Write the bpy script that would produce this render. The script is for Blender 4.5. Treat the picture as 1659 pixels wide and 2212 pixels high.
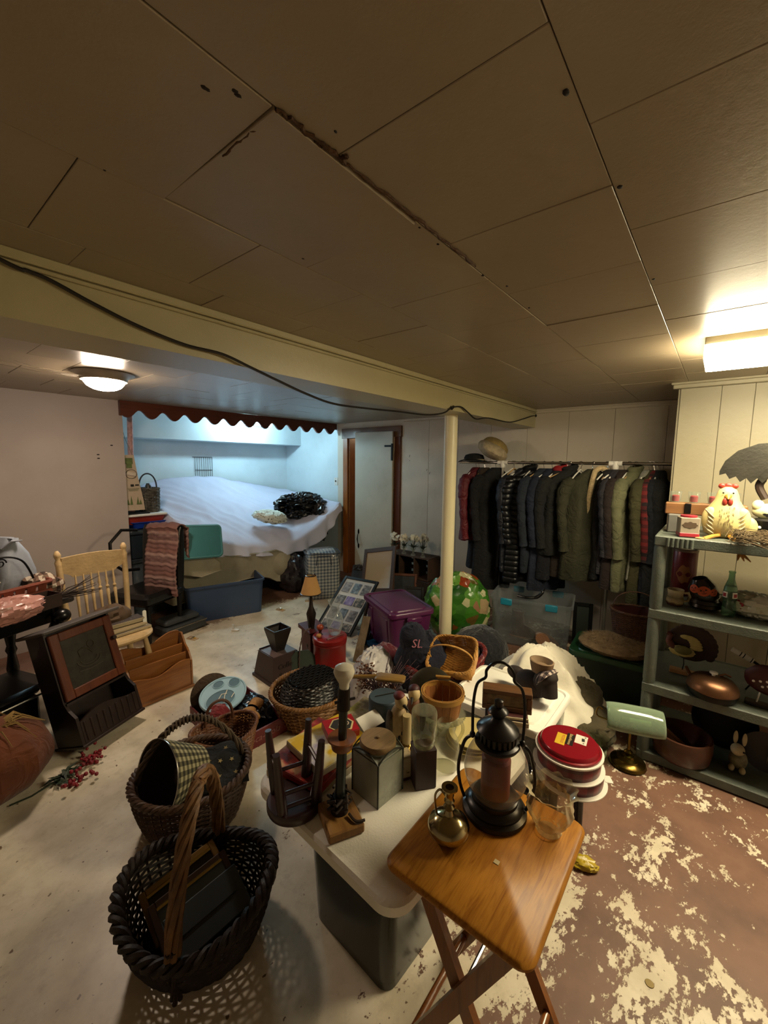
import bpy, bmesh, math, random
from mathutils import Vector, Matrix, noise, Euler
random.seed(7)
PI = math.pi
for _o in list(bpy.data.objects): bpy.data.objects.remove(_o)
SC = bpy.context.scene
COL = SC.collection

# ------------------------------------------------------------------ camera
FPX, CX, CY, HC = 899.7, 829.5, 1106.0, 1.64          # image taken as 1659 x 2212
PITCH, ROLL, YAW = 0.11756, 0.01107, -0.89401
def _cam_rows():
    cp, sp = math.cos(PITCH), math.sin(PITCH)
    ry = Matrix(((math.cos(YAW), math.sin(YAW), 0), (-math.sin(YAW), math.cos(YAW), 0), (0, 0, 1)))
    m = Matrix(((1, 0, 0), (0, -sp, -cp), (0, cp, -sp)))
    r = Matrix(((math.cos(ROLL), -math.sin(ROLL), 0), (math.sin(ROLL), math.cos(ROLL), 0), (0, 0, 1)))
    return r @ m @ ry
RM = _cam_rows()
cam = bpy.data.cameras.new('camera'); cam_o = bpy.data.objects.new('camera', cam); COL.objects.link(cam_o)
cam.sensor_fit = 'HORIZONTAL'; cam.sensor_width = 36; cam.lens = FPX * 36 / 1659; cam.clip_start = 0.02
rot = Matrix((RM[0], -RM[1], -RM[2])).transposed().to_4x4()
cam_o.matrix_world = Matrix.Translation((0, 0, HC)) @ rot
SC.camera = cam_o
SC.cycles.transparent_max_bounces = 24

# ------------------------------------------------------------------ world, exposure
w = bpy.data.worlds.new('world'); SC.world = w; w.use_nodes = True
w.node_tree.nodes['Background'].inputs[0].default_value = (0.75, 0.68, 0.58, 1)
w.node_tree.nodes['Background'].inputs[1].default_value = 0.01
vs = SC.view_settings
vs.view_transform = 'Standard'; vs.look = 'None'; vs.gamma = 1; vs.exposure = 0.45; vs.use_curve_mapping = False
TUBE_LIGHT, DOME_LIGHT, ALCOVE_LIGHT, NEXT_ROOM_LIGHT = 42.0, 105.0, 240.0, 80.0

# ------------------------------------------------------------------ pixel helpers (a pixel gives a direction; the surface it lies on gives the distance)
def ray(px, py): return RM.transposed() @ Vector(((px - CX) / FPX, (py - CY) / FPX, 1))
def at(px, py, z=0.0):
    d = ray(px, py); t = (z - HC) / d.z; return Vector((d.x * t, d.y * t, z))
def onx(px, py, X):
    d = ray(px, py); t = X / d.x; return Vector((X, d.y * t, HC + d.z * t))
def ony(px, py, Y):
    d = ray(px, py); t = Y / d.y; return Vector((d.x * t, Y, HC + d.z * t))
def depth(p): return (RM @ (Vector(p) - Vector((0, 0, HC)))).z
def mpp(p): return depth(p) / FPX
def proj(p):
    c = RM @ (Vector(p) - Vector((0, 0, HC))); return c.x / c.z * FPX + CX, c.y / c.z * FPX + CY
def hz(p, py):                                        # height above p at which a plumb line shows at image row py
    lo, hi = -0.5, 2.6
    for _ in range(40):
        m = (lo + hi) / 2
        if proj((p[0], p[1], m))[1] > py: lo = m
        else: hi = m
    return lo
def face(p, off=0.0): return math.atan2(p[1], p[0]) - PI / 2 + math.radians(off)   # local -y looks to the room's viewpoint

# ------------------------------------------------------------------ materials
def lin(h, k=1.0):
    h = h.lstrip('#'); o = []
    for i in (0, 2, 4):
        c = int(h[i:i + 2], 16) / 255; c = c / 12.92 if c <= 0.04045 else ((c + 0.055) / 1.055) ** 2.4
        o.append(min(1, c * k))
    return o
MATS = {}
class NT:
    def __init__(s, name):
        s.m = bpy.data.materials.new(name); s.m.use_nodes = True; s.t = s.m.node_tree; s.n = s.t.nodes
        s.b = s.n['Principled BSDF']; s.out = s.n['Material Output']
    def new(s, t, **k):
        n = s.n.new(t)
        for a, v in k.items():
            if a[0] == '_': n.inputs[a[1:].replace('_', ' ')].default_value = v
            else: setattr(n, a, v)
        return n
    def link(s, a, b): s.t.links.new(a, b)
    def coords(s, scale=(1, 1, 1), kind='Object', rot=(0, 0, 0)):
        tc = s.new('ShaderNodeTexCoord'); mp = s.new('ShaderNodeMapping')
        mp.inputs['Scale'].default_value = scale; mp.inputs['Rotation'].default_value = rot
        s.link(tc.outputs[kind], mp.inputs[0]); return mp.outputs[0]
    def noise(s, vec, scale, detail=4, rough=0.55, dist=0):
        n = s.new('ShaderNodeTexNoise'); n.inputs['Scale'].default_value = scale; n.inputs['Detail'].default_value = detail
        n.inputs['Roughness'].default_value = rough; n.inputs['Distortion'].default_value = dist
        s.link(vec, n.inputs['Vector']); return n.outputs['Fac']
    def ramp(s, fac, stops):
        r = s.new('ShaderNodeValToRGB'); e = r.color_ramp.elements
        while len(e) < len(stops): e.new(0.5)
        for i, (p, c) in enumerate(stops):
            e[i].position = p; e[i].color = tuple(c) + (1,) if len(c) == 3 else c
        s.link(fac, r.inputs[0]); return r.outputs[0]
    def math(s, op, a, b=None):
        n = s.new('ShaderNodeMath', operation=op)
        for i, v in enumerate((a, b)):
            if v is None: continue
            if isinstance(v, (int, float)): n.inputs[i].default_value = v
            else: s.link(v, n.inputs[i])
        return n.outputs[0]
    def mix(s, f, a, b):
        n = s.new('ShaderNodeMix', data_type='RGBA')
        for i, v in ((0, f), (6, a), (7, b)):
            if isinstance(v, (int, float)): n.inputs[i].default_value = v
            elif isinstance(v, (list, tuple)): n.inputs[i].default_value = tuple(v)[:3] + (1,)
            else: s.link(v, n.inputs[i])
        return n.outputs[2]
    def bump(s, fac, strength, dist=0.01):
        n = s.new('ShaderNodeBump'); n.inputs['Strength'].default_value = strength; n.inputs['Distance'].default_value = dist
        s.link(fac, n.inputs['Height']); s.link(n.outputs[0], s.b.inputs['Normal'])
    def sep(s, vec):
        n = s.new('ShaderNodeSeparateXYZ'); s.link(vec, n.inputs[0]); return n.outputs
def mat(name, col, rough=0.6, metal=0.0, var=0.12, scale=9, bump=0.0, bscale=60, coat=0.0, sheen=0.0, stretch=(1, 1, 1), dust=None):
    if name in MATS: return MATS[name]
    n = NT(name); c = lin(col)
    v = n.coords(stretch)
    if var:
        f = n.noise(v, scale, 5)
        o = n.ramp(f, ((0.3, [max(0, x * (1 - var)) for x in c]), (0.7, [min(1, x * (1 + var)) for x in c])))
        if dust: o = n.mix(n.ramp(n.noise(v, scale * 0.6, 6, 0.7), ((0.5, (0, 0, 0)), (0.75, (1, 1, 1)))), o, lin(dust))
        n.link(o, n.b.inputs['Base Color'])
    else: n.b.inputs['Base Color'].default_value = c + [1]
    n.b.inputs['Roughness'].default_value = rough; n.b.inputs['Metallic'].default_value = metal
    n.b.inputs['Coat Weight'].default_value = coat; n.b.inputs['Sheen Weight'].default_value = sheen
    if bump: n.bump(n.noise(v, bscale, 4), bump)
    MATS[name] = n.m; return n.m
def wood(name, a, b, rough=0.45, scale=3.0, axis=0, coat=0.0, bump=0.15):
    if name in MATS: return MATS[name]
    n = NT(name); st = [14, 14, 14]; st[axis] = 1.2
    v = n.coords(tuple(st))
    f = n.noise(v, scale, 6, 0.6, 0.6)
    g = n.noise(n.coords((3, 3, 3)), 2.0, 3)
    o = n.ramp(f, ((0.32, lin(a)), (0.55, lin(b)), (0.72, lin(a, 1.15))))
    o = n.mix(n.math('MULTIPLY', g, 0.35), o, lin(a, 0.6))
    n.link(o, n.b.inputs['Base Color']); n.b.inputs['Roughness'].default_value = rough; n.b.inputs['Coat Weight'].default_value = coat
    n.bump(f, bump, 0.002)
    MATS[name] = n.m; return n.m
def fabric(name, col, col2=None, scale=30, rough=0.9, bump=0.4, sheen=0.3):
    if name in MATS: return MATS[name]
    n = NT(name); v = n.coords()
    f = n.noise(v, 5, 4); c = lin(col); c2 = lin(col2) if col2 else [x * 0.75 for x in c]
    n.link(n.ramp(f, ((0.35, c), (0.68, c2))), n.b.inputs['Base Color'])
    n.b.inputs['Roughness'].default_value = rough; n.b.inputs['Sheen Weight'].default_value = sheen
    rg = n.math('SUBTRACT', 1.0, n.math('ABSOLUTE', n.math('SUBTRACT', n.math('MULTIPLY', n.noise(v, 11, 3, 0.5, 1.2), 4.0), 2.0)))
    n.bump(n.math('ADD', n.math('MULTIPLY', n.noise(v, scale * 8, 3), 0.08), rg), bump * 1.6, 0.012)
    MATS[name] = n.m; return n.m
def checks(name, a, b, c, scale=40, rough=0.85, ax=(0, 2), thin=0.0):
    if name in MATS: return MATS[name]
    n = NT(name); s = n.sep(n.coords((scale, scale, scale)))
    w1 = n.math('GREATER_THAN', n.math('SINE', s[ax[0]]), thin); w2 = n.math('GREATER_THAN', n.math('SINE', s[ax[1]]), thin)
    t = n.math('MULTIPLY', n.math('ADD', w1, w2), 0.5)
    n.link(n.ramp(t, ((0.2, lin(a)), (0.5, lin(b)), (0.9, lin(c)))), n.b.inputs['Base Color'])
    n.b.inputs['Roughness'].default_value = rough
    MATS[name] = n.m; return n.m
def stripes(name, cols, scale=40, ax=2, rough=0.9, wob=0.3):
    if name in MATS: return MATS[name]
    n = NT(name); v = n.coords(); s = n.sep(v)
    f = n.math('FRACT', n.math('ADD', n.math('MULTIPLY', s[ax], scale), n.math('MULTIPLY', n.noise(v, 12, 3), wob)))
    r = n.ramp(f, [((i + 0.02) / len(cols), lin(c)) for i, c in enumerate(cols)])
    n.link(r, n.b.inputs['Base Color']); n.b.inputs['Roughness'].default_value = rough
    n.bump(n.noise(v, 220, 3), 0.5, 0.003)
    MATS[name] = n.m; return n.m
def glass(name, tint='ffffff', clear=0.86, rough=0.03, body='ffffff', edge=0.5):
    """thin glass or clear plastic: see-through sheet, glossy by Fresnel, a little body at grazing angles"""
    if name in MATS: return MATS[name]
    n = NT(name)
    tr = n.new('ShaderNodeBsdfTransparent'); tr.inputs[0].default_value = lin(tint) + [1]
    gl = n.new('ShaderNodeBsdfGlossy'); gl.inputs['Roughness'].default_value = rough
    df = n.new('ShaderNodeBsdfDiffuse'); df.inputs[0].default_value = lin(body) + [1]
    lw = n.new('ShaderNodeLayerWeight'); lw.inputs[0].default_value = 0.5
    fr = n.math('ADD', n.math('MULTIPLY', n.math('POWER', lw.outputs['Facing'], 4.0), 0.8), 0.045)
    m1 = n.new('ShaderNodeMixShader'); m2 = n.new('ShaderNodeMixShader')
    n.link(n.math('ADD', n.math('MULTIPLY', n.math('POWER', lw.outputs['Facing'], 1.5), edge * (1 - clear) * 2), (1 - clear) * 0.5), m1.inputs[0])
    n.link(tr.outputs[0], m1.inputs[1]); n.link(df.outputs[0], m1.inputs[2])
    n.link(fr, m2.inputs[0]); n.link(m1.outputs[0], m2.inputs[1]); n.link(gl.outputs[0], m2.inputs[2])
    n.link(m2.outputs[0], n.out.inputs[0]); MATS[name] = n.m; return n.m
def emit(name, col, strength):
    if name in MATS: return MATS[name]
    n = NT(name); e = n.new('ShaderNodeEmission'); e.inputs[0].default_value = tuple(col) + (1,); e.inputs[1].default_value = strength
    n.link(e.outputs[0], n.out.inputs[0]); MATS[name] = n.m; return n.m

# ------------------------------------------------------------------ mesh builder
def rrect(w, d, r, n=5, cx=0, cy=0):
    p = []
    for (sx, sy, a0) in ((1, -1, -PI / 2), (1, 1, 0), (-1, 1, PI / 2), (-1, -1, PI)):
        for i in range(n + 1):
            a = a0 + PI / 2 * i / n
            p.append((cx + sx * (w / 2 - r) + r * math.cos(a), cy + sy * (d / 2 - r) + r * math.sin(a)))
    return p
def ell(rx, ry, n=32, cx=0, cy=0): return [(cx + rx * math.cos(2 * PI * i / n), cy + ry * math.sin(2 * PI * i / n)) for i in range(n)]
class G:
    def __init__(s, M=None): s.bm = bmesh.new(); s.M = M or Matrix()
    def v(s, co): return s.bm.verts.new(s.M @ Vector(co))
    def f(s, vs):
        try: return s.bm.faces.new(vs)
        except ValueError: return None
    def box(s, c, d, bev=0.0, R=None, seg=1):
        M = s.M @ Matrix.Translation(c) @ (R.to_4x4() if R else Matrix()) @ Matrix.Diagonal((d[0], d[1], d[2], 1))
        r = bmesh.ops.create_cube(s.bm, size=1, matrix=M)
        if bev:
            es = list({e for vv in r['verts'] for e in vv.link_edges})
            bmesh.ops.bevel(s.bm, geom=es, offset=bev, segments=seg, affect='EDGES', clamp_overlap=True)
        return s
    def loft(s, rings, cap0=True, cap1=True, loop=False):
        R = [[s.v(p) for p in r] for r in rings]; n = len(R[0])
        prs = list(zip(R, R[1:])) + ([(R[-1], R[0])] if loop else [])
        for a, b in prs:
            for i in range(n): s.f((a[i], a[(i + 1) % n], b[(i + 1) % n], b[i]))
        if not loop:
            if cap0: s.f(R[0][::-1])
            if cap1: s.f(R[-1])
        return s
    def lathe(s, prof, n=32, c=(0, 0, 0), sx=1, sy=1, cap0=True, cap1=True):
        return s.loft([[(c[0] + r * sx * math.cos(2 * PI * i / n), c[1] + r * sy * math.sin(2 * PI * i / n), c[2] + z) for i in range(n)] for r, z in prof], cap0, cap1)
    def tube(s, pts, r, n=8, closed=False, cap=True, flat=1.0):
        P = [Vector(p) for p in pts]; N = len(P); rr = r if isinstance(r, (list, tuple)) else [r] * N
        rings = []; up = None
        for i in range(N):
            a = P[(i - 1) % N] if (i or closed) else P[0]; b = P[(i + 1) % N] if (i < N - 1 or closed) else P[-1]
            t = (b - a)
            t = t.normalized() if t.length > 1e-9 else Vector((0, 0, 1))
            if up is None:
                up = Vector((0, 0, 1)) if abs(t.z) < 0.9 else Vector((1, 0, 0))
            x = up.cross(t)
            x = x.normalized() if x.length > 1e-6 else t.orthogonal().normalized()
            y = t.cross(x).normalized(); up = y
            rings.append([P[i] + x * (rr[i] * math.cos(2 * PI * k / n)) + y * (rr[i] * flat * math.sin(2 * PI * k / n)) for k in range(n)])
        return s.loft(rings, cap, cap, closed)
    def prism(s, poly, y0, y1):                       # outline in x,z
        return s.loft([[(x, y1, z) for x, z in poly], [(x, y0, z) for x, z in poly]])
    def slab(s, poly, z0, z1, bev=0.0):               # outline in x,y
        if bev:
            cx = sum(p[0] for p in poly) / len(poly); cy = sum(p[1] for p in poly) / len(poly)
            mx = max(abs(p[0] - cx) for p in poly); my = max(abs(p[1] - cy) for p in poly)
            sm = [(cx + (x - cx) * (mx - bev) / mx, cy + (y - cy) * (my - bev) / my) for x, y in poly]
            return s.loft([[(x, y, z0) for x, y in sm], [(x, y, z0 + bev) for x, y in poly], [(x, y, z1 - bev) for x, y in poly], [(x, y, z1) for x, y in sm]])
        return s.loft([[(x, y, z0) for x, y in poly], [(x, y, z1) for x, y in poly]])
    def grid(s, fn, nu, nv):
        V = [[s.v(fn(i / nu, j / nv)) for j in range(nv + 1)] for i in range(nu + 1)]
        for i in range(nu):
            for j in range(nv): s.f((V[i][j], V[i + 1][j], V[i + 1][j + 1], V[i][j + 1]))
        return s
    def ball(s, c, r, nu=20, nv=12, fn=None):
        r = r if isinstance(r, (list, tuple)) else (r, r, r)
        rings = []
        for j in range(1, nv):
            th = PI * j / nv; ring = []
            for i in range(nu):
                a = 2 * PI * i / nu
                d = Vector((math.sin(th) * math.cos(a), math.sin(th) * math.sin(a), -math.cos(th)))
                k = fn(d) if fn else 1
                ring.append((c[0] + d.x * r[0] * k, c[1] + d.y * r[1] * k, c[2] + d.z * r[2] * k))
            rings.append(ring)
        return s.loft(rings)
    def obj(s, name, m, parent=None, loc=(0, 0, 0), rz=0.0, rot=None, smooth=40, thick=0.0, kind=None, label=None):
        bmesh.ops.recalc_face_normals(s.bm, faces=s.bm.faces[:])
        me = bpy.data.meshes.new(name); s.bm.to_mesh(me); s.bm.free()
        if smooth:
            me.polygons.foreach_set('use_smooth', [True] * len(me.polygons)); me.set_sharp_from_angle(angle=math.radians(smooth))
        for mm in (m if isinstance(m, (list, tuple)) else [m]): me.materials.append(mm)
        o = bpy.data.objects.new(name, me); COL.objects.link(o)
        if parent: o.parent = parent
        o.location = loc; o.rotation_euler = rot if rot else (0, 0, rz)
        if thick:
            md = o.modifiers.new('thickness', 'SOLIDIFY'); md.thickness = thick; md.offset = 0
        if kind: o['kind'] = kind
        if label: o['label'] = label
        return o
def tag(o, label, cat, group=None, kind=None):
    o['label'] = label; o['category'] = cat
    if group: o['group'] = group
    if kind: o['kind'] = kind
    return o
def thing(name, label, cat, loc=(0, 0, 0), rz=0.0, group=None, rot=None):
    o = bpy.data.objects.new(name, None); COL.objects.link(o); o.empty_display_size = 0.05
    o.location = loc; o.rotation_euler = rot if rot else (0, 0, rz); return tag(o, label, cat, group)
def copy_tree(o, parent=None):
    c = o.copy(); COL.objects.link(c); c.parent = parent
    for ch in list(o.children): copy_tree(ch, c)
    return c
def struct(o): o['kind'] = 'structure'; return o
def text(s, size, m, parent, loc, rot=(0, 0, 0), name='lettering', depth=0.0006, shear=0.0, align='CENTER'):
    cu = bpy.data.curves.new(name, 'FONT'); cu.body = s; cu.size = size; cu.extrude = depth; cu.shear = shear; cu.align_x = align; cu.align_y = 'CENTER'; cu.resolution_u = 2
    t = bpy.data.objects.new(name, cu); COL.objects.link(t)
    me = bpy.data.meshes.new_from_object(t.evaluated_get(bpy.context.evaluated_depsgraph_get()))
    bpy.data.objects.remove(t); bpy.data.curves.remove(cu)
    me.materials.clear(); me.materials.append(m)
    o = bpy.data.objects.new(name, me); COL.objects.link(o); o.parent = parent; o.location = loc; o.rotation_euler = rot
    return o
def nz(x, y, z=0.0): return noise.noise(Vector((x, y, z)))
def crumple(seed, amp=0.15, f=3.0, ridge=0.6):
    """lumpy shape with sharp creases, as crushed film or bunched cloth has"""
    off = Vector((seed * 3.1, seed * 1.7, seed))
    def fn(d):
        p = d * (f * 0.75) + off
        wv = Vector((noise.noise(p * 1.1 + off), noise.noise(p * 1.1 - off), noise.noise(p * 1.1 + off * 2))) * 0.8
        q = p + wv
        big = noise.noise(p * 0.8); r1 = 1 - 2 * abs(noise.noise(q * 1.6)); r2 = 1 - 2 * abs(noise.noise(q * 3.4 + wv)); r3 = 1 - 2 * abs(noise.noise(q * 7.0))
        return 1 + 0.6 * amp * (0.9 * big + (0.4 + ridge) * (0.75 * r1 + 0.55 * r2 + 0.22 * r3) - 0.45)
    return fn
def catmull(P, n=8, closed=False):
    P = [Vector(p) for p in P]; out = []; N = len(P)
    for i in range(N if closed else N - 1):
        g = (lambda k: P[k % N]) if closed else (lambda k: P[max(0, min(N - 1, k))])
        a, b, c, d = g(i - 1), g(i), g(i + 1), g(i + 2)
        for k in range(n):
            t = k / n
            out.append(0.5 * ((2 * b) + (c - a) * t + (2 * a - 5 * b + 4 * c - d) * t * t + (3 * b - a - 3 * c + d) * t ** 3))
    if not closed: out.append(P[-1])
    return out

# ---- woven basket: walls of real strands going in and out round the stakes
def weave(shape, rows, stakes, sr, z_of, amp=0.6, n=4, seg=4):
    """shape(t, a) -> (x, y) outline at height share t and angle a ; z_of(t, a)"""
    g = G(); N = stakes * seg
    for k in range(rows):
        t = (k + 0.5) / rows; pts = []
        for i in range(N):
            a = 2 * PI * i / N; x, y = shape(t, a); L = math.hypot(x, y) or 1
            o = math.sin(a * stakes / 2 + (PI if k % 2 else 0)) * sr * amp
            pts.append((x + x / L * o, y + y / L * o, z_of(t, a) + nz(x * 30, y * 30, k) * sr * 0.5))
        g.tube(pts, sr, n, closed=True)
    return g
def stakes_mesh(shape, stakes, r, z_of, n=4, steps=8):
    g = G()
    for i in range(stakes):
        a = 2 * PI * (i + 0.5) / stakes
        g.tube([shape(k / steps, a) + (z_of(k / steps, a),) for k in range(steps + 1)], r, n)
    return g
def ring(shape, t, z_of, r, n=8, N=64, braid=0.0, turns=20, flat=1.0, lift=0.0):
    g = G(); cs = (0,) if not braid else (0, 2 * PI / 3, 4 * PI / 3)
    for ph in cs:
        pts = []
        for i in range(N * (3 if braid else 1)):
            a = 2 * PI * i / (N * (3 if braid else 1)); x, y = shape(t, a); L = math.hypot(x, y) or 1
            o = braid * math.cos(a * turns + ph); q = braid * math.sin(a * turns + ph)
            pts.append((x + x / L * o, y + y / L * o, z_of(t, a) + lift + q))
        g.tube(pts, r, n, closed=True, flat=flat)
    return g
def basket(t, shape, h, rows, nst, sr, m, mrim=None, braid=0.006, rimr=0.006, turns=22, z_of=None, base=True, rows_kind='stuff'):
    z_of = z_of or (lambda k, a: h * k)
    weave(shape, rows, nst, sr, z_of).obj('weave', m, t, kind='stuff')
    stakes_mesh(shape, nst, sr * 0.9, z_of).obj('stakes', m, t, kind='stuff')
    ring(shape, 1.0, z_of, rimr, 6, 48, braid, turns).obj('rim', mrim or m, t)
    if base:
        g = G(); g.loft([[tuple(c * s for c in shape(0, 2 * PI * i / 40)) + (z,) for i in range(40)] for s, z in ((0.98, 0.004), (1.0, 0.012))])
        g.obj('bottom', m, t)
def rope(P, r, strands, tw, n=6):
    """twisted handle along the polyline P"""
    P = [Vector(p) for p in P]; g = G(); N = len(P)
    for s in range(strands):
        pts = []
        for i in range(N):
            t = (P[min(N - 1, i + 1)] - P[max(0, i - 1)]).normalized(); x = t.orthogonal() if abs(t.y) > 0.95 else Vector((0, 1, 0)); x = (x - t * x.dot(t)).normalized(); y = t.cross(x)
            a = tw * i / N * 2 * PI + 2 * PI * s / strands
            pts.append(P[i] + x * math.cos(a) * r + y * math.sin(a) * r)
        g.tube(pts, r * (0.62 if strands > 3 else 0.8), n)
    return g
def arch(w, h, n=24, y=0.0, z0=0.0, p=2.0): return [(-w / 2 * math.cos(PI * i / n), y, z0 + h * math.sin(PI * i / n) ** (1.0 / p * 1.6)) for i in range(n + 1)]
# ================================================================== the room
ZC, XW, YL, YA = 2.20, 4.42, 4.50, 5.64              # ceiling, coat wall, wall with the alcove, alcove back
XMIN, YMIN, XCH, YCH = -1.7, -2.1, 3.55, 0.27        # walls behind the viewpoint; brick-chimney casing in the corner
BY0, BY1, BZ = 1.54, 1.80, 2.02                      # beam
XA = 1.59                                            # alcove's near end
DY0, DY1, DZ = 3.36, 4.22, 1.99                      # doorway

def m_floor():
    n = NT('peeling_floor_paint'); v = n.coords((1, 1, 1)); s = n.sep(v)
    big = n.noise(v, 1.6, 3, 0.5); med = n.noise(v, 7.0, 9, 0.68, 0.35); fine = n.noise(n.coords((1, 1.7, 1), rot=(0, 0, 0.5)), 26, 8, 0.7)
    g = n.math('ADD', n.math('MULTIPLY', s[0], 0.24), n.math('MULTIPLY', s[1], -0.26))
    g = n.math('MINIMUM', n.math('MAXIMUM', n.math('ADD', g, -0.02), -0.115), 0.20)
    al = n.math('MULTIPLY', n.math('MINIMUM', n.math('MAXIMUM', n.math('SUBTRACT', s[1], 3.75), 0.0), 0.5), 0.9)
    f = n.math('ADD', n.math('ADD', n.math('MULTIPLY', med, 0.65), n.math('MULTIPLY', fine, 0.42)), n.math('MULTIPLY', big, 0.35))
    f = n.math('ADD', n.math('ADD', f, n.math('MULTIPLY', g, 0.55)), al)
    mask = n.ramp(f, ((0.775, (0, 0, 0)), (0.79, (1, 1, 1))))
    rim = n.ramp(f, ((0.72, (0, 0, 0)), (0.775, (1, 1, 1)), (0.79, (0, 0, 0))))
    paint = n.ramp(n.noise(v, 4.5, 6, 0.6), ((0.3, lin('b9ac93')), (0.55, lin('d6cab2')), (0.75, lin('e2d9c6'))))
    paint = n.mix(n.math('MULTIPLY', n.ramp(n.noise(v, 16, 6, 0.7), ((0.52, (0, 0, 0)), (0.7, (1, 1, 1)))), 0.35), paint, lin('9a8a70'))
    dirt = n.ramp(n.noise(v, 38, 2, 0.5), ((0.70, (0, 0, 0)), (0.74, (1, 1, 1))))
    paint = n.mix(dirt, paint, lin('6a5238'))
    bare = n.ramp(n.noise(v, 5, 7, 0.6), ((0.3, lin('5c4032')), (0.6, lin('755443')), (0.8, lin('674838'))))
    tan = n.ramp(n.noise(v, 9, 6, 0.6), ((0.3, lin('8f8068')), (0.7, lin('a8987e'))))
    k = n.math('MINIMUM', n.math('MAXIMUM', n.math('ADD', n.math('MULTIPLY', n.math('SUBTRACT', s[0], s[1]), 0.9), 1.2), 0.0), 1.0)
    k2 = n.math('MINIMUM', n.math('ADD', k, n.math('MULTIPLY', al, 3.0)), 1.0)
    bare = n.mix(k2, tan, bare)
    n.link(n.mix(mask, paint, bare), n.b.inputs['Base Color'])
    n.link(n.ramp(mask, ((0, (0.36,) * 3), (1, (0.55,) * 3))), n.b.inputs['Roughness'])
    n.bump(n.math('SUBTRACT', n.math('MULTIPLY', fine, 0.25), mask), 0.35, 0.004)
    return n.m
M_FLOOR = m_floor()
def m_paint(name, col, rough=0.45, stain='8f7d5c', amt=0.25, bump=0.25):
    n = NT(name); v = n.coords()
    c = n.ramp(n.noise(v, 2.2, 4), ((0.3, lin(col, 0.92)), (0.7, lin(col, 1.05))))
    st = n.math('MULTIPLY', n.ramp(n.noise(v, 3.1, 8, 0.7), ((0.52, (0, 0, 0)), (0.8, (1, 1, 1)))), amt)
    n.link(n.mix(st, c, lin(stain)), n.b.inputs['Base Color']); n.b.inputs['Roughness'].default_value = rough
    n.bump(n.math('ADD', n.noise(v, 30, 6, 0.6), n.math('MULTIPLY', n.noise(v, 160, 3), 0.3)), bump, 0.004)
    return n.m
M_WALL = m_paint('painted_panel_wall', 'cfc3b0', 0.5)
M_WALL2 = m_paint('painted_plain_wall', 'a89c94', 0.6, '8d7a66', 0.15, 0.1)
M_ALC = m_paint('pale_alcove_wall', 'cfdde2', 0.5, 'a0a8a8', 0.2, 0.1)
M_CREAM = m_paint('cream_gloss_paint', 'b3a981', 0.38, '8a774b', 0.2, 0.2)
M_CEIL = m_paint('ceiling_tile_paint', '998a72', 0.36, '75654a', 0.18, 0.16)
M_CHIM = m_paint('cream_panel_paint', '958d75', 0.45, '8a7a58', 0.2, 0.3)
M_POST = m_paint('cream_post_paint', 'ddd3ae', 0.4, '9a8a60', 0.2, 0.15)
M_BROWNW = wood('stained_pine_trim', '7a4116', '9c5c22', 0.35, 2.5, 2, 0.3)
M_VAL = wood('dark_valance_wood', '4a1d0e', '5e2814', 0.4, 2.5, 0, 0.2)
M_BLACKM = mat('black_iron', '141211', 0.45, 0.6, 0.1)
M_STAIN = mat('rust_brown_crust', '4a3014', 0.9, 0, 0.35, 40, 0.6, 80)
M_DARKHOLE = mat('dark_brown_speck', '1c120a', 0.8, 0, 0.2)
M_CHROME = mat('brushed_chrome', 'b8b4ac', 0.22, 1.0, 0.06)
M_WHITEP = mat('white_plastic', 'e6e2d8', 0.4, 0, 0.05)

fl = struct(G().box(((XMIN + 6.3) / 2, (YMIN + 5.9) / 2, -0.06), (6.3 - XMIN + 0.3, 5.9 - YMIN + 0.3, 0.12)).obj('floor', M_FLOOR, smooth=0))
def wallbox(name, x0, x1, y0, y1, z0, z1, m, parent=None):
    o = G().box(((x0 + x1) / 2, (y0 + y1) / 2, (z0 + z1) / 2), (x1 - x0, y1 - y0, z1 - z0)).obj(name, m, parent, smooth=0)
    return o if parent else struct(o)
wl = wallbox('wall_left', XMIN, XA, YL, YL + 0.12, 0, ZC, M_WALL2)
wallbox('wall_alcove_side', XA - 0.12, XA, YL + 0.12, YA, 0, ZC, M_ALC)
wallbox('wall_alcove_back', XA - 0.12, XW + 0.12, YA, YA + 0.12, 0, ZC, M_ALC)
wallbox('wall_alcove_end', XW, XW + 0.12, YL - 0.06, YA, 0, ZC, M_ALC)
wr = wallbox('wall_coats', XW, XW + 0.12, YCH, DY0, 0, ZC, M_WALL)
wallbox('wall_over_door', XW, XW + 0.12, DY0, DY1, DZ, ZC, M_WALL)
wallbox('wall_by_door', XW, XW + 0.12, DY1, YL - 0.06, 0, ZC, M_WALL)
wallbox('wall_behind', XMIN - 0.12, XMIN, YMIN, YL + 0.12, 0, ZC, M_WALL2)
wallbox('wall_side', XMIN - 0.12, XW + 0.12, YMIN - 0.12, YMIN, 0, ZC, M_WALL2)
wc = wallbox('wall_chimney', XCH, XW + 0.12, YMIN, YCH - 0.012, 0, ZC, M_CHIM)
wallbox('wall_soffit', XA, XW, 5.27, YA, 1.90, ZC, M_ALC)

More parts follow.
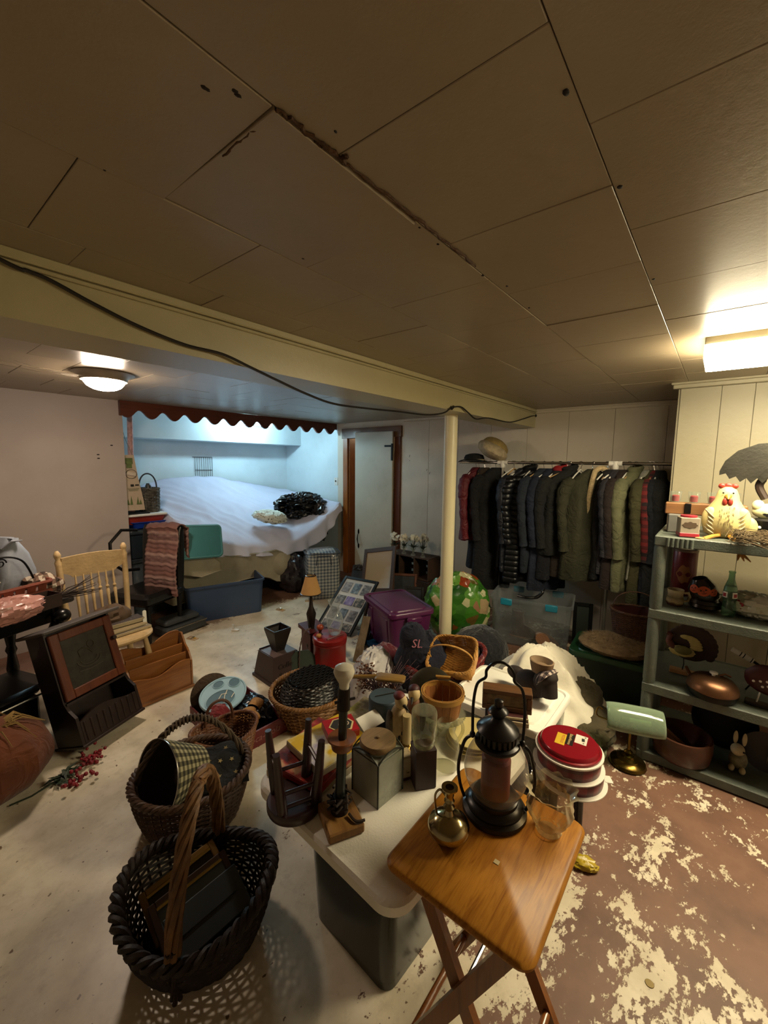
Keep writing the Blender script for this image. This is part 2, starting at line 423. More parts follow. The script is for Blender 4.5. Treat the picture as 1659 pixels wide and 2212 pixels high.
# wall panelling: each board a piece of its wall
def boards_x(parent, X, y0, y1, z0, z1, widths, m, t=0.012):
    y = y1; i = 0; rnd = random.Random(3)
    while y - 0.02 > y0:
        w_ = min(widths[i % len(widths)], y - y0); i += 1
        G().box((X - t / 2, y - w_ / 2, (z0 + z1) / 2), (t + rnd.uniform(0, 0.0015), w_ - 0.003, z1 - z0), 0.001).obj('wall_panel', m, parent, smooth=0)
        y -= w_
boards_x(wr, XW, YCH, DY0 - 0.11, 0.0, ZC - 0.035, (0.41, 0.405), M_WALL)
boards_x(wc, XCH, YMIN, YCH - 0.012, 0.0, ZC - 0.03, (0.22, 0.165, 0.20), M_CHIM)
G().box(((XCH + XW) / 2, YCH - 0.006, ZC / 2), (XW - XCH, 0.012, ZC)).obj('wall_panel', M_CHIM, wc, smooth=0)
# crown strips
def trim(name, boxes, m):
    g = G()
    for c, d in boxes: g.box(c, d, 0.004)
    return struct(g.obj(name, m, smooth=0))
trim('trim_1', [((XW - 0.02, (YCH + BY0) / 2, ZC - 0.02), (0.04, BY0 - YCH, 0.04)), ((XW - 0.03, (YCH + BY0) / 2, ZC - 0.008), (0.06, BY0 - YCH, 0.016))], M_WALL)
trim('trim_2', [((XCH - 0.025, (YMIN + YCH + 0.03) / 2, ZC - 0.02), (0.05, YCH + 0.03 - YMIN, 0.04)), ((XCH - 0.035, (YMIN + YCH + 0.04) / 2, ZC - 0.008), (0.07, YCH + 0.04 - YMIN, 0.016))], M_CHIM)
trim('trim_3', [((XW - 0.012, (BY1 + DY0 - 0.12) / 2, ZC - 0.012), (0.024, DY0 - 0.12 - BY1, 0.024))], M_WALL)
# beam with its mouldings
beam = wallbox('beam', XMIN, XW, BY0, BY1, BZ, ZC, M_CREAM)
for yy, zz, d, hh in ((BY0 - 0.011, ZC - 0.014, 0.022, 0.028), (BY0 - 0.007, ZC - 0.036, 0.014, 0.012)):
    G().box(((XMIN + XW) / 2, yy, zz), (XW - XMIN, d, hh), 0.004).obj('moulding', M_CREAM, beam, smooth=0)
# post
pc = Vector((2.955, 1.70, 0))
post = struct(G().lathe([(0.052, 0), (0.052, BZ)], 32, pc).obj('column', M_POST))
G().box((pc.x, pc.y, 0.006), (0.16, 0.16, 0.012), 0.003).obj('base_plate', M_POST, post)

# ceiling: a dark deck with one tile after another under it
ceil = struct(G().box(((XMIN + XW) / 2, (YMIN + YA) / 2, ZC + 0.09), (XW - XMIN + 0.3, YA - YMIN + 0.3, 0.12)).obj('ceiling', mat('dark_ceiling_deck', '5a4a34', 0.9), smooth=0))
TILE_ME = {}
def tile(x0, x1, y0, y1, drop=0.0, tilt=(0, 0)):
    w_, d = round(x1 - x0 - 0.0018, 4), round(y1 - y0 - 0.0018, 4)
    if (w_, d) not in TILE_ME:
        o = G().box((0, 0, 0.015), (w_, d, 0.03), 0.0012).obj('ceiling_tile', M_CEIL, ceil, smooth=0); TILE_ME[(w_, d)] = o.data
    else:
        o = bpy.data.objects.new('ceiling_tile', TILE_ME[(w_, d)]); COL.objects.link(o); o.parent = ceil
    o.location = ((x0 + x1) / 2, (y0 + y1) / 2, ZC - drop); o.rotation_euler = (tilt[0], tilt[1], 0)
rt = random.Random(11)
def tile_rows(ys, offs, xmax, xmin, LX=0.397):
    for (y0, y1), of in zip(ys, offs):
        x = of
        while x > xmin: x -= LX
        while x < xmax:
            a, b = max(x, xmin), min(x + LX, xmax)
            if b - a > 0.02:
                droop = (abs(y0 - 0.6) < 0.03 and 0.3 < a < 0.6)
                tile(a, b, y0, y1, 0.004 if droop else rt.uniform(0, 0.0018), (0.022, 0.010) if droop else (rt.uniform(-0.002, 0.002), rt.uniform(-0.002, 0.002)))
            x += LX
Y = [YMIN, -1.70, -1.316, -0.933, -0.55, -0.166, 0.217, 0.60, 0.983, 1.366, BY0]
tile_rows(list(zip(Y, Y[1:])), [0.3, 0.1, 0.25, 0.05, 0.25, 0.80, 0.595, 0.455, 0.30, 0.42], XW, XMIN)
Y2 = [BY1 + 0.383 * i for i in range(8)]; Y2[-1] = YL
tile_rows(list(zip(Y2, Y2[1:])), [0.2, 0.0, 0.2, 0.05, 0.25, 0.1, 0.3], XW, XMIN)
tile_rows([(YL, 4.9), (4.9, 5.27)], [0.2, 0.0], XW, XA)
# brown crust along the open seam, with its drip and the specks
def crust(P, r0, seed):
    rr = random.Random(seed); Q = catmull(P, 10)
    G().tube([(p[0] + rr.uniform(-.004, .004), p[1] + rr.uniform(-.004, .004), p[2]) for p in Q], [r0 * rr.uniform(0.4, 1.3) for _ in Q], 6).obj('stain_crust', M_STAIN, ceil)
cz = ZC - 0.003
crust([at(602, 238, cz), at(680, 300, cz), at(745, 350, cz), at(860, 440, cz), at(960, 520, cz), at(1030, 576, cz)], 0.0042, 1)
crust([at(602, 240, cz), at(540, 288, cz), at(480, 335, cz)], 0.0022, 2)
crust([at(683, 305, cz), at(693, 325, cz), at(703, 360, cz), at(709, 387, cz)], 0.0030, 3)
crust([at(735, 347, cz), at(742, 338, cz), at(748, 336, cz)], 0.004, 4)
rs = random.Random(5)
for px, py, r in ((441, 188, .006), (447, 192, .005), (508, 196, .006), (514, 205, .006), (1222, 200, .007), (1339, 404, .007), (761, 388, .006), (655, 558, .005), (946, 527, .005), (906, 491, .004), (1043, 595, .006), (1095, 618, .005), (1143, 665, .005), (1412, 603, .007), (803, 449, .004), (725, 284, .003), (226, 367, .003)):
    p = at(px, py, ZC - 0.001); G().ball(p, (r * 0.95, r * 0.65, 0.002), 10, 6, crumple(px, 0.4)).obj('speck', M_DARKHOLE, ceil)

# valance over the alcove
vx0, vx1, vy = XA - 0.03, XW - 0.005, YL - 0.045
poly = [(vx0, ZC - 0.002), (vx1, ZC - 0.002)]
N = 150
for i in range(N + 1):
    x = vx1 - (vx1 - vx0) * i / N
    c_ = math.cos(2 * PI * (x - 1.62) / 0.222)
    poly.append((x, 2.075 - 0.038 * (c_ * (1.15 if c_ < 0 else 0.85))))
val = G()
def strip(yy):
    T = []; Bt = []
    for i in range(N + 1):
        x, z = poly[2 + i]; T.append(val.v((x, yy, ZC - 0.002))); Bt.append(val.v((x, yy, z)))
    return T, Bt
T0, B0 = strip(vy); T1, B1 = strip(vy + 0.025)
for i in range(N):
    val.f((T0[i], T0[i + 1], B0[i + 1], B0[i])); val.f((T1[i + 1], T1[i], B1[i], B1[i + 1])); val.f((B0[i], B0[i + 1], B1[i + 1], B1[i])); val.f((T0[i + 1], T0[i], T1[i], T1[i + 1]))
val.f((T0[0], B0[0], B1[0], T1[0])); val.f((T0[N], T1[N], B1[N], B0[N]))
struct(val.obj('trim_4', M_VAL, smooth=30))
G().box((vx0 + 0.012, YL + 0.01, 2.13), (0.024, 0.11, 0.14), 0.004).obj('valance_return', M_VAL, bpy.data.objects['trim_4'])

# doorway: casing, header, ajar board door
dc = G()
dc.box((XW - 0.012, DY1 + 0.045, DZ / 2), (0.03, 0.09, DZ), 0.004)
d5 = struct(dc.obj('trim_5', M_BROWNW, smooth=0))
G().box((XW + 0.06, DY1 - 0.012, DZ / 2), (0.12, 0.024, DZ), 0.003).obj('jamb', M_BROWNW, d5, smooth=0)
d6 = struct(G().box((XW - 0.012, DY0 - 0.045, DZ / 2), (0.03, 0.09, DZ), 0.004).obj('trim_6', wood('dark_door_casing', '4f2710', '6a3818', 0.4, 2.5, 2), smooth=0))
G().box((XW + 0.06, DY0 + 0.012, DZ / 2), (0.12, 0.024, DZ), 0.003).obj('jamb', MATS['dark_door_casing'], d6, smooth=0)
struct(G().box((XW - 0.016, (DY0 + DY1) / 2, DZ + 0.06), (0.036, DY1 - DY0 + 0.22, 0.14), 0.004).obj('trim_7', wood('header_board', '5f3d22', '75502f', 0.4, 2.5, 1), smooth=0))
ANG = math.radians(3.0); LW = 0.635
door = struct(G(Matrix.Translation((XW - 0.045, DY0 + 0.0, 0)) @ Matrix.Rotation(ANG, 4, 'Z')).box((-0.016, LW / 2, 1.035), (0.03, LW, 2.03), 0.003).obj('door_1', m_paint('grey_white_door', 'b9b2a0', 0.55, '7c7258', 0.3), smooth=0))
DM = Matrix.Translation((XW - 0.045, DY0 + 0.0, 0)) @ Matrix.Rotation(ANG, 4, 'Z')
hp = onx(783, 1165, XW - 0.12); hy = LW - 0.07; hzz = hp.z
g = G(DM); g.tube([(-0.035, hy, hzz + 0.08), (-0.05, hy, hzz + 0.06), (-0.075, hy - 0.01, hzz + 0.0), (-0.05, hy, hzz - 0.06), (-0.035, hy, hzz - 0.08)], [.006, .005, .009, .005, .006], 8)
for s in (1, -1):
    g.box((-0.034, hy, hzz + s * 0.10), (0.004, 0.028, 0.05), 0.0015); g.box((-0.034, hy, hzz + s * 0.125), (0.004, 0.014, 0.03), 0.0015)
g.obj('door_handle', M_BLACKM, door)
g = G(DM); zz = 1.86
g.box((-0.034, 0.06, zz), (0.005, 0.14, 0.025), 0.002); g.box((-0.036, 0.004, zz - 0.08), (0.008, 0.035, 0.22), 0.002); g.lathe([(0.008, -0.11), (0.008, 0.11)], 10, (-0.04, -0.004, zz - 0.08))
g.obj('strap_hinge', M_BLACKM, door)

# the storeroom seen through the gap
wallbox('wall_storeroom_back', 6.2, 6.3, 2.9, 5.6, 0, ZC, M_WALL)
wallbox('wall_storeroom_side', XW + 0.12, 6.2, 5.5, 5.6, 0, ZC, M_WALL)
wallbox('wall_storeroom_near', XW + 0.12, 6.2, 2.8, 2.9, 0, ZC, M_WALL)
struct(G().box((5.4, 4.2, ZC + 0.05), (1.8, 2.8, 0.1)).obj('ceiling_storeroom', M_CEIL, smooth=0))

# wall plates and small marks
p = onx(727, 1040, XW)
sw = thing('light_switch', 'white light switch plate with a toggle beside the doorway', 'light switch', (XW - 0.004, 4.475, p.z), -PI / 2)
G().box((0, 0, 0), (0.07, 0.006, 0.115), 0.002).obj('plate', M_WHITEP, sw, smooth=0)
G().box((0, -0.01, 0.006), (0.012, 0.018, 0.028), 0.003).obj('toggle', mat('grey_toggle', '5a5a58', 0.5), sw)
for s in (1, -1): G().ball((0, -0.004, s * 0.042), 0.004, 8, 6).obj('screw', M_CHROME, sw)
# screw holes left in the panel beside the door
for (px, py, l) in ((885, 985, .03), (885, 995, .012), (926, 972, .02), (922, 1015, .025), (928, 1022, .03)):
    p = onx(px, py, XW - 0.013); G().box((0, 0, 0), (0.002, 0.004, l), R=Euler((0.3, 0, 0)).to_matrix()).obj('scuff', M_DARKHOLE, wr, loc=p)
for (px, py) in ((212, 982), (213, 990), (241, 962)):
    p = ony(px, py, YL - 0.001); G().ball((0, 0, 0), (0.012, 0.002, 0.006), 8, 6).obj('scuff', M_DARKHOLE, wl, loc=p)

# ================================================================== lights that the room has
M_TUBE = emit('lit_diffuser', (1.0, 0.86, 0.57), TUBE_LIGHT)
lt = thing('ceiling_light', 'long box ceiling light with a glowing white diffuser near the chimney wall', 'ceiling light', (2.50, -0.42, ZC))
fy0, fy1 = 0.52, -0.70
G().box((0, (fy0 + fy1) / 2, -0.018), (0.30, fy0 - fy1 + 0.0, 0.036), 0.003).obj('housing', mat('dull_metal_housing', '6a6452', 0.4, 0.7), lt, smooth=0)
g = G()
pr = [(-0.17, -0.036), (-0.185, -0.06), (-0.165, -0.095), (0.165, -0.095), (0.185, -0.06), (0.17, -0.036)]
g.loft([[(x * s, yy, z) for x, z in pr] for yy, s in ((fy1 + 0.01, 0.97), (fy1 + 0.03, 1), (fy0 - 0.02, 1), (fy0, 0.97))])
g.obj('diffuser', M_TUBE, lt, smooth=20)
G().lathe([(0.008, 0), (0.008, 0.006), (0.004, 0.01)], 10, (-0.151, 0, -0.018)).obj('thumbscrew', M_CHROME, lt, rot=(0, 0, 0))

dp = at(214, 806, ZC)
dl = thing('dome_light', 'round ceiling light with a glowing ribbed glass bowl and pale metal ring', 'ceiling light', (dp.x + 0.02, dp.y - 0.02, ZC))
G().lathe([(0.175, 0.0), (0.178, -0.006), (0.15, -0.016), (0.135, -0.03), (0.132, -0.05), (0.118, -0.052), (0.116, -0.02)], 48, cap0=False, cap1=False).obj('ring', mat('pale_metal_ring', 'b8aea0', 0.4, 0.3), dl)
g = G(); Nn = 72
g.loft([[(r * (1 + 0.02 * math.cos(18 * 2 * PI * i / Nn)) * math.cos(2 * PI * i / Nn), r * (1 + 0.02 * math.cos(18 * 2 * PI * i / Nn)) * math.sin(2 * PI * i / Nn), z) for i in range(Nn)] for r, z in ((0.116, -0.045), (0.112, -0.062), (0.095, -0.085), (0.065, -0.102), (0.03, -0.110), (0.01, -0.112))], False, True)
g.obj('glass_bowl', emit('lit_glass_bowl', (1.0, 0.80, 0.62), DOME_LIGHT), dl)
# cobwebs strung from the dome light
rc = random.Random(4); M_WEB = mat('cobweb', 'c9c2b6', 0.9, 0, 0.1)
g = G()
for k in range(7):
    a = PI * (0.9 + 0.04 * k); p0 = Vector((0.13 * math.cos(a), 0.13 * math.sin(a), -0.04)); p1 = p0 + Vector((-0.12 - 0.05 * k, 0.12 * rc.uniform(-1, 1) + 0.12, 0.035))
    g.tube([p0, (p0 + p1) / 2 + Vector((0, 0, -0.015)), p1], 0.0008, 4)
g.obj('cobweb', M_WEB, dl, kind='stuff')

# caged work light behind the valance
wp = ony(546, 914, 4.86)
wg = thing('work_light', 'caged work light with bright white bulbs hung behind the valance', 'work light', (wp.x, wp.y, ZC))
G().box((0.05, 0, -0.007), (0.46, 0.07, 0.014), 0.004).obj('channel', M_WHITEP, wg)
for dx in (-0.09, 0.09, 0.26):
    G().lathe([(0.014, -0.012), (0.014, -0.03)], 12, (dx, 0, 0)).obj('socket', M_WHITEP, wg)
    G().ball((dx, 0, -0.058), (0.036, 0.036, 0.036), 16, 10).obj('bulb', emit('white_led_bulb', (0.52, 0.84, 1.0), ALCOVE_LIGHT if dx < 0.2 else ALCOVE_LIGHT * 0.5), wg)
g = G()
for dx in (-0.16, -0.05, 0.05, 0.16): g.tube([(dx, -0.05, -0.012), (dx, -0.055, -0.1), (dx, 0.055, -0.1), (dx, 0.05, -0.012)], 0.0025, 5)
for yy in (-0.055, 0, 0.055): g.tube([(-0.18, yy, -0.1), (0.18, yy, -0.1)], 0.0025, 5)
g.obj('wire_guard', M_CHROME, wg)
nl = thing('bare_bulb', 'lit bare bulb on the storeroom ceiling behind the ajar door', 'light bulb', (5.2, 3.6, ZC))
G().lathe([(0.05, 0), (0.05, -0.02), (0.02, -0.04), (0.02, -0.06)], 16).obj('socket', M_WHITEP, nl)
G().ball((0, 0, -0.1), (0.035, 0.035, 0.045), 16, 10).obj('bulb', emit('warm_bulb', (1.0, 0.75, 0.45), NEXT_ROOM_LIGHT), nl)

# black cable along the beam
cp_ = [(0, 560), (60, 585), (110, 606), (200, 655), (300, 705), (400, 745), (480, 765), (540, 793), (600, 822), (660, 850), (720, 872), (790, 882), (860, 889), (920, 896), (958, 892), (975, 881), (995, 879), (1012, 892), (1028, 905), (1055, 903), (1100, 912), (1130, 905), (1148, 899)]
P = [ony(x, y, BY0 - 0.012 if (x < 420 or 960 < x < 1000) else BY0 - 0.02) for x, y in cp_]
P = [P[0] + (P[0] - P[1]) * 6 + Vector((0, 0, 0.05))] + P + [onx(1155, 898, XW - 0.03), onx(1156, 898, XW - 0.005)]
cable = thing('cable', 'thin black cable tacked along the cream beam and looping past the post', 'cable', (P[0].x, P[0].y, P[0].z))
off = Vector(P[0])
G().tube([q - off for q in catmull(P, 6)], 0.0055, 6).obj('wire', mat('black_rubber', '15110d', 0.5), cable)
G().lathe([(0.012, 0), (0.015, 0.01), (0.008, 0.02)], 12).obj('plug', MATS['black_rubber'], cable, loc=onx(1156, 898, XW - 0.028) - off, rot=(0, PI / 2, 0))
G().tube([(-0.012, 0, -0.005), (0, -0.004, 0.006), (0.014, 0, 0.012)], 0.011, 8).obj('clip', MATS['black_rubber'], cable, loc=ony(977, 882, BY0 - 0.014) - off)
# ================================================================== alcove, bed and the things round it
def lerp(tab, x):
    for (a, b), (c, d) in zip(tab, tab[1:]):
        if x <= c: return b + (d - b) * max(0, (x - a)) / (c - a)
    return tab[-1][1]
def smooth(tab, x): return (lerp(tab, x - 0.12) + lerp(tab, x) + lerp(tab, x + 0.12)) / 3
M_SHEET = mat('pale_bedsheet', 'c9cbe0', 0.85, 0, 0.04, 4, 0.25, 14, sheen=0.2)
M_FOAM = mat('grey_beige_foam', '9a927c', 0.8, 0, 0.08, 6, 0.2, 90, dust='8a8068')
M_DARK = mat('near_black_cloth_and_shade', '0e0d0e', 0.9, 0, 0.3)
ZF = [(1.7, 1.02), (1.95, 0.94), (2.25, 0.80), (2.6, 0.68), (3.0, 0.60), (3.35, 0.60), (3.7, 0.72), (4.0, 0.90), (4.4, 1.06)]
ZH = [(1.7, 0.80), (2.1, 0.64), (2.4, 0.60), (2.9, 0.52), (3.2, 0.48), (3.6, 0.50), (3.9, 0.62), (4.1, 0.78), (4.4, 0.98)]
ZB = [(1.7, 1.10), (1.95, 1.22), (2.2, 1.36), (2.5, 1.41), (3.1, 1.42), (3.6, 1.30), (4.4, 1.16)]
bs = thing('bedsheet', 'pale bluish bedsheet thrown over the heaped bed in the alcove', 'bedsheet', (3.1, 4.8, 0.45))
def sheet_pt(u, v):
    x = 1.93 + (4.36 - 1.93) * u
    zf, zh, zb = smooth(ZF, x), smooth(ZH, x), smooth(ZB, x)
    y0 = 4.17 + 0.10 * math.sin(u * PI) * 0 + (0.14 * max(0, (x - 3.7) / 0.66) ** 2)
    if v < 0.16:
        t = v / 0.16; y = y0 - 0.02 + 0.03 * t; z = zh + (zf - zh) * t
        y += 0.025 * math.sin(x * 21 + 3 * nz(x * 4, 0)) * (1 - t)
    else:
        t = (v - 0.16) / 0.84; y = y0 + 0.01 + (5.56 - y0) * t
        z = zf + (zb - zf) * (t ** 0.85) - 0.07 * math.sin(PI * t) * (0.4 + 0.6 * math.sin(PI * u))
        zz = 0
        d = (x - 2.2) * 0.8 + (y - 4.2) * 0.6
        zz += 0.026 * (1 - abs(nz(x * 1.3 + y * 2.2, d * 6.0, 3)) * 2) + 0.02 * (1 - abs(nz(x * 4.2 - y * 1.2, y * 3.0, 9)) * 2) + 0.02 * nz(x * 2.1, y * 2.4, 1)
        z += zz * (0.4 + 0.6 * math.sin(PI * min(1, t * 1.1)))
    if u < 0.05:
        k = (0.05 - u) / 0.05; z -= 0.30 * k * k * (1 if v > 0.16 else 0.3); x += 0.02 * k
    return (x - 3.1, y - 4.8, z - 0.45)
G().grid(sheet_pt, 110, 64).obj('sheet', M_SHEET, bs, thick=0.006)
# heaped grey mattress under it
fm = thing('foam_mattress', 'grey beige foam mattress folded and bulging out from under the bedsheet', 'mattress', (2.6, 4.14, 0.17))
def pz(pix, Y): return [(q.x - 2.6, q.z - 0.17) for q in (ony(a, b, Y) for a, b in pix)]
up = [(366, 1222), (400, 1206), (450, 1194), (500, 1200), (555, 1193), (600, 1186), (632, 1198)]; dn = [(640, 1220), (632, 1245), (620, 1258), (600, 1258), (585, 1250), (560, 1246), (520, 1256), (470, 1278), (420, 1298), (376, 1312)]
pl = pz(up + dn, 4.14)
def shrink(p, k):
    cx = sum(a for a, _ in p) / len(p); cz = sum(b for _, b in p) / len(p)
    return [(cx + (a - cx) * k, cz + (b - cz) * (k - 0.04)) for a, b in p]
g = G(); g.loft([[(x, yy, z) for x, z in shrink(pl, k)] for yy, k in ((0.02, 0.93), (0.0, 0.97), (0.015, 0.995), (0.06, 1.0), (0.5, 1.0), (1.3, 1.0))])
g.obj('slab', M_FOAM, fm, smooth=60)
sl = pz([(365, 1218), (410, 1193), (452, 1196), (478, 1215), (479, 1232), (436, 1248), (367, 1240)], 4.05)
g = G(); g.loft([[(x, yy - 0.09, z) for x, z in shrink(sl, k)] for yy, k in ((0.012, 0.96), (0, 1.0), (0.2, 1.0))]); g.obj('end_fold', M_FOAM, fm, smooth=30)
g = G(); c = ony(604, 1222, 4.1)
bk = G(); bk.ball((c.x - 2.6 + 0.10, 0.16, c.z - 0.17), (0.20, 0.22, 0.20), 24, 14); bk.obj('rolled_end', M_FOAM, fm)
g.bm.free()
bd = fm; BO = Vector((0.5, 0.81, -0.17))
G().box((0, 0.08, 0.16), (2.3, 1.1, 0.30), 0.02).obj('under_bed_shade_box', M_DARK, bd, loc=BO);  # dark box added to stand for the shade under the bed
for sx in (-1.05, 1.05): G().box((sx, -0.4, 0.05), (0.07, 0.07, 0.1)).obj('leg', M_DARK, bd, loc=BO)
core = G(); core.grid(lambda u, v: (-1.1 + 2.25 * u, -0.5 + 1.15 * v, (smooth(ZF, 2.0 + 2.25 * u) + (smooth(ZB, 2.0 + 2.25 * u) - smooth(ZF, 2.0 + 2.25 * u)) * (0.25 + 0.75 * v)) - 0.2), 12, 8); core.obj('light_block_fill', M_FOAM, bd, thick=0.02, loc=BO)  # unseen fill added under the sheet so no light passes

# black bin bag and patterned towel on the bed
M_BLKPL = mat('black_bin_bag_plastic', '08080a', 0.22, 0, 0.2, 8, 0.5, 22)
c = ony(648, 1098, 4.62)
def bagfn(d):
    k = crumple(3, 0.30, 2.6, 0.9)(d); return k * (1 + 0.2 * max(0, d.x) * max(0, -d.z))
bb = G(); bb.ball((0, 0, 0), (0.38, 0.22, 0.17), 72, 44, bagfn); tail = c
o = bb.obj('bin_bag', M_BLKPL, loc=(c.x, c.y, c.z + 0.03), smooth=30); tag(o, 'crumpled glossy black bin bag slumped on the bedsheet', 'bin bag')
bb2 = G(); bb2.ball((0.16, -0.20, -0.20), (0.15, 0.12, 0.26), 36, 24, crumple(8, 0.4, 2.6, 0.8)); bb2.obj('trailing_end', M_BLKPL, o, smooth=30)
c = ony(585, 1116, 4.42)
def m_specks():
    n = NT('leafy_white_cotton'); v = n.coords(); f = n.noise(v, 34, 3, 0.6)
    n.link(n.ramp(f, ((0.36, lin('6d6a5a')), (0.42, lin('d9dccf')), (1, lin('e4e6da')))), n.b.inputs['Base Color']); n.b.inputs['Roughness'].default_value = 0.9; return n.m
tw = G(); tw.ball((0, 0, 0), (0.21, 0.13, 0.075), 40, 22, crumple(5, 0.28, 2.4, 0.7)); tag(tw.obj('towel', m_specks(), loc=(c.x, c.y, c.z), rot=(0.25, 0.18, -0.2), smooth=40), 'white cotton towel with small leaf print bunched beside the bin bag', 'towel')

# teal lid leaning on the bed, navy tote under it
M_TEAL = mat('teal_plastic', '447f84', 0.38, 0, 0.06, 5)
tp = [ony(x, y, 4.02) for x, y in ((366, 1216), (483, 1192), (474, 1133), (352, 1141))]
ctr = sum(tp, Vector()) / 4; W_ = (tp[1] - tp[0]).length; H_ = (tp[3] - tp[0]).length
tl = thing('tote_cover', 'teal plastic storage lid leaning on edge against the bed', 'storage lid', (ctr.x, ctr.y, ctr.z), rot=(math.radians(-14), math.radians(4.5), math.radians(-3)))
G(Matrix.Rotation(PI / 2, 4, 'X')).slab(rrect(W_, H_, 0.05), -0.012, 0.012, 0.005).obj('panel', M_TEAL, tl)
g = G(Matrix.Rotation(PI / 2, 4, 'X')); g.tube([(x, y, 0.010) for x, y in rrect(W_ - 0.03, H_ - 0.03, 0.045)], 0.009, 6, closed=True); g.obj('raised_rim', M_TEAL, tl)
def tote(name, label, loc, rz, W, D, H, m, mlid=None, lid=True, taper=0.9, r=0.04, ribs=True, lip=0.012, group=None, clear=False):
    t = thing(name, label, 'storage tote', loc, rz, group)
    g = G(); k = taper; th = 0.006
    outs = [(k, 0.0), (k + (1 - k) * 0.05, 0.012), (0.985, H * 0.86), (0.985, H * 0.93)]
    R = [[(x, y, z) for x, y in rrect(W * s, D * s, r)] for s, z in outs]
    R += [[(x, y, H * 0.94) for x, y in rrect(W + lip * 2, D + lip * 2, r + lip)], [(x, y, H) for x, y in rrect(W + lip * 2, D + lip * 2, r + lip)]]
    R += [[(x, y, H) for x, y in rrect(W - th, D - th, r)], [(x, y, H * 0.5) for x, y in rrect(W * (0.985 + k) / 2 - th * 2, D * (0.985 + k) / 2 - th * 2, r)], [(x, y, 0.012) for x, y in rrect(W * k - th * 2, D * k - th * 2, r)]]
    g.loft(R); g.obj('body', m, t)
    if ribs:
        for sx in (-0.27, 0.27):
            G().box((sx * W, -D * 0.5 * (k + 0.985) / 2 - 0.002, H * 0.46), (W * 0.17, 0.016, H * 0.74), 0.006, Euler((math.atan(D * (0.985 - k) / 2 / H), 0, 0)).to_matrix()).obj('rib', m, t)
    if lid:
        g = G(); W2, D2 = W + lip * 2 + 0.008, D + lip * 2 + 0.008
        g.loft([[(x, y, z) for x, y in rrect(W2 * s, D2 * s, r + lip)] for s, z in ((1, H - 0.025), (1, H + 0.006), (0.985, H + 0.012), (0.93, H + 0.013), (0.91, H + 0.005), (0.80, H + 0.005), (0.78, H + 0.014), (0.3, H + 0.016))], False, True)
        g.obj('lid', mlid or m, t)
    return t
M_NAVYP = mat('navy_plastic', '2a3d5a', 0.4, 0, 0.08, 5)
a, b = at(410, 1350), at(567, 1322); ang = math.atan2(b.y - a.y, b.x - a.x); mid = (a + b) / 2; nrm = Vector((-math.sin(ang), math.cos(ang), 0))
L_ = (b - a).length; Hb = hz(b, 1250)
bt = tote('storage_tote', 'navy blue open storage tote pushed under the mattress edge', mid + nrm * 0.235, ang, L_ * 1.08, 0.46, Hb, M_NAVYP, lid=False, ribs=False, taper=0.93)

# stack in the alcove's near corner
sx_, sy_ = 1.83, 4.86
M_CLR = glass('smoky_clear_plastic', 'c8d2d6', 0.55, 0.12, '9aa6ae', 0.5)
ct = tote('storage_tote', 'smoky clear tote of dark cloth at the bottom of the alcove stack', (sx_, sy_, 0), 0, 0.42, 0.46, 0.62, M_CLR, lid=False, ribs=False, taper=0.96)
for k, (zz, cc) in enumerate(((0.10, '17181f'), (0.24, '2a2430'), (0.38, '1b2630'), (0.50, '3a3540'))):
    G().ball((0.01 * k, 0, zz), (0.185, 0.2, 0.09), 20, 12, crumple(k + 20, 0.1)).obj('folded_cloth', fabric('stored_cloth_%d' % k, cc), ct)
dt = tote('storage_tote', 'dark grey tote with a lid in the middle of the alcove stack', (sx_, sy_, 0.625), 0, 0.40, 0.44, 0.28, mat('dark_slate_plastic', '232d33', 0.4), ribs=False, taper=0.95)
def bin_(name, label, z, H, col, W=0.38, D=0.42, dx=0.0):
    t = thing(name, label, 'bin', (sx_ + dx, sy_, z)); g = G(); m = mat(name + '_plastic_' + col, col, 0.35)
    g.loft([[(x, y, zz) for x, y in rrect(W * s, D * s, 0.03)] for s, zz in ((0.86, 0), (1, H * 0.9), (1.06, H * 0.92), (1.06, H), (0.98, H), (0.84, 0.01))]); g.obj('body', m, t); return t
bin_('blue_bin', 'shallow bright blue bin under the orange red one', 0.93, 0.07, '1d3fa0', dx=0.04)
bin_('red_bin', 'shallow orange red bin under the white tray', 0.975, 0.085, '9c3524', dx=-0.01)
wt = thing('white_tray', 'flat white tray bearing the grey basket and the paper sack', 'tray', (1.82, 4.84, 1.062))
G().slab(rrect(0.40, 0.44, 0.02), 0, 0.022, 0.004).obj('board', M_WHITEP, wt); G().slab(rrect(0.22, 0.3, 0.01), 0.022, 0.036, 0.002).obj('black_sheet', M_DARK, wt, loc=(-0.07, -0.03, 0))
gb = thing('wicker_basket', 'grey wicker basket with a hoop handle on the white tray in the alcove', 'basket', (1.915, 4.83, 1.086))
M_GRW = mat('grey_wicker', '4c463c', 0.75, 0, 0.5, 30, 0.3, 60, dust='8a8172')
basket(gb, lambda t, a: (0.088 * (1 + 0.08 * t) * math.copysign(abs(math.cos(a)) ** 0.7, math.cos(a)), 0.11 * (1 + 0.08 * t) * math.copysign(abs(math.sin(a)) ** 0.7, math.sin(a))), 0.25, 14, 18, 0.008, M_GRW, braid=0.006, rimr=0.006)
G().tube([(p[0], 0, p[2]) for p in arch(0.18, 0.17, 20, 0, 0.24)], 0.008, 7).obj('handle', mat('dark_bent_wood', '2b2a30', 0.6), gb)
bot = thing('dark_bottle', 'dark wine bottle poking out of the grey wicker basket', 'bottle', (1.85, 4.83, 1.10), rot=(0, -0.12, 0))
G().lathe([(0.03, 0), (0.033, 0.01), (0.033, 0.19), (0.014, 0.25), (0.013, 0.31), (0.015, 0.315)], 20).obj('glass', mat('dark_green_glass', '0e1612', 0.15, 0, 0.1), bot)
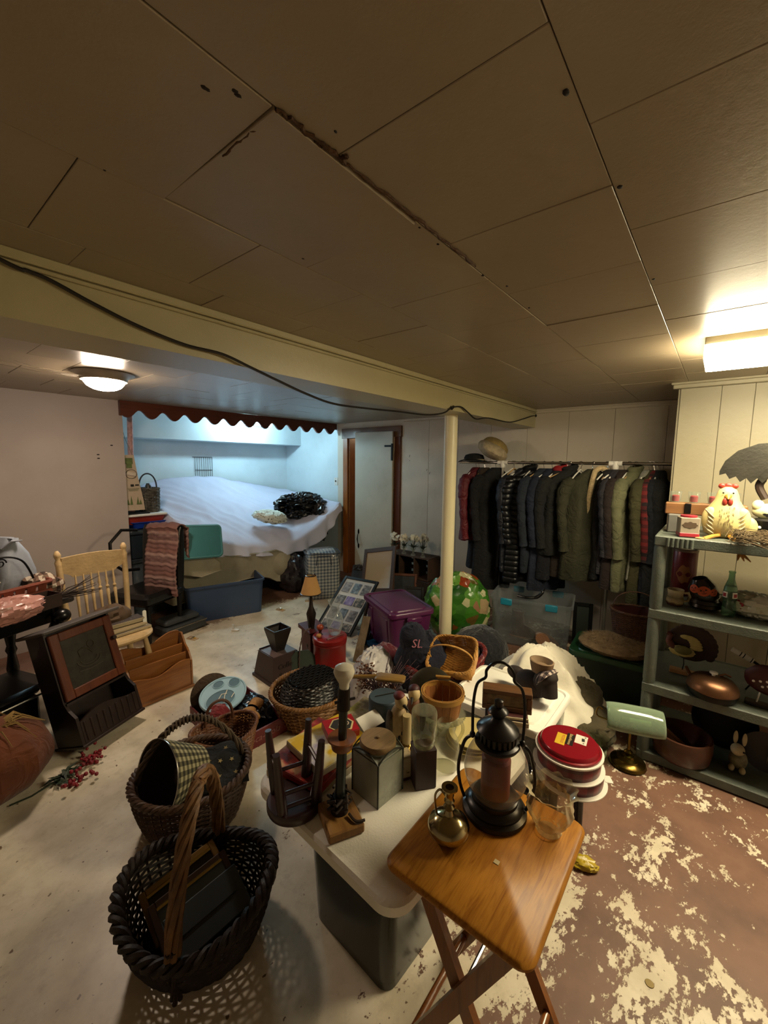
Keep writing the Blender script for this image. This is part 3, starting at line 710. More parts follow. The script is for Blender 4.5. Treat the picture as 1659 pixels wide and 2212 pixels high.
jb = G(); jb.lathe([(0.028, 0), (0.032, 0.1), (0.036, 0.2), (0.030, 0.26), (0.016, 0.29)], 20); tag(jb.obj('stoneware_jar', mat('dark_stoneware', '33322f', 0.4), loc=(1.93, 4.86, 1.10)), 'dark domed jar standing in the grey wicker basket', 'jar')
# paper sack hung by a string and the roll of gift wrap
ps = thing('paper_sack', 'tall printed paper sack hanging by a string against the alcove edge', 'sack', (1.70, 4.66, 1.13))
M_KR = mat('pale_kraft_paper', 'b9a58c', 0.8, 0, 0.07, 6, 0.3, 30)
g = G(); W0 = 0.19
def sackring(w_, d_, z, dx): return [(dx - w_ / 2, -d_ / 2, z), (dx + w_ / 2, -d_ / 2, z), (dx + w_ / 2, d_ / 2, z), (dx - w_ / 2, d_ / 2, z)]
g.loft([sackring(0.19, 0.07, 0, 0), sackring(0.18, 0.075, 0.1, -0.005), sackring(0.14, 0.06, 0.35, -0.025), sackring(0.115, 0.04, 0.56, -0.035)], True, False)
g.obj('paper', M_KR, ps, smooth=30)
g = G(); g.tube([(-0.085, 0, 0.55), (-0.065, -0.01, 0.72), (-0.06, -0.012, 0.79)], 0.002, 5); g.tube([(0.02, 0, 0.55), (-0.045, -0.01, 0.72), (-0.06, -0.012, 0.79)], 0.002, 5); g.obj('string', mat('green_string', '54634c', 0.8), ps)
M_INK = mat('black_print', '17150f', 0.7, 0, 0)
M_INKG = mat('green_print', '5d6b3a', 0.8, 0, 0.3, 40)
tilt = math.radians(90 + 3.5)
g = G(); R_ = [(0.05 * math.cos(2 * PI * i / 40), 0.045 * math.sin(2 * PI * i / 40)) for i in range(40)]
g.tube([(x, 0, y) for x, y in R_], 0.0045, 5, closed=True, flat=0.3); g.obj('round_emblem', M_INK, ps, loc=(-0.018, -0.040, 0.37))
G().box((0, 0, 0), (0.085, 0.002, 0.032), R=Euler((0, 0.2, 0)).to_matrix()).obj('emblem_band', mat('emblem_paper', 'c9b9a2', 0.8), ps, loc=(-0.016, -0.041, 0.372))
g = G(); g.box((-0.015, -0.0405, 0.255), (0.03, 0.002, 0.022)); g.box((0.03, -0.0405, 0.258), (0.035, 0.002, 0.012)); g.obj('small_print', M_INK, ps)
g = G()
for k in range(4): g.box((-0.005, -0.042, 0.225 - 0.008 * k), (0.11 - 0.01 * k, 0.002, 0.0016))
g.obj('fine_print', M_INKG, ps)
for dx, hh in ((-0.06, 0.06), (-0.03, 0.09), (0.03, 0.08), (0.055, 0.05)): G().prism([(dx - 0.013, 0.06), (dx + 0.013, 0.06), (dx, 0.06 + hh)], -0.0415, -0.0395).obj('tree_print', M_INKG, ps, smooth=0)
g = G(); g.box((-0.03, -0.03, 0.50), (0.07, 0.002, 0.06)); g.box((-0.03, -0.033, 0.45), (0.05, 0.002, 0.04)); g.obj('leaf_print', M_INKG, ps)
gr = G(); gr.lathe([(0.027, 0), (0.027, 1.03), (0.022, 1.03), (0.022, 0.98)], 24); tag(gr.obj('gift_wrap_roll', mat('mottled_pink_wrap', 'b07f74', 0.5, 0, 0.35, 30), loc=(1.735, 4.80, 1.086), rot=(0.03, 0.02, 0)), 'tall roll of mottled pink gift wrap standing behind the paper sack', 'gift wrap')
# wire rack on the alcove wall
q0, q1 = ony(418, 987, YA - 0.02), ony(460, 1030, YA - 0.02)
wk = thing('wire_rack', 'black wire letter rack fixed on the alcove back wall', 'wire rack', (q0.x, YA - 0.012, q1.z - 0.05))
g = G(); Wd = q1.x - q0.x; Hh = q0.z - q1.z + 0.05
for i in range(9): g.tube([(Wd * (0.08 + 0.92 * i / 8), 0, 0), (Wd * (0.08 + 0.92 * i / 8), 0, Hh)], 0.003, 5)
for z_ in (0.0, Hh * 0.45, Hh): g.tube([(-0.01 if z_ == Hh else Wd * 0.08, 0, z_), (Wd, 0, z_)], 0.0035, 5)
g.obj('wires', M_BLACKM, wk)

# ================================================================== clear bags by the door
M_PLAID = checks('blue_grey_plaid', 'd9d5c8', '9aa0a6', '55606c', 160, 0.85, (0, 2))
c = at(692, 1296)
pb = thing('blanket_bag', 'zipped clear bag holding a folded blue and cream plaid blanket', 'blanket bag', (c.x + 0.12, c.y + 0.1, 0), face(c, 8))
def rb(W, D, H, r, k=0.08, seed=1):
    g = G(); rings = []
    for i in range(15):
        z = H * i / 14; s = 1 - 0.18 * abs(2 * i / 14 - 1) ** 6
        rings.append([(x * (1 + k * nz(x * 8, y * 8, z * 6 + seed)), y * (1 + k * nz(x * 7, y * 9, z * 7 + seed + 5)), z + 0.02 * nz(x * 6, y * 6, seed) * (i == 14)) for x, y in rrect(W * s, D * s, r, 6)])
    return g.loft(rings)
Hb = hz(c, 1192)
rb(0.40, 0.30, Hb - 0.02, 0.07, 0.12, 2).obj('blanket', M_PLAID, pb)
rb(0.43, 0.34, Hb, 0.07, 0.10, 3).obj('clear_cover', glass('clear_vinyl', 'f2f4f4', 0.93, 0.08, 'd0d4d6', 0.6), pb)
g = G(); g.tube([(x, y, Hb - 0.03) for x, y in rrect(0.42, 0.33, 0.07)], 0.006, 6, closed=True); g.tube([(-0.09, -0.17, Hb - 0.16), (-0.08, -0.185, Hb - 0.05), (0.07, -0.185, Hb - 0.05), (0.09, -0.17, Hb - 0.16)], 0.006, 6); g.obj('piping', mat('dark_blue_piping', '2c3440', 0.6), pb)
c2 = at(645, 1290)
o = G(); o.ball((0, 0, 0.22), (0.17, 0.2, 0.23), 40, 24, crumple(14, 0.25, 2.2, 0.7)); tag(o.obj('dark_bag', mat('dark_translucent_bag', '2a2426', 0.3, 0, 0.4, 10, 0.4, 20), loc=(c2.x + 0.12, c2.y + 0.28, 0), smooth=30), 'dark crumpled plastic bag between the bed and the plaid blanket bag', 'plastic bag')
# snap traps and litter on the floor
for i, (px, py, a_, lab) in enumerate(((508, 1362, 0.5, 'white plastic clip lying on the peeling floor near the navy tote'), (606, 1318, 0.2, ''), (668, 1298, 0.9, ''), (416, 1380, 0.3, ''))):
    p = at(px, py)
    if i == 0:
        o = thing('plastic_clip', lab, 'clip', p, a_); G().slab(rrect(0.035, 0.08, 0.015), 0, 0.014, 0.004).obj('clip_body', M_WHITEP, o); G().lathe([(0.012, 0), (0.01, 0.05)], 12, (0, 0.02, 0.01)).obj('spring_post', M_WHITEP, o)
    else:
        o = thing('mouse_trap', 'small wooden mouse trap with wire bail set on the floor', 'mouse trap', p, a_, 'mouse traps by the bed')
        G().box((0, 0, 0.004), (0.05, 0.10, 0.008), 0.001).obj('board', wood('trap_pine', 'a98a62', 'c0a078', 0.7), o, smooth=0)
        g = G(); g.tube([(-0.02, 0, 0.011), (-0.02, 0.04, 0.014), (0.02, 0.04, 0.014), (0.02, 0, 0.011)], 0.0018, 5); g.tube([(-0.024, 0, 0.011), (0.024, 0, 0.011)], 0.004, 6); g.obj('wire_bail', M_CHROME, o)
        G().box((0, -0.025, 0.012), (0.018, 0.02, 0.006)).obj('bait_pedal', mat('yellow_pedal', 'b58a2a', 0.6), o)

# ================================================================== black upholstered chair with the striped throw
c = at(345, 1372)
bc = thing('black_chair', 'tall black padded chair standing side on with a striped throw over it', 'chair', (c.x - 0.06, c.y + 0.05, 0), math.radians(22))
M_BLKV = mat('black_vinyl', '0b0908', 0.3, 0, 0.2, 8, 0.2, 40)
# local: back is a tall upright slab facing -x
g = G(); g.loft([[(x + 0.06 * (z - 0.45), y, z) for x, y in rrect(d_, 0.44, 0.035)] for d_, z in ((0.07, 0.40), (0.10, 0.55), (0.10, 0.85), (0.09, 0.98), (0.05, 1.02))]); g.obj('backrest', M_BLKV, bc, loc=(0.18, 0, 0))
G().slab(rrect(0.44, 0.46, 0.05), 0.36, 0.47, 0.03).obj('seat', M_BLKV, bc, loc=(-0.02, 0, 0))
for sx in (-0.19, 0.17):
    for sy in (-0.19, 0.19): G().lathe([(0.018, 0), (0.022, 0.37)], 10, (sx, sy, 0)).obj('leg', M_BLACKM, bc)
G().tube([(0.10, 0.2, 0.98), (-0.05, 0.22, 1.0), (-0.17, 0.22, 0.9), (-0.17, 0.22, 0.72), (-0.05, 0.22, 0.62), (0.1, 0.2, 0.6)], 0.014, 8).obj('armrest', M_BLACKM, bc)
th = thing('striped_throw', 'ribbed brown and pink striped knitted throw hung over the black chair back', 'throw', (c.x - 0.06, c.y + 0.05, 0.45), math.radians(22))
def throw_pt(u, v):
    s = v * 1.02; y = -0.215 + 0.36 * u - 0.13 * max(0, 0.6 - v)
    if s < 0.60: x, z = 0.145 - 0.10 * (0.60 - s) / 0.6 - 0.02 * math.sin(s * 9), 1.0 - (0.60 - s)
    elif s < 0.72: k = (s - 0.60) / 0.12; x, z = 0.145 + 0.135 * k, 1.0 + 0.04 * math.sin(PI * k)
    else: x, z = 0.285 + 0.01, 1.0 - (s - 0.72)
    return (x + 0.010 * nz(u * 6, v * 7, 4) + 0.004 * math.sin(v * 160), y + 0.012 * nz(v * 9, u * 3, 2), z - 0.45 + 0.02 * nz(u * 5, v * 4, 7))
G().grid(throw_pt, 24, 110).obj('knit', stripes('ribbed_throw', ('7a5850', '6e4a44', '8b6a60', '5c3d3a', '94766c', '775148'), 5.0, 2), th, thick=0.012)
vc = thing('tool_case', 'grey moulded tool case with a silver edge on the floor by the black chair', 'case', at(392, 1362), face(c, 30))
G().slab(rrect(0.42, 0.22, 0.03), 0, 0.10, 0.02).obj('lower_shell', mat('grey_case_plastic', '35383a', 0.45), vc); G().slab(rrect(0.36, 0.18, 0.03), 0.10, 0.16, 0.02).obj('upper_shell', MATS['grey_case_plastic'], vc, loc=(-0.02, 0.02, 0))
G().tube([(-0.20, -0.115, 0.085), (0.20, -0.115, 0.085)], 0.006, 6).obj('metal_edge', M_CHROME, vc)

# ================================================================== cream press-back chair
M_CRMP = mat('cream_chair_paint', 'c6a878', 0.42, 0, 0.12, 12, 0.2, 60, dust='a8895a')
cs = Vector((0.97, 3.16, 0))
cc = thing('spindle_chair', 'cream painted wooden chair with turned back spindles and a saddle seat', 'chair', cs, math.radians(2))
g = G(); seat = [(0.235 * math.copysign(abs(math.cos(t)) ** 0.75, math.cos(t)), 0.215 * math.copysign(abs(math.sin(t)) ** 0.75, math.sin(t)) * (1.0 if math.sin(t) < 0 else 0.92)) for t in [2 * PI * i / 40 for i in range(40)]]
g.slab(seat, 0.425, 0.46, 0.012); g.obj('seat', M_CRMP, cc)
for sx in (-1, 1):
    g = G(); P = [(sx * 0.175, 0.17, 0.45), (sx * 0.185, 0.20, 0.55), (sx * 0.195, 0.225, 0.75), (sx * 0.20, 0.25, 0.95), (sx * 0.202, 0.26, 1.03)]
    g.tube(catmull(P, 6), [0.019] * 18 + [0.022, 0.014, 0.020, 0.021, 0.017, 0.012, 0.008][:7], 10); g.obj('back_post', M_CRMP, cc)
def prail():
    T = []
    for i in range(41):
        x = -0.185 + 0.37 * i / 40; t = abs(2 * i / 40 - 1)
        T.append((x, 0.98 + 0.012 * math.cos(PI * (x / 0.37)), 0.84 + (0.035 * max(0, (t - 0.72) / 0.28) ** 0.5 if t > 0.72 else 0.0)))
    g = G(); A = [[g.v((x, 0.235 + yy, z)) for (x, z) in ((a, b), (a, c_))] for yy in (0, 0.02) for a, b, c_ in T]
    n = 41
    F_, B_ = A[:n], A[n:]
    for i in range(n - 1):
        g.f((F_[i][0], F_[i + 1][0], F_[i + 1][1], F_[i][1])); g.f((B_[i + 1][0], B_[i][0], B_[i][1], B_[i + 1][1])); g.f((F_[i][0], B_[i][0], B_[i + 1][0], F_[i + 1][0])); g.f((F_[i][1], F_[i + 1][1], B_[i + 1][1], B_[i][1]))
    g.f((F_[0][0], F_[0][1], B_[0][1], B_[0][0])); g.f((F_[-1][1], F_[-1][0], B_[-1][0], B_[-1][1])); return g
prail().obj('crest_rail', M_CRMP, cc)
for i in range(6):
    x = -0.115 + 0.046 * i; pr = [(0.007, 0), (0.008, 0.1), (0.009, 0.2), (0.012, 0.27), (0.006, 0.28), (0.013, 0.295), (0.006, 0.31), (0.011, 0.335), (0.006, 0.36), (0.006, 0.41)]
    g = G(); g.lathe(pr, 10); g.obj('spindle', M_CRMP, cc, loc=(x, 0.178, 0.445), rot=(-0.145, 0, 0))
g = G(); g.tube([(-0.18, 0.195, 0.50), (0.18, 0.195, 0.50)], 0.010, 8); g.obj('lower_rail', M_CRMP, cc)
for sx in (-1, 1):
    for sy in (-1, 1):
        g = G(); g.tube([(sx * 0.15, sy * 0.14, 0.43), (sx * 0.165, sy * 0.155, 0.30), (sx * 0.185, sy * 0.175, 0.10), (sx * 0.19, sy * 0.18, 0)], [0.014, 0.021, 0.018, 0.012], 10); g.obj('leg', M_CRMP, cc)
for yy in (-0.16, 0.16): G().tube([(-0.17, yy, 0.2), (0.17, yy, 0.2)], 0.010, 8).obj('stretcher', M_CRMP, cc)
# things lying on its seat
M_OLDW = wood('weathered_brown_board', '3a2a1c', '54402c', 0.7)
sb = at(283, 1362, 0.46)
for i, (dx, dy, dz, W_, D_, H_, rz_, nm, lab, m_) in enumerate((
    (0.06, -0.04, 0.0, 0.30, 0.14, 0.02, 0.1, 'flat_book', 'thin grey book at the bottom of the pile on the cream chair seat', mat('grey_boards', '6e6250', 0.7)),
    (0.05, -0.03, 0.021, 0.28, 0.13, 0.018, 0.14, 'flat_book', 'tan backed book in the middle of the pile on the cream chair seat', mat('tan_boards', '8a7854', 0.7)),
    (0.08, 0.0, 0.042, 0.22, 0.10, 0.03, 0.05, 'carved_box', 'dark carved box on top of the pile on the cream chair seat', mat('dark_carved_wood', '3c3028', 0.7, 0, 0.4, 50, 0.8, 60)))):
    o = thing(nm, lab, 'book' if 'book' in nm else 'box', (cs.x + dx, cs.y + dy, 0.462 + dz), rz_)
    G().box((0, 0, H_ / 2), (W_, D_, H_), 0.002).obj('cover', m_, o, smooth=0); G().box((0.004, -0.004, H_ / 2), (W_ - 0.006, D_, H_ - 0.006)).obj('page_block' if 'book' in nm else 'front_panel', mat('old_paper', 'b7a888', 0.8), o, smooth=0)
wp2 = G(); wp2.slab([(x, y) for x, y in rrect(0.025, 0.17, 0.012)], 0, 0.006, 0.002); tag(wp2.obj('wooden_stick', mat('pale_stick', 'b9b7a4', 0.7), loc=(cs.x + 0.19, cs.y - 0.06, 0.50), rot=(0.9, 0.0, -0.35)), 'pale wooden paddle stick propped on the books on the cream chair', 'stick')
o = G(); o.ball((0, 0, 0.07), (0.13, 0.10, 0.09), 24, 14, crumple(33, 0.35, 1.6, 0.5)); tag(o.obj('paper_bag', mat('brown_paper', '54402c', 0.85), loc=(cs.x + 0.02, cs.y + 0.09, 0.462), smooth=30), 'crumpled brown paper bag slumped at the back of the cream chair seat', 'paper bag')

# ================================================================== letter organiser, cabinet
M_PINE = wood('honey_pine', '7a4518', '98602a', 0.42, 2.2, 0, 0.25)
a, b = at(288, 1535), at(413, 1482); ang = math.atan2(b.y - a.y, b.x - a.x); mid = (a + b) / 2; nr = Vector((-math.sin(ang), math.cos(ang), 0))
W_ = (b - a).length + 0.02; H_ = 0.385
og = thing('letter_organizer', 'honey pine letter organizer with wavy topped dividers on the floor', 'organizer', mid + nr * 0.08, ang)
def wavy(W, h0, h1, amp, y0, t=0.012, z0=0.02):
    p = [(-W / 2, z0), (W / 2, z0)] + [(W / 2 - W * i / 24, h0 + (h1 - h0) * i / 24 + amp * math.sin(2 * PI * (i / 24) * 1.15 + 0.5)) for i in range(25)]
    g = G(); g.loft([[(x, y0, z) for x, z in p], [(x, y0 + t, z) for x, z in p]]); return g
wavy(W_ - 0.02, 0.20, 0.175, 0.02, -0.082).obj('front_panel', M_PINE, og, smooth=20)
wavy(W_ - 0.02, 0.375, 0.35, 0.022, 0.07).obj('back_panel', M_PINE, og, smooth=20)
for yy, zz in ((-0.03, 0.255), (0.02, 0.305)): G().box((0, yy, zz / 2 + 0.02), (W_ - 0.03, 0.010, zz - 0.04), 0.002).obj('divider', M_PINE, og, smooth=0)
G().box((0, -0.005, 0.01), (W_ + 0.015, 0.19, 0.02), 0.003).obj('bottom_board', M_PINE, og, smooth=0)
for s in (-1, 1):
    pp = [(-0.082, 0.0), (0.082, 0.0), (0.082, 0.37), (0.05, 0.375), (0.0, 0.30), (-0.05, 0.255), (-0.082, 0.20)]
    g = G(); g.loft([[(s * W_ / 2 - 0.006, y, z) for y, z in pp], [(s * W_ / 2 + 0.006, y, z) for y, z in pp]]); g.obj('side_panel', M_PINE, og, smooth=0)
G().box((W_ / 2 + 0.018, 0.03, 0.24), (0.03, 0.03, 0.03), 0.004).obj('peg', M_PINE, og)

M_DKW = wood('dark_walnut_stain', '1b0f0a', '2a1710', 0.4, 2.2, 2, 0.25)
M_REDW = wood('red_brown_frame', '55260f', '70371a', 0.38, 2.2, 2, 0.3)
a, b = at(175, 1632), at(290, 1552); ang = math.atan2(b.y - a.y, b.x - a.x); mid = (a + b) / 2
cb = thing('wall_cabinet', 'dark wooden wall cabinet with punched tin door and letter tray leaning back', 'cabinet', (mid.x, mid.y, 0.045), rot=(math.radians(-17), 0, ang - 0.04))
W_ = (b - a).length * 1.04; H_ = 0.66; D_ = 0.15
for s in (-1, 1):
    pp = [(-0.06, 0), (D_, 0), (D_, H_), (0.0, H_), (0.0, 0.26), (-0.02, 0.215), (-0.06, 0.17)]
    g = G(); g.loft([[(s * W_ / 2 - 0.008, y, z) for y, z in pp], [(s * W_ / 2 + 0.008, y, z) for y, z in pp]]); g.obj('side_panel', M_DKW, cb, smooth=0)
G().box((0, D_ - 0.006, H_ / 2), (W_, 0.012, H_), 0.002).obj('back_panel', M_DKW, cb, smooth=0)
G().box((0, 0.05, 0.008), (W_ + 0.03, 0.24, 0.016), 0.003).obj('bottom_board', M_DKW, cb, smooth=0)
G().box((0, 0.06, 0.25), (W_, 0.15, 0.012)).obj('shelf', M_DKW, cb, smooth=0)
G().slab(rrect(W_ + 0.09, D_ + 0.09, 0.01), H_, H_ + 0.018, 0.004).obj('top_board', mat('lighter_dark_top', '4c443f', 0.7, 0, 0.15, 10), cb, loc=(0, 0.055, 0))  # top board a lighter tone than the cabinet sides
p = [(-W_ / 2 + 0.01, 0.016), (W_ / 2 - 0.01, 0.016)] + [(W_ / 2 - 0.01 - (W_ - 0.02) * i / 24, 0.165 + 0.03 * math.sin(PI * (1 - i / 24) * 1.4 + 0.2) - 0.03 * (i / 24)) for i in range(25)]
g = G(); g.loft([[(x, -0.06, z) for x, z in p], [(x, -0.046, z) for x, z in p]]); g.obj('tray_front', M_DKW, cb, smooth=20)
for i in range(9):
    x = -W_ / 2 + 0.03 + (W_ - 0.06) * i / 8; G().box((x, -0.063, 0.082), (0.014, 0.006, 0.11), 0.003).obj('flute', M_DKW, cb)
dr = thing('door', '', '', (0, -0.012, 0.265)); del dr['label'], dr['category']; dr.parent = cb
fw, fh = W_ - 0.004, H_ - 0.28
for c_, d_ in (((-fw / 2 + 0.025, 0, fh / 2), (0.05, 0.022, fh)), ((fw / 2 - 0.025, 0, fh / 2), (0.05, 0.022, fh)), ((0, 0, 0.025), (fw - 0.1, 0.022, 0.05)), ((0, 0, fh - 0.025), (fw - 0.1, 0.022, 0.05))):
    G().box(c_, d_, 0.004).obj('door_rail', M_REDW, dr, smooth=0)
n_ = NT('punched_tin'); v_ = n_.coords(); n_.link(n_.ramp(n_.noise(v_, 20, 5), ((0.3, lin('28241e')), (0.7, lin('3e382e')))), n_.b.inputs['Base Color']); n_.b.inputs['Metallic'].default_value = 0.5; n_.b.inputs['Roughness'].default_value = 0.5
G().box((0, 0.006, fh / 2), (fw - 0.09, 0.006, fh - 0.09)).obj('tin_panel', n_.m, dr, smooth=0)
g = G(); M_TINL = mat('tin_relief', '544c3e', 0.5, 0.5)
g.tube([(0.07 * math.cos(t), 0, -0.02 + 0.045 * math.sin(t)) for t in [PI * 1.02 + PI * 0.96 * i / 20 for i in range(21)]], 0.0022, 5); g.tube([(0.05 * math.cos(t), 0, -0.02 + 0.03 * math.sin(t)) for t in [PI * 1.02 + PI * 0.96 * i / 20 for i in range(21)]], 0.0018, 5)
g.tube([(0.02 * math.cos(t) + 0.03, 0, 0.055 + 0.022 * math.sin(t)) for t in [2 * PI * i / 20 for i in range(20)]], 0.002, 5, closed=True); g.tube([(-0.045, 0, 0.0), (-0.05, 0, 0.04), (-0.02, 0, 0.05), (0.01, 0, 0.03), (0.03, 0, 0.0)], 0.002, 5); g.tube([(-0.07, 0, -0.075), (0, 0, -0.083), (0.07, 0, -0.075)], 0.002, 5)
g.obj('punched_bird', M_TINL, dr, loc=(0.0, 0.0, fh / 2 + 0.01))
G().lathe([(0.006, 0), (0.006, 0.012), (0.014, 0.016), (0.012, 0.026)], 14).obj('knob', M_DKW, dr, loc=(fw / 2 - 0.025, -0.011, fh * 0.62), rot=(PI / 2, 0, 0))

# ================================================================== black table with its load
M_EBON = mat('black_lacquer', '0c0a0a', 0.28, 0, 0.2, 6, dust='181514')
bt_ = thing('black_side_table', 'black lacquered old table with turned legs against the wall', 'table', (0.22, 3.35, 0), math.radians(20))
G().slab(rrect(1.02, 0.60, 0.02), 0.715, 0.745, 0.006).obj('table_top', mat('lighter_black_top', '2a2523', 0.5, 0, 0.2, 7), bt_)  # top a lighter black than the apron and legs
for c_, d_ in (((0, -0.24, 0.66), (0.86, 0.02, 0.11)), ((0, 0.24, 0.66), (0.86, 0.02, 0.11)), ((-0.42, 0, 0.66), (0.02, 0.46, 0.11)), ((0.42, 0, 0.66), (0.02, 0.46, 0.11))): G().box(c_, d_, 0.003).obj('apron', M_EBON, bt_, smooth=0)
for sx in (-0.42, 0.42):
    for sy in (-0.24, 0.24):
        G().lathe([(0.022, 0), (0.03, 0.02), (0.02, 0.05), (0.028, 0.09), (0.036, 0.20), (0.022, 0.30), (0.034, 0.33), (0.024, 0.36), (0.042, 0.50), (0.046, 0.56), (0.03, 0.60), (0.036, 0.61), (0.036, 0.72)], 20, (sx, sy, 0)).obj('leg', M_EBON, bt_)
G().box((0, 0, 0.20), (0.80, 0.36, 0.02), 0.003).obj('lower_shelf', M_EBON, bt_, smooth=0)
G().ball((0.40, -0.33, 0.655), (0.048, 0.045, 0.045), 20, 14).obj('round_boss', M_EBON, bt_)
bx = thing('footlocker', 'low black trunk in the shade under the black table', 'trunk', (0.22, 3.0, 0), math.radians(20))
G().box((0, 0, 0.15), (0.55, 0.30, 0.30), 0.02).obj('body', M_EBON, bx); G().box((0, 0, 0.33), (0.57, 0.32, 0.05), 0.02).obj('lid', M_EBON, bx); G().tube([(-0.27, -0.165, 0.30), (0.27, -0.165, 0.30)], 0.006, 6).obj('edge_strip', M_CHROME, bx)
zt = 0.747
# grey printed shopping bag
c = at(55, 1262, zt)
sbg = thing('shopping_bag', 'pale grey printed plastic shopping bag standing on the black table', 'shopping bag', (0.43, 3.60, zt), math.radians(-55))
g = G(); g.loft([[(x * (1 + 0.05 * nz(x * 9, z * 9, 1)) , y * (1 + 0.15 * nz(x * 6, z * 8, 2)), z + 0.02 * nz(x * 5, y * 5, 6) * (z > 0.3)) for x, y in rrect(w_, d_, 0.05, 6)] for w_, d_, z in ((0.44, 0.22, 0), (0.50, 0.26, 0.06), (0.51, 0.24, 0.18), (0.50, 0.18, 0.29), (0.47, 0.10, 0.36), (0.44, 0.05, 0.40))]); g.obj('bag_body', mat('grey_bag_film', '9aa0aa', 0.4, 0, 0.1, 5, 0.5, 12), sbg)
g = G(); g.tube([(0.19, -0.05, 0.34), (0.235, -0.03, 0.385), (0.27, 0.0, 0.385)], [0.03, 0.02, 0.008], 8, flat=0.4); g.obj('bag_handle', MATS['grey_bag_film'], sbg)
text('milk', 0.075, mat('grey_bag_print', '4a4c52', 0.6, 0, 0), sbg, (0.10, -0.128, 0.10), (PI / 2, -PI / 2 + 0.15, 0), shear=0.25); text('Soft', 0.085, MATS['grey_bag_print'], sbg, (0.175, -0.108, 0.235), (PI / 2, -PI / 2 + 0.15, 0), shear=0.3)
# rust coloured cut-out basket, checked cloth, wire hoop, greenery, pink bag, boxes, twigs
M_RUST = mat('rust_metal', '7a3b26', 0.6, 0.1, 0.2, 14, 0.3, 60)
rb_ = thing('rust_basket', 'rust coloured metal basket with cut-out pattern and a curled wire handle', 'basket', (0.43, 3.26, zt), math.radians(20))
for s in (-1, 1):
    for k in range(7):
        x0 = -0.21 + 0.06 * k; g = G()
        g.loft([[(x0, s * 0.10, 0.0), (x0 + 0.03, s * 0.10, 0), (x0 + 0.045, s * (0.12), 0.13), (x0 - 0.005, s * 0.12, 0.13)], [(x0, s * 0.104, 0.0), (x0 + 0.03, s * 0.104, 0), (x0 + 0.045, s * 0.124, 0.13), (x0 - 0.005, s * 0.124, 0.13)]]); g.obj('cut_out_leaf', M_RUST, rb_, smooth=0)
g = G(); g.slab(rrect(0.44, 0.22, 0.03), 0, 0.015); g.tube([(x, y, 0.135) for x, y in rrect(0.47, 0.25, 0.04)], 0.012, 6, closed=True); g.tube([(x, y, 0.07) for x, y in rrect(0.46, 0.235, 0.04)], 0.014, 6, closed=True, flat=1.6); g.obj('bands', M_RUST, rb_)
g = G(); g.tube(catmull([(-0.2, 0, 0.13), (-0.12, 0, 0.26), (0.02, 0, 0.31), (0.14, 0, 0.27), (0.2, 0, 0.13)], 8), 0.006, 6); g.tube([(0.03 + 0.03 * (1 - i / 30) * math.cos(i * 0.4), 0, 0.275 + 0.03 * (1 - i / 30) * math.sin(i * 0.4)) for i in range(26)], 0.004, 5); g.obj('wire_handle', M_BLACKM, rb_)
def leaf(g, p, d, l, w_, up=0.3):
    d = Vector(d).normalized(); s = d.cross(Vector((0, 0, 1))); s = s.normalized() if s.length > 1e-3 else Vector((1, 0, 0)); n = s.cross(d)
    p = Vector(p); P = [p, p + d * l * 0.35 + s * w_ + n * l * up * 0.2, p + d * l - n * l * up * 0.25, p + d * l * 0.35 - s * w_ + n * l * up * 0.2, p + d * l * 0.45 + n * l * up * 0.05]
    V = [g.v(q) for q in P]; g.f((V[0], V[1], V[4])); g.f((V[1], V[2], V[4])); g.f((V[2], V[3], V[4])); g.f((V[3], V[0], V[4]))
gre = thing('artificial_greenery', 'bunch of dark green artificial leaves with pale berries in the rust basket', 'artificial plant', (0.31, 3.24, zt + 0.06))
rg = random.Random(3); g = G(); g2 = G()
for k in range(110):
    d = Vector((rg.gauss(0, 1), rg.gauss(0, 1), rg.uniform(-0.2, 1.4))).normalized(); leaf(g, d * rg.uniform(0.02, 0.10), d + Vector((0, 0, 0.2)), rg.uniform(0.05, 0.09), 0.016)
for k in range(22):
    d = Vector((rg.gauss(0, 1), rg.gauss(0, 1), rg.uniform(0.2, 1.4))).normalized(); g2.ball(d * rg.uniform(0.10, 0.17) + Vector((0.03, 0, 0.02)), 0.008, 8, 6)
g.obj('leaves', mat('dark_leaf_green', '22301a', 0.6, 0, 0.4, 20), gre, smooth=0, thick=0.001, kind='stuff'); g2.obj('berries', mat('pale_berries', 'b9b59a', 0.5), gre, kind='stuff')
o = thing('checked_cloth', 'crumpled brown and cream checked cloth beside the rust basket', 'cloth', (0.66, 3.36, zt))
g = G(); g.ball((0, 0, 0.075), (0.10, 0.12, 0.08), 40, 24, crumple(41, 0.3, 2.0, 0.6)); g.obj('cloth_body', checks('brown_check', 'b9ab98', '6a5040', '33231a', 120), o)
o = G(); o.ball((0, 0, 0.05), (0.17, 0.10, 0.065), 44, 24, crumple(51, 0.3, 2.2, 0.8)); tag(o.obj('pink_bag', mat('pink_film', 'b98478', 0.3, 0, 0.12, 6, 0.5, 14), loc=(0.43, 3.02, zt), rot=(0, 0, 0.35), smooth=30), 'crumpled pink plastic bag on the front edge of the black table', 'plastic bag')
o = thing('open_carton', 'small dark brown open carton on the black table', 'carton', (0.60, 3.12, zt), math.radians(20))
g = G(); W_ = 0.16
for c_, d_ in (((0, -0.06, 0.04), (W_, 0.004, 0.08)), ((0, 0.06, 0.04), (W_, 0.004, 0.08)), ((-W_ / 2, 0, 0.04), (0.004, 0.12, 0.08)), ((W_ / 2, 0, 0.04), (0.004, 0.12, 0.08)), ((0, 0, 0.003), (W_, 0.12, 0.006))): g.box(c_, d_)
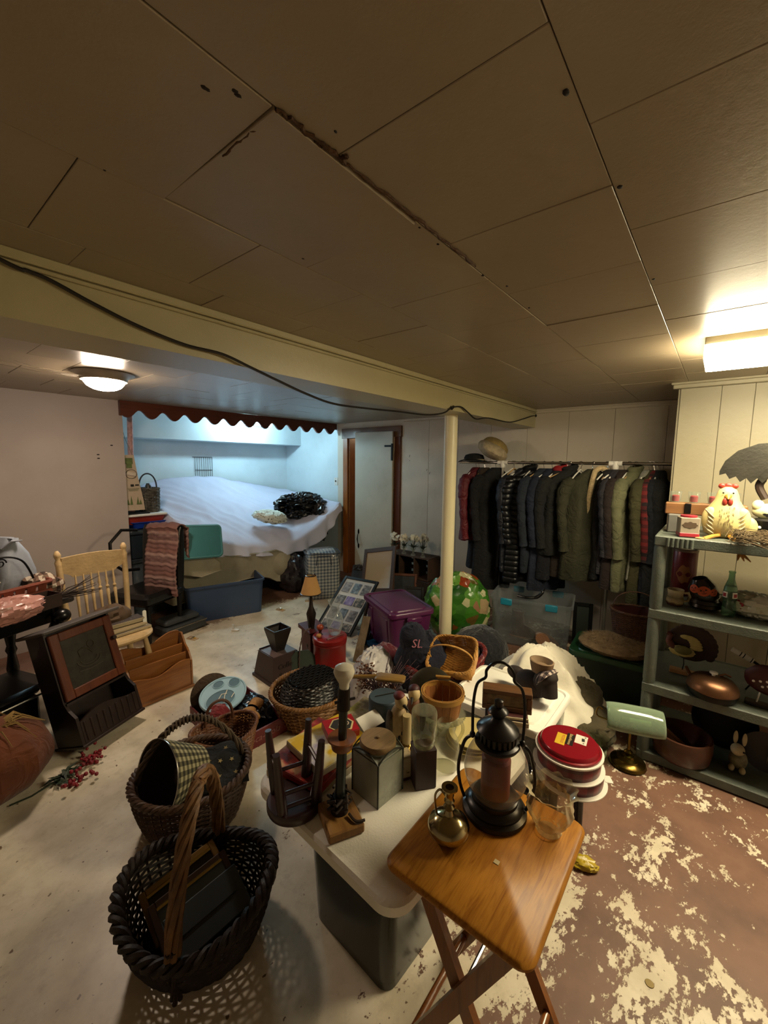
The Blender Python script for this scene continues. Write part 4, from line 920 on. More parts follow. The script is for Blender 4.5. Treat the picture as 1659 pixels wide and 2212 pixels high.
g.obj('walls', mat('dark_carton', '3a2a22', 0.8), o, smooth=0); G().box((0, 0, 0), (W_, 0.05, 0.003), R=Euler((0.5, 0, 0)).to_matrix()).obj('flap', mat('carton_inside', '6e4c40', 0.8), o, loc=(0, 0.085, 0.09), smooth=0)
o = thing('twig_bundle', 'bundle of dark dry twigs tied with string jutting off the black table', 'twigs', (0.68, 3.20, zt + 0.01), math.radians(15))
g = G(); rg = random.Random(8)
for k in range(14):
    e = Vector((rg.uniform(0.18, 0.30), rg.uniform(-0.07, 0.07), rg.uniform(-0.02, 0.10))); m_ = e * 0.5 + Vector((0, rg.uniform(-.02, .02), rg.uniform(0, .02))); g.tube([(-0.08, rg.uniform(-.02, .02), rg.uniform(0, .02)), (0, rg.uniform(-.015, .015), 0.015), m_, e], [0.005, 0.0045, 0.0035, 0.0015], 5)
g.obj('twigs', mat('dark_twig', '2c211b', 0.9), o, kind='stuff'); G().tube([(0.02, 0.022 * math.cos(t), 0.014 + 0.022 * math.sin(t)) for t in [2 * PI * i / 16 for i in range(16)]], 0.006, 6, closed=True).obj('binding', mat('pale_string', '9a8f80', 0.8), o)

# ================================================================== cloth pumpkin and fallen berries
c = at(48, 1700)
pk = thing('fabric_pumpkin', 'large burnt orange velvet pumpkin with a dried grass bow on the floor', 'pumpkin', (c.x - 0.10, c.y + 0.02, 0), 0); pk.scale = (1.22, 1.22, 1.3)
def pkf(d):
    a_ = math.atan2(d.y, d.x); return 1 - 0.05 * abs(math.cos(a_ * 5)) ** 0.5 * (1 - d.z ** 2) - 0.12 * max(0, d.z - 0.8)
G().ball((0, 0, 0.145), (0.20, 0.20, 0.145), 60, 24, pkf).obj('body', fabric('burnt_orange_velvet', '6a340f', '4c2408', 30, 0.85, 0.3, 0.08), pk)
G().tube([(0, 0, 0.26), (0.01, 0, 0.30), (0.03, 0.01, 0.34)], [0.025, 0.018, 0.014], 8).obj('stem', mat('dry_stem', '5a4526', 0.9), pk)
g = G(); rg = random.Random(2)
for k in range(60):
    a_ = rg.uniform(0, 2 * PI); l = rg.uniform(0.10, 0.18); g.tube([(0.02 * math.cos(a_), 0.02 * math.sin(a_), 0.27), (0.6 * l * math.cos(a_), 0.6 * l * math.sin(a_), 0.285), (l * math.cos(a_), l * math.sin(a_), 0.25 - rg.uniform(0, 0.04))], [0.004, 0.003, 0.001], 4)
g.obj('raffia', mat('dry_raffia', '8a6f3c', 0.85), pk, kind='stuff')
br = thing('berry_spray', 'fallen spray of crimson artificial berries with dark leaves on the floor', 'artificial flowers', at(140, 1680), 0)
b0 = at(140, 1680); g = G(); g2 = G(); g3 = G(); rg = random.Random(9)
for (px, py, n_, r_) in ((197, 1648, 46, 0.042), (170, 1692, 22, 0.028)):
    e = at(px, py) - b0; g.tube([Vector((0, 0, 0.012)), e * 0.5 + Vector((0, 0, 0.03)), e + Vector((0, 0, 0.02))], 0.002, 5)
    for k in range(n_):
        q = e + Vector((rg.gauss(0, r_), rg.gauss(0, r_), rg.uniform(0.008, 0.05))); g2.ball(q, rg.uniform(0.007, 0.011), 8, 6)
for k in range(26):
    d = Vector((rg.gauss(0, 1), rg.gauss(0, 1), rg.uniform(0.05, 0.5))); leaf(g3, (rg.uniform(-0.05, 0.03), rg.uniform(-0.04, 0.04), 0.01), d, rg.uniform(0.05, 0.08), 0.013)
g.tube([(0, 0, 0.012), (-0.14, -0.03, 0.006), (-0.22, -0.02, 0.005)], 0.004, 6)
g.obj('stem', mat('dark_green_stem', '26301c', 0.8), br); g2.obj('berries', mat('crimson_berry', '7a0f1c', 0.5, 0, 0.25, 30), br, kind='stuff'); g3.obj('leaves', MATS['dark_leaf_green'], br, smooth=0, thick=0.001, kind='stuff')
# ================================================================== garment rack
RX, RZ = 4.0, 1.655
rk = thing('garment_rack', 'chrome garment rack with white plastic joints along the panelled wall', 'garment rack', (RX, 1.25, 0))
G().tube([(0, 0.93, RZ), (0, -0.95, RZ)], 0.013, 12).obj('rod', M_CHROME, rk)
for y_ in (1.70, 0.70):
    yy = y_ - 1.25
    G().tube([(0, yy, 0.03), (0, yy, RZ)], 0.014, 12).obj('pole', mat('grey_steel_pole', '9a968c', 0.35, 0.8), rk)
    g = G(); g.lathe([(0.022, -0.05), (0.026, -0.04), (0.026, 0.012), (0.02, 0.02)], 14, (0, yy, RZ)); g.tube([(0, yy - 0.05, RZ), (0, yy + 0.05, RZ)], 0.022, 12); g.obj('joint', M_WHITEP, rk)
    G().tube([(-0.20, yy, 0.03), (0.20, yy, 0.03)], 0.014, 10).obj('foot_bar', MATS['grey_steel_pole'], rk)
    for sx in (-0.19, 0.19): G().lathe([(0.016, 0), (0.022, 0.012), (0.016, 0.03)], 10, (sx, yy, 0)).obj('caster', M_BLACKM, rk)
def hook(r=0.016): return [(0, r * math.cos(t), r * math.sin(t) + 0.002) for t in [PI * 1.25 - PI * 1.3 * i / 12 for i in range(13)]]
def hanger(px, label, m, rz, group=None, bar=False, wide=0.20):
    y_ = onx(px, 1000, RX).y
    t = thing('hanger', label, 'hanger', (RX, y_, RZ), rz, group)
    g = G(); H = hook(); g.tube([(a, b, c) for a, b, c in H] + [(0, 0, -0.05)][:0], 0.0022, 5)
    g.tube([H[-1], (0, 0.006, -0.03), (0, 0, -0.055)], 0.0022, 5); g.obj('hook', M_CHROME, t)
    g = G(); g.tube([(-wide, 0, -0.135), (-wide * 0.6, 0, -0.10), (0, 0, -0.055), (wide * 0.6, 0, -0.10), (wide, 0, -0.135)], 0.006, 6)
    if bar: g.tube([(-wide, 0, -0.135), (wide, 0, -0.135)], 0.004, 6)
    g.obj('shoulders', m, t); return t
def garment(name, label, cat, px, zb, m, rz, W=0.21, T=0.055, sleeve=True, seed=1, collar=None, zt=None, flare=1.08, slen=None, parts=()):
    """a garment hung over its hanger: shoulders across local x, thin in local y"""
    y_ = onx(px, 1000, RX).y; zt = zt or RZ - 0.045; L = zt - zb
    t = thing(name, label, cat, (RX, y_, zb), rz)
    prof = [(0.045, 0.030, L), (0.062, 0.042, L - 0.012), (0.085, 0.046, L - 0.03), (W * 0.72, 0.048, L - 0.075), (W * 0.95, 0.046, L - 0.12), (W, T * 0.9, L - 0.17), (W * 0.99, T, L * 0.7), (W * 1.0, T, L * 0.45), (W * flare, T * 1.05, L * 0.2), (W * flare * 1.02, T * 1.1, 0.02), (W * flare, T * 1.0, 0.0)]
    g = G(); n = 44; rings = []
    for wx, wy, z in prof:
        r_ = []
        for i in range(n):
            a = 2 * PI * i / n; ca, sa = math.cos(a), math.sin(a)
            x = wx * math.copysign(abs(ca) ** 0.75, ca); y = wy * math.copysign(abs(sa) ** 0.8, sa)
            k = min(1, (L - z) / 0.3); f = 0.020 * k * math.sin(x * 42 + seed * 2.1 + 2 * nz(x * 5, z * 3, seed)) + 0.016 * k * nz(x * 9, z * 4, seed)
            r_.append((x + 0.012 * nz(z * 5, y * 3, seed + 4) * k, y + f, z + (0.012 * nz(x * 7, seed, 0) if z < 0.03 else 0)))
        rings.append(r_)
    g.loft(rings); g.obj('body', m, t, smooth=60)
    if sleeve:
        sl = slen or min(0.62, L * 0.92)
        for s in (-1, 1):
            P = [(s * W * 0.80, 0, L - 0.10), (s * (W + 0.02), -0.01, L - 0.17), (s * (W + 0.045), -0.02, L - 0.32), (s * (W + 0.04), -0.03, L - 0.48), (s * (W + 0.01), -0.035, L - 0.10 - sl)]
            Q = catmull(P, 6); N = len(Q); G().tube([(q[0] + 0.008 * nz(q[2] * 9, seed, 1), q[1] + 0.008 * nz(q[2] * 8, seed, 5), q[2]) for q in Q], [0.040 + 0.020 * math.sin(PI * min(1, (i / N) * 1.6 + 0.1)) * (1 - 0.35 * i / N) + 0.004 * math.sin(i * 1.9) for i in range(N)], 12).obj('sleeve', m, t, smooth=60)
    if collar:
        g = G(); g.loft([[(rx * math.cos(a), ry * math.sin(a) , z + 0.012 * math.cos(a)) for a in [2 * PI * i / 24 for i in range(24)]] for rx, ry, z in ((0.066, 0.046, L - 0.02), (0.078, 0.055, L + 0.015), (0.06, 0.042, L + 0.03), (0.05, 0.034, L + 0.0))], False, False); g.obj('collar', collar, t)
    return t
def F(*a, **k):
    k.setdefault('sheen', 0.0); a = [a[0]] + ['%02x%02x%02x' % tuple(int(int(c[i:i + 2], 16) * 0.82) for i in (0, 2, 4)) if isinstance(c, str) else c for c in a[1:]]; return fabric(*a, **k)
def quilt(name, col):
    if name in MATS: return MATS[name]
    n = NT(name); v = n.coords(); s = n.sep(v); n.b.inputs['Base Color'].default_value = lin(col) + [1]; n.b.inputs['Roughness'].default_value = 0.38
    f = n.math('POWER', n.math('ABSOLUTE', n.math('SINE', n.math('MULTIPLY', s[2], 58))), 0.5); n.bump(n.math('ADD', f, n.math('MULTIPLY', n.noise(v, 40, 4), 0.4)), 1.0, 0.012); MATS[name] = n.m; return n.m
R_ = math.radians
GM = [  # name, label, kind, px on rod, hem z, material, turn, width, thickness, sleeve, collar, hem-flare
 ('red_jacket', 'crimson zip jacket at the end of the rack beside the post', 'jacket', 1030, 0.86, F('crimson_nylon', '7a1422', '5c0e1a', 30, 0.6), -8, 0.20, 0.07, True, None),
 ('navy_trousers', 'navy trousers hung under the crimson jacket', 'trousers', 1036, 0.56, F('navy_twill', '12141f'), -5, 0.13, 0.05, False, None),
 ('fur_vest', 'small brown fur vest hung between crimson jacket and black coat', 'vest', 1048, 1.16, mat('brown_fur', '33271c', 0.95, 0, 0.6, 60, 1.0, 90), -15, 0.14, 0.045, False, None),
 ('tan_skirt', 'tan corduroy skirt hung beside the long black coat', 'skirt', 1050, 1.02, F('tan_corduroy', '8a7448'), -20, 0.13, 0.035, False, None),
 ('black_coat', 'long black wool coat reaching near the floor bag', 'coat', 1072, 0.36, F('black_wool', '0b0b0d', '131316'), -30, 0.21, 0.07, True, None),
 ('black_skirt', 'black pleated skirt on a white clip hanger', 'skirt', 1112, 0.62, F('black_crepe', '0c0c10', '14141a'), -30, 0.15, 0.04, False, None),
 ('navy_anorak', 'dark navy anorak beside the black pleated skirt', 'jacket', 1132, 0.60, F('dark_navy_nylon', '10131f', '161b2b', 30, 0.55), -35, 0.20, 0.05, True, None),
 ('quilted_jacket', 'black quilted puffer jacket with stitched channels', 'jacket', 1146, 0.50, quilt('black_quilt', '0c0d11'), -38, 0.21, 0.065, True, quilt('black_quilt', '0c0d11')),
 ('slate_jacket', 'slate grey blue jacket with a small snap at the hem', 'jacket', 1176, 0.62, F('slate_blue_cotton', '1b2430', '232d3c'), -36, 0.19, 0.05, True, None),
 ('denim_jacket', 'dark denim long jacket between slate jacket and yellow scarf', 'jacket', 1194, 0.46, F('dark_denim', '141b2e', '1c2640'), -34, 0.18, 0.05, True, None),
 ('red_collar_coat', 'navy coat with a bright red collar lining', 'coat', 1212, 0.58, F('deep_navy_wool', '0f111b'), -34, 0.18, 0.05, True, mat('bright_red_lining', '8a1216', 0.7)),
 ('black_fleece', 'wide black fleece jacket with rounded shoulders', 'jacket', 1232, 0.82, F('black_fleece', '0d0f0d', '151815'), -48, 0.23, 0.08, True, F('black_fleece', '0d0f0d')),
 ('brown_trousers', 'brown folded trousers showing below the black fleece', 'trousers', 1228, 0.62, F('brown_gabardine', '2c2118'), -30, 0.12, 0.05, False, None),
 ('olive_parka', 'olive green parka with a cream fur hood trim', 'parka', 1282, 0.62, F('olive_canvas', '33321d', '3d3c26'), -50, 0.22, 0.075, True, None),
 ('lace_dress', 'black lacy dress hung behind the olive parka', 'dress', 1320, 0.66, F('black_lace', '0a0a0c', '1c1b1e', 60), -20, 0.14, 0.05, False, None),
 ('grey_cardigan', 'thin grey mauve cardigan next to the brown coat', 'cardigan', 1334, 0.72, F('grey_mauve_knit', '2c2a31', '353239'), -16, 0.16, 0.03, True, None),
 ('brown_coat', 'dark chocolate brown coat next to the sage jacket', 'coat', 1350, 0.60, F('chocolate_suede', '20130f', '2a1a14'), -20, 0.18, 0.05, True, None),
 ('sage_jacket', 'pale sage green jacket with a long open front', 'jacket', 1374, 0.60, F('sage_cotton', '6a6a4a', '787856'), -24, 0.19, 0.06, True, F('sage_cotton', '6a6a4a')),
 ('white_shirt', 'thin white shirt glimpsed beside the sage jacket', 'shirt', 1404, 0.70, F('white_shirting', 'a5a396', 'b8b6a8'), -20, 0.17, 0.02, False, None),
 ('olive_shirt', 'olive brown shirt hung between white shirt and red plaid shirt', 'shirt', 1411, 0.52, F('olive_brown_cotton', '3c3a1c', '484524'), -22, 0.18, 0.035, True, None),
 ('plaid_shirt', 'red plaid flannel shirt beside the navy suit', 'shirt', 1416, 0.76, checks('red_plaid', '6e1a1c', '4a1214', '1a0c10', 110), -8, 0.17, 0.03, True, None),
 ('navy_suit', 'navy suit jacket between red plaid shirt and long black dress', 'suit', 1423, 0.62, F('navy_worsted', '0d1119', '121722'), -2, 0.18, 0.05, True, None),
 ('black_dress', 'long plain black dress at the chimney end of the rack', 'dress', 1428, 0.46, F('black_jersey', '060708', '0a0b0c'), 4, 0.20, 0.08, True, None)]
for i, (nm, lab, cat, px, zb, m, rz, W, T, sl, col) in enumerate(GM):
    t = garment(nm, lab, cat, px, zb, m, R_(rz), W, T, sl, i + 1, col, zt=RZ - (0.11 if cat in ('skirt', 'trousers') else 0.05))
    hanger(px, 'wire topped hanger holding the ' + lab.split(' hung')[0].split(' with')[0].split(' beside')[0].split(' between')[0], (M_WHITEP, M_BLACKM, mat('pale_wood_hanger', 'b08d5a', 0.5))[i % 3], R_(rz), 'hangers in use on the garment rack', bar=cat in ('skirt', 'trousers'), wide=0.10 if cat in ('skirt', 'trousers') else W * 0.85)
    if nm == 'olive_parka':
        g = G(); L = RZ - 0.05 - zb; rr = random.Random(6)
        for k in range(900):
            a = PI * (0.05 + 1.25 * rr.random()); c = Vector((0.075 * math.cos(a) + 0.03, -0.055 - 0.03 * math.sin(a), L - 0.10 + 0.11 * math.sin(a) * 1.0 - 0.16 * max(0, a / PI - 0.75) * 4))
            d = Vector((rr.gauss(0, 1), rr.gauss(0, 1) - 0.5, rr.gauss(0, 1))).normalized() * rr.uniform(0.012, 0.03); s = d.orthogonal().normalized() * 0.003
            v = [g.v(c + s), g.v(c - s), g.v(c + d)]; g.f(v)
        g.tube([(0.075 * math.cos(a) + 0.03, -0.052 - 0.03 * math.sin(a), L - 0.10 + 0.11 * math.sin(a) - 0.16 * max(0, a / PI - 0.75) * 4) for a in [PI * (0.05 + 1.25 * k / 20) for k in range(21)]], 0.022, 8)
        g.obj('fur_trim', mat('cream_fur', 'b59f78', 0.95, 0, 0.3, 60), t, smooth=0, kind='stuff')
for px in (1108, 1128, 1150, 1210, 1255, 1312, 1330, 1360): hanger(px, 'empty white plastic hanger on the garment rack', M_WHITEP, PI + R_(random.uniform(-25, 5)), 'empty hangers on the garment rack', wide=0.16)
# hats on the rack end
hp = onx(1046, 985, RX); hz0 = RZ + 0.015
ch = thing('peaked_hat', 'black peaked cap lying on top of the rack rod', 'cap', (RX - 0.03, 2.0, hz0), R_(200))
G().lathe([(0.11, 0), (0.115, 0.03), (0.10, 0.06), (0.05, 0.075), (0.01, 0.078)], 28, sx=1.0, sy=0.9).obj('crown', F('black_felt', '0f0d0d'), ch)
g = G(); g.grid(lambda u, v: ((0.10 + 0.13 * v) * math.cos(PI * (u - 0.5) * 0.8), (0.10 + 0.04 * v) * math.sin(PI * (u - 0.5) * 0.8) * 1.15, 0.005 + 0.03 * v * math.cos(PI * (u - 0.5)) - 0.02 * v), 16, 6); g.obj('peak', MATS['black_felt'], ch, thick=0.006)
g = G(); g.tube([(0.118 * math.cos(a), 0.106 * math.sin(a), 0.012) for a in [2 * PI * i / 32 for i in range(32)]], 0.006, 6, closed=True); g.obj('cord', mat('cream_cord', 'a89a7c', 0.8), ch)
fh = thing('fur_hat', 'cream sheepskin hat resting on the black cap and rod', 'hat', (RX + 0.02, 1.87, hz0 + 0.03), R_(30), rot=(0.5, 0, R_(20))); fh.scale = (1.35, 1.35, 1.35)
G().ball((0, 0, 0.065), (0.17, 0.12, 0.06), 32, 18, crumple(61, 0.10, 3, 0.3)).obj('brim', mat('cream_sheepskin', 'b7a586', 0.95, 0, 0.2, 40, 0.8, 90), fh)
G().ball((0.03, 0, 0.10), (0.12, 0.10, 0.06), 28, 16, crumple(62, 0.10, 3, 0.3)).obj('crown', mat('tan_suede', '9a8350', 0.9, 0, 0.2, 20), fh)

# ================================================================== grey resin shelf
M_RES = mat('grey_green_resin', '50574f', 0.5, 0, 0.10, 20, 0.25, 120, dust='616459')
SX0, SX1, SY0, SY1 = 2.60, 3.20, 0.245, -0.67  # boards deepened so less lamp light reaches the wall behind
sh = thing('resin_shelf', 'four tier grey resin shelf unit standing before the chimney wall', 'shelf unit', (SX0, (SY0 + SY1) / 2, 0))
SH = (0.055, 0.45, 0.87, 1.27); cyy = (SY0 + SY1) / 2; Wy = SY0 - SY1; Dx = SX1 - SX0
for i, z in enumerate(SH):
    o = G().box((Dx / 2, 0, z - 0.011), (Dx - 0.012, Wy - 0.012, 0.02), 0.003).obj('shelf_board', M_RES, sh, smooth=0)
    for c_, d_ in (((0.008, 0, z - 0.022), (0.018, Wy, 0.052)), ((Dx - 0.008, 0, z - 0.022), (0.018, Wy, 0.052)), ((Dx / 2, Wy / 2 - 0.008, z - 0.022), (Dx - 0.03, 0.018, 0.052)), ((Dx / 2, -Wy / 2 + 0.008, z - 0.022), (Dx - 0.03, 0.018, 0.052))):
        G().box(c_, d_, 0.005).obj('edge_rail', M_RES, o, smooth=0)
    if i == 3:
        for k in range(22): G().lathe([(0.009, -0.046), (0.009, 0.0)], 10, (0.001, Wy / 2 - 0.06 - 0.02 * k if k < 6 else Wy / 2 - 0.06 - 0.04 * k, z - 0.002)).obj('flute', M_RES, o) if k < 6 else None
for sx in (0.028, Dx - 0.028):
    for sy in (-1, 1):
        for a, b in zip((0.0,) + tuple(z + 0.002 for z in SH[1:-1]) + (None,), (SH[1] - 0.045, SH[2] - 0.045, SH[3] - 0.045)):
            if a is None: continue
            G().lathe([(0.026, a), (0.030, a + 0.02), (0.030, b - 0.02), (0.026, b)], 16, (sx, sy * (Wy / 2 - 0.028), 0)).obj('post', M_RES, sh)
def onshelf(i, px, py, name, label, cat, rz=None, dx=0.0):
    p = at(px, py, SH[i]); p.x += dx; return thing(name, label, cat, (p.x, p.y, SH[i] + 0.001), face(p) if rz is None else rz)
# top tier: candle rack, boxed candle, hen, nest, saw lamp
M_PLANK = wood('rustic_plank', '6a4526', '83582f', 0.6, 2.5, 0)
M_GLASS = glass('clear_glass', 'f6f8f4', 0.90, 0.02, 'c8ccc4', 0.7)
M_REDWAX = mat('red_wax', '9a2430', 0.45, 0, 0.08)
cr = thing('candle_rack', 'rustic plank candle holder with iron drawer pull and red votives', 'candle holder', (2.92, 0.055, SH[3] + 0.001), face((2.92, 0.055), 2))
G().box((0, 0, 0.13), (0.36, 0.09, 0.065), 0.005).obj('plank', M_PLANK, cr, smooth=0)
for sx in (-0.15, 0.15): G().box((sx, 0, 0.05), (0.03, 0.08, 0.10), 0.003).obj('foot_block', M_PLANK, cr, smooth=0)
G().box((-0.075, -0.049, 0.135), (0.03, 0.01, 0.055), 0.003).obj('iron_pull', M_BLACKM, cr)
for k, x in enumerate((-0.135, -0.05, 0.035, 0.12)):
    v = thing('votive', 'clear glass votive cup with a red candle on the rustic plank holder', 'candle', (0, 0, 0), 0, 'votive candles on the plank'); q = Matrix.Rotation(face((2.92, 0.055), 2), 3, 'Z') @ Vector((x, 0, 0))
    v.location = (2.92 + q.x, 0.055 + q.y, SH[3] + 0.001 + 0.1635)
    G().lathe([(0.022, 0), (0.030, 0.062), (0.028, 0.062), (0.020, 0.004)], 24).obj('glass_cup', M_GLASS, v); G().lathe([(0.018, 0.006), (0.019, 0.036), (0.015, 0.040), (0.003, 0.042)], 20).obj('wax', M_REDWAX, v)
bxc = thing('boxed_candle', 'grey boxed candle with a brown label and red base in front of the plank', 'candle box', at(1484, 1158, SH[3] + 0.001), face(at(1484, 1158, 1.27), 12))
G().box((0, 0, 0.052), (0.085, 0.085, 0.10), 0.003).obj('box', mat('greige_card', '8f8270', 0.7), bxc, smooth=0); G().box((0, -0.0005, 0.012), (0.087, 0.088, 0.022), 0.003).obj('red_band', M_REDWAX, bxc, smooth=0)
g = G(); g.prism([(0.032 * math.cos(a) * (1 + 0.08 * math.cos(8 * a)), 0.016 * math.sin(a) * (1 + 0.12 * math.cos(8 * a))) for a in [2 * PI * i / 48 for i in range(48)]], -0.0015, 0.0); g.obj('label_plate', mat('brown_label', '4c3a28', 0.7), bxc, loc=(0, -0.0425, 0.064), smooth=0)
G().lathe([(0.035, 0.102), (0.037, 0.104), (0.037, 0.112), (0.01, 0.114)], 24).obj('red_lid', M_REDWAX, bxc)
gbx = thing('grey_box', 'plain grey box behind the boxed candle on the top shelf', 'box', (2.87, 0.165, SH[3] + 0.001), 0.1); G().box((0, 0, 0.05), (0.10, 0.10, 0.10), 0.004).obj('carton', mat('plain_grey_card', '5c5a55', 0.7), gbx, smooth=0)
# hen figurine, legs dangling over the shelf edge
hc = at(1562, 1163, SH[3] + 0.001)
hn = thing('hen_figurine', 'cream hen figurine sitting on the shelf edge with orange feet dangling', 'figurine', (hc.x + 0.055, hc.y, SH[3] + 0.001), face(hc, 4))
M_HEN = mat('cream_hen_glaze', 'b8aa74', 0.45, 0, 0.12, 16, 0.1); M_HENR = mat('hen_red', '8f2f22', 0.45); M_FEA = mat('grey_feather_paint', '8a8068', 0.6, 0, 0.3, 30); M_ORA = mat('orange_foot_paint', 'b07a2c', 0.45, 0, 0.2, 20)
g = G(); g.lathe([(0.055, 0), (0.085, 0.02), (0.098, 0.07), (0.092, 0.12), (0.070, 0.165), (0.052, 0.195), (0.046, 0.225), (0.036, 0.250), (0.016, 0.264), (0.004, 0.267)], 32, sy=0.72); g.obj('body', M_HEN, hn)
g = G(); g.loft([[(0.075 + 0.0 * k, 0.01, 0.03), (0.07, 0.03, 0.09), (0.10, 0.02, 0.10), (0.125, 0.01, 0.06)], [(0.075, -0.01, 0.03), (0.07, 0.0, 0.09), (0.10, 0.0, 0.10), (0.125, -0.005, 0.06)]]) if False else g.ball((0.09, 0.01, 0.06), (0.045, 0.025, 0.055), 16, 10); g.obj('tail', M_HEN, hn)
g = G()
for dx, r_ in ((-0.026, 0.016), (0, 0.019), (0.026, 0.015)): g.ball((dx, 0, 0.268), (r_, 0.010, r_ * 0.9), 14, 10)
g.obj('comb', M_HENR, hn)
G().lathe([(0.016, 0), (0.010, 0.014), (0.001, 0.028)], 14).obj('beak', M_ORA, hn, loc=(0, -0.034, 0.214), rot=(PI * 0.62, 0, 0))
for s in (-1, 1):
    G().ball((s * 0.011, -0.045, 0.188), (0.011, 0.009, 0.020), 14, 10).obj('wattle', M_HENR, hn); G().ball((s * 0.020, -0.037, 0.234), 0.0045, 10, 8).obj('eye', M_BLACKM, hn)
    wg_ = G(); wg_.ball((s * 0.066, -0.034, 0.098), (0.034, 0.022, 0.062), 20, 14); w_o = wg_.obj('wing', mat('wing_cream', 'c9b97c', 0.5, 0, 0.15, 30), hn)
    for k in range(5):
        G().tube([(s * 0.088, -0.040, 0.148 - 0.022 * k), (s * 0.066, -0.0575, 0.126 - 0.022 * k), (s * 0.044, -0.056, 0.102 - 0.020 * k)], [0.002, 0.0065, 0.003], 6, flat=0.5).obj('feather', M_FEA, w_o)
    kx = s * 0.05; P = [(s * 0.02, -0.058, 0.015), (s * 0.05, -0.095, 0.012), (s * 0.085, -0.125, -0.002 - (0.02 if s > 0 else 0))] if s < 0 else [(0.02, -0.058, 0.012), (0.04, -0.10, 0.002), (0.062, -0.128, -0.05)]
    G().tube(P, [0.009, 0.010, 0.011], 8).obj('leg', M_ORA, hn)
    e = Vector(P[-1]); d = (e - Vector(P[-2])).normalized()
    for k in (-1, 0, 1):
        q = d + Vector((0.5 * k, 0, 0.0)) if s > 0 else d + Vector((0, 0.0, 0.45 * k)); G().tube([e, e + q * 0.028, e + q * 0.05], [0.009, 0.006, 0.002], 6).obj('toe', M_ORA, hn)
g = G(); rr = random.Random(12)
for k in range(60):
    z = rr.uniform(0.03, 0.16); x = rr.uniform(-0.03, 0.03); r0 = 0.098 - 0.25 * max(0, z - 0.1); y = -0.72 * math.sqrt(max(0.0001, r0 * r0 - x * x)) - 0.001
    g.box((x, y, z), (0.002, 0.0015, 0.012))
g.obj('fleck', mat('brown_fleck', '6a5636', 0.7), hn, kind='stuff', smooth=0)
# bird nest
ns = thing('bird_nest', 'tangled brown twig nest on the top shelf beside the hen', 'nest', at(1632, 1180, SH[3]) + Vector((0.06, -0.04, 0.001)), 0)
g = G(); rr = random.Random(15)
for k in range(240):
    a = rr.uniform(0, 2 * PI); r_ = rr.gauss(0.10, 0.02); z = rr.uniform(0.005, 0.05); b = a + rr.uniform(0.4, 1.3); r2 = rr.gauss(0.105, 0.022)
    g.tube([(r_ * math.cos(a), r_ * math.sin(a), z), (0.5 * (r_ + r2) * 1.08 * math.cos((a + b) / 2), 0.5 * (r_ + r2) * 1.08 * math.sin((a + b) / 2), z + rr.uniform(-.012, .02)), (r2 * math.cos(b), r2 * math.sin(b), max(0.004, z + rr.uniform(-.02, .02)))], 0.0016, 4)
g.obj('twigs', mat('nest_twig', '4f4028', 0.9, 0, 0.4, 40), ns, kind='stuff')
# lamp made of a saw-edged metal shade with spotted cow base
sl_ = thing('rooster_lamp', 'dark metal lamp with saw toothed leaf shade and black spotted white animal base', 'lamp', (2.98, -0.215, SH[3] + 0.001), face((2.95, -0.2), 0))
G().slab(ell(0.13, 0.08, 32), 0, 0.10, 0.01).obj('black_stand', mat('black_gloss_base', '0a0a0a', 0.2), sl_); G().ball((-0.03, -0.075, 0.055), (0.009, 0.007, 0.009), 12, 8).obj('white_knob', M_WHITEP, sl_)
def spots():
    n = NT('black_spotted_white'); v = n.coords(); n.link(n.ramp(n.noise(v, 22, 2, 0.4), ((0.40, lin('15120f')), (0.44, lin('d8d6a8')))), n.b.inputs['Base Color']); n.b.inputs['Roughness'].default_value = 0.35; return n.m
M_SPOT = spots()
g = G(); g.ball((0.0, 0, 0.135), (0.07, 0.04, 0.042), 24, 16); g.ball((-0.045, -0.01, 0.165), (0.026, 0.024, 0.03), 18, 12); g.obj('spotted_animal', M_SPOT, sl_)
g = G(); g.tube(catmull([(-0.02, 0, 0.2), (-0.05, 0, 0.27), (-0.02, 0.0, 0.33), (0.02, 0, 0.38)], 6), [0.018] * 10 + [0.014] * 9, 8); g.obj('twisted_stem', mat('brown_lamp_stem', '2c1c12', 0.6), sl_)
pts = [(-0.22, 0.345), (-0.20, 0.40), (-0.15, 0.455), (-0.07, 0.49), (0.02, 0.495), (0.09, 0.47), (0.14, 0.48), (0.22, 0.44), (0.25, 0.38), (0.22, 0.30), (0.16, 0.26), (0.10, 0.29), (0.05, 0.33)]
teeth = []
for k in range(12):
    x = 0.03 - 0.25 * k / 11; z = 0.33 - 0.03 * math.sin(PI * k / 11) + 0.02 * k / 11; teeth.append((x, z - (0.028 if k % 2 else 0)))
pl_ = pts + teeth; cx_ = 0.0; cz_ = 0.40
g = G(); F_ = [g.v((x, -0.02 - 0.02 * math.cos(x * 6), z)) for x, z in pl_]; B_ = [g.v((x, -0.014 - 0.02 * math.cos(x * 6), z)) for x, z in pl_]; c0 = g.v((cx_, -0.045, cz_)); c1 = g.v((cx_, -0.037, cz_)); n_ = len(pl_)
for i in range(n_):
    j = (i + 1) % n_; g.f((F_[i], F_[j], c0)); g.f((B_[j], B_[i], c1)); g.f((F_[j], F_[i], B_[i], B_[j]))
g.obj('toothed_shade', mat('dark_patina_metal', '232119', 0.6, 0.3, 0.25, 12, 0.2), sl_)
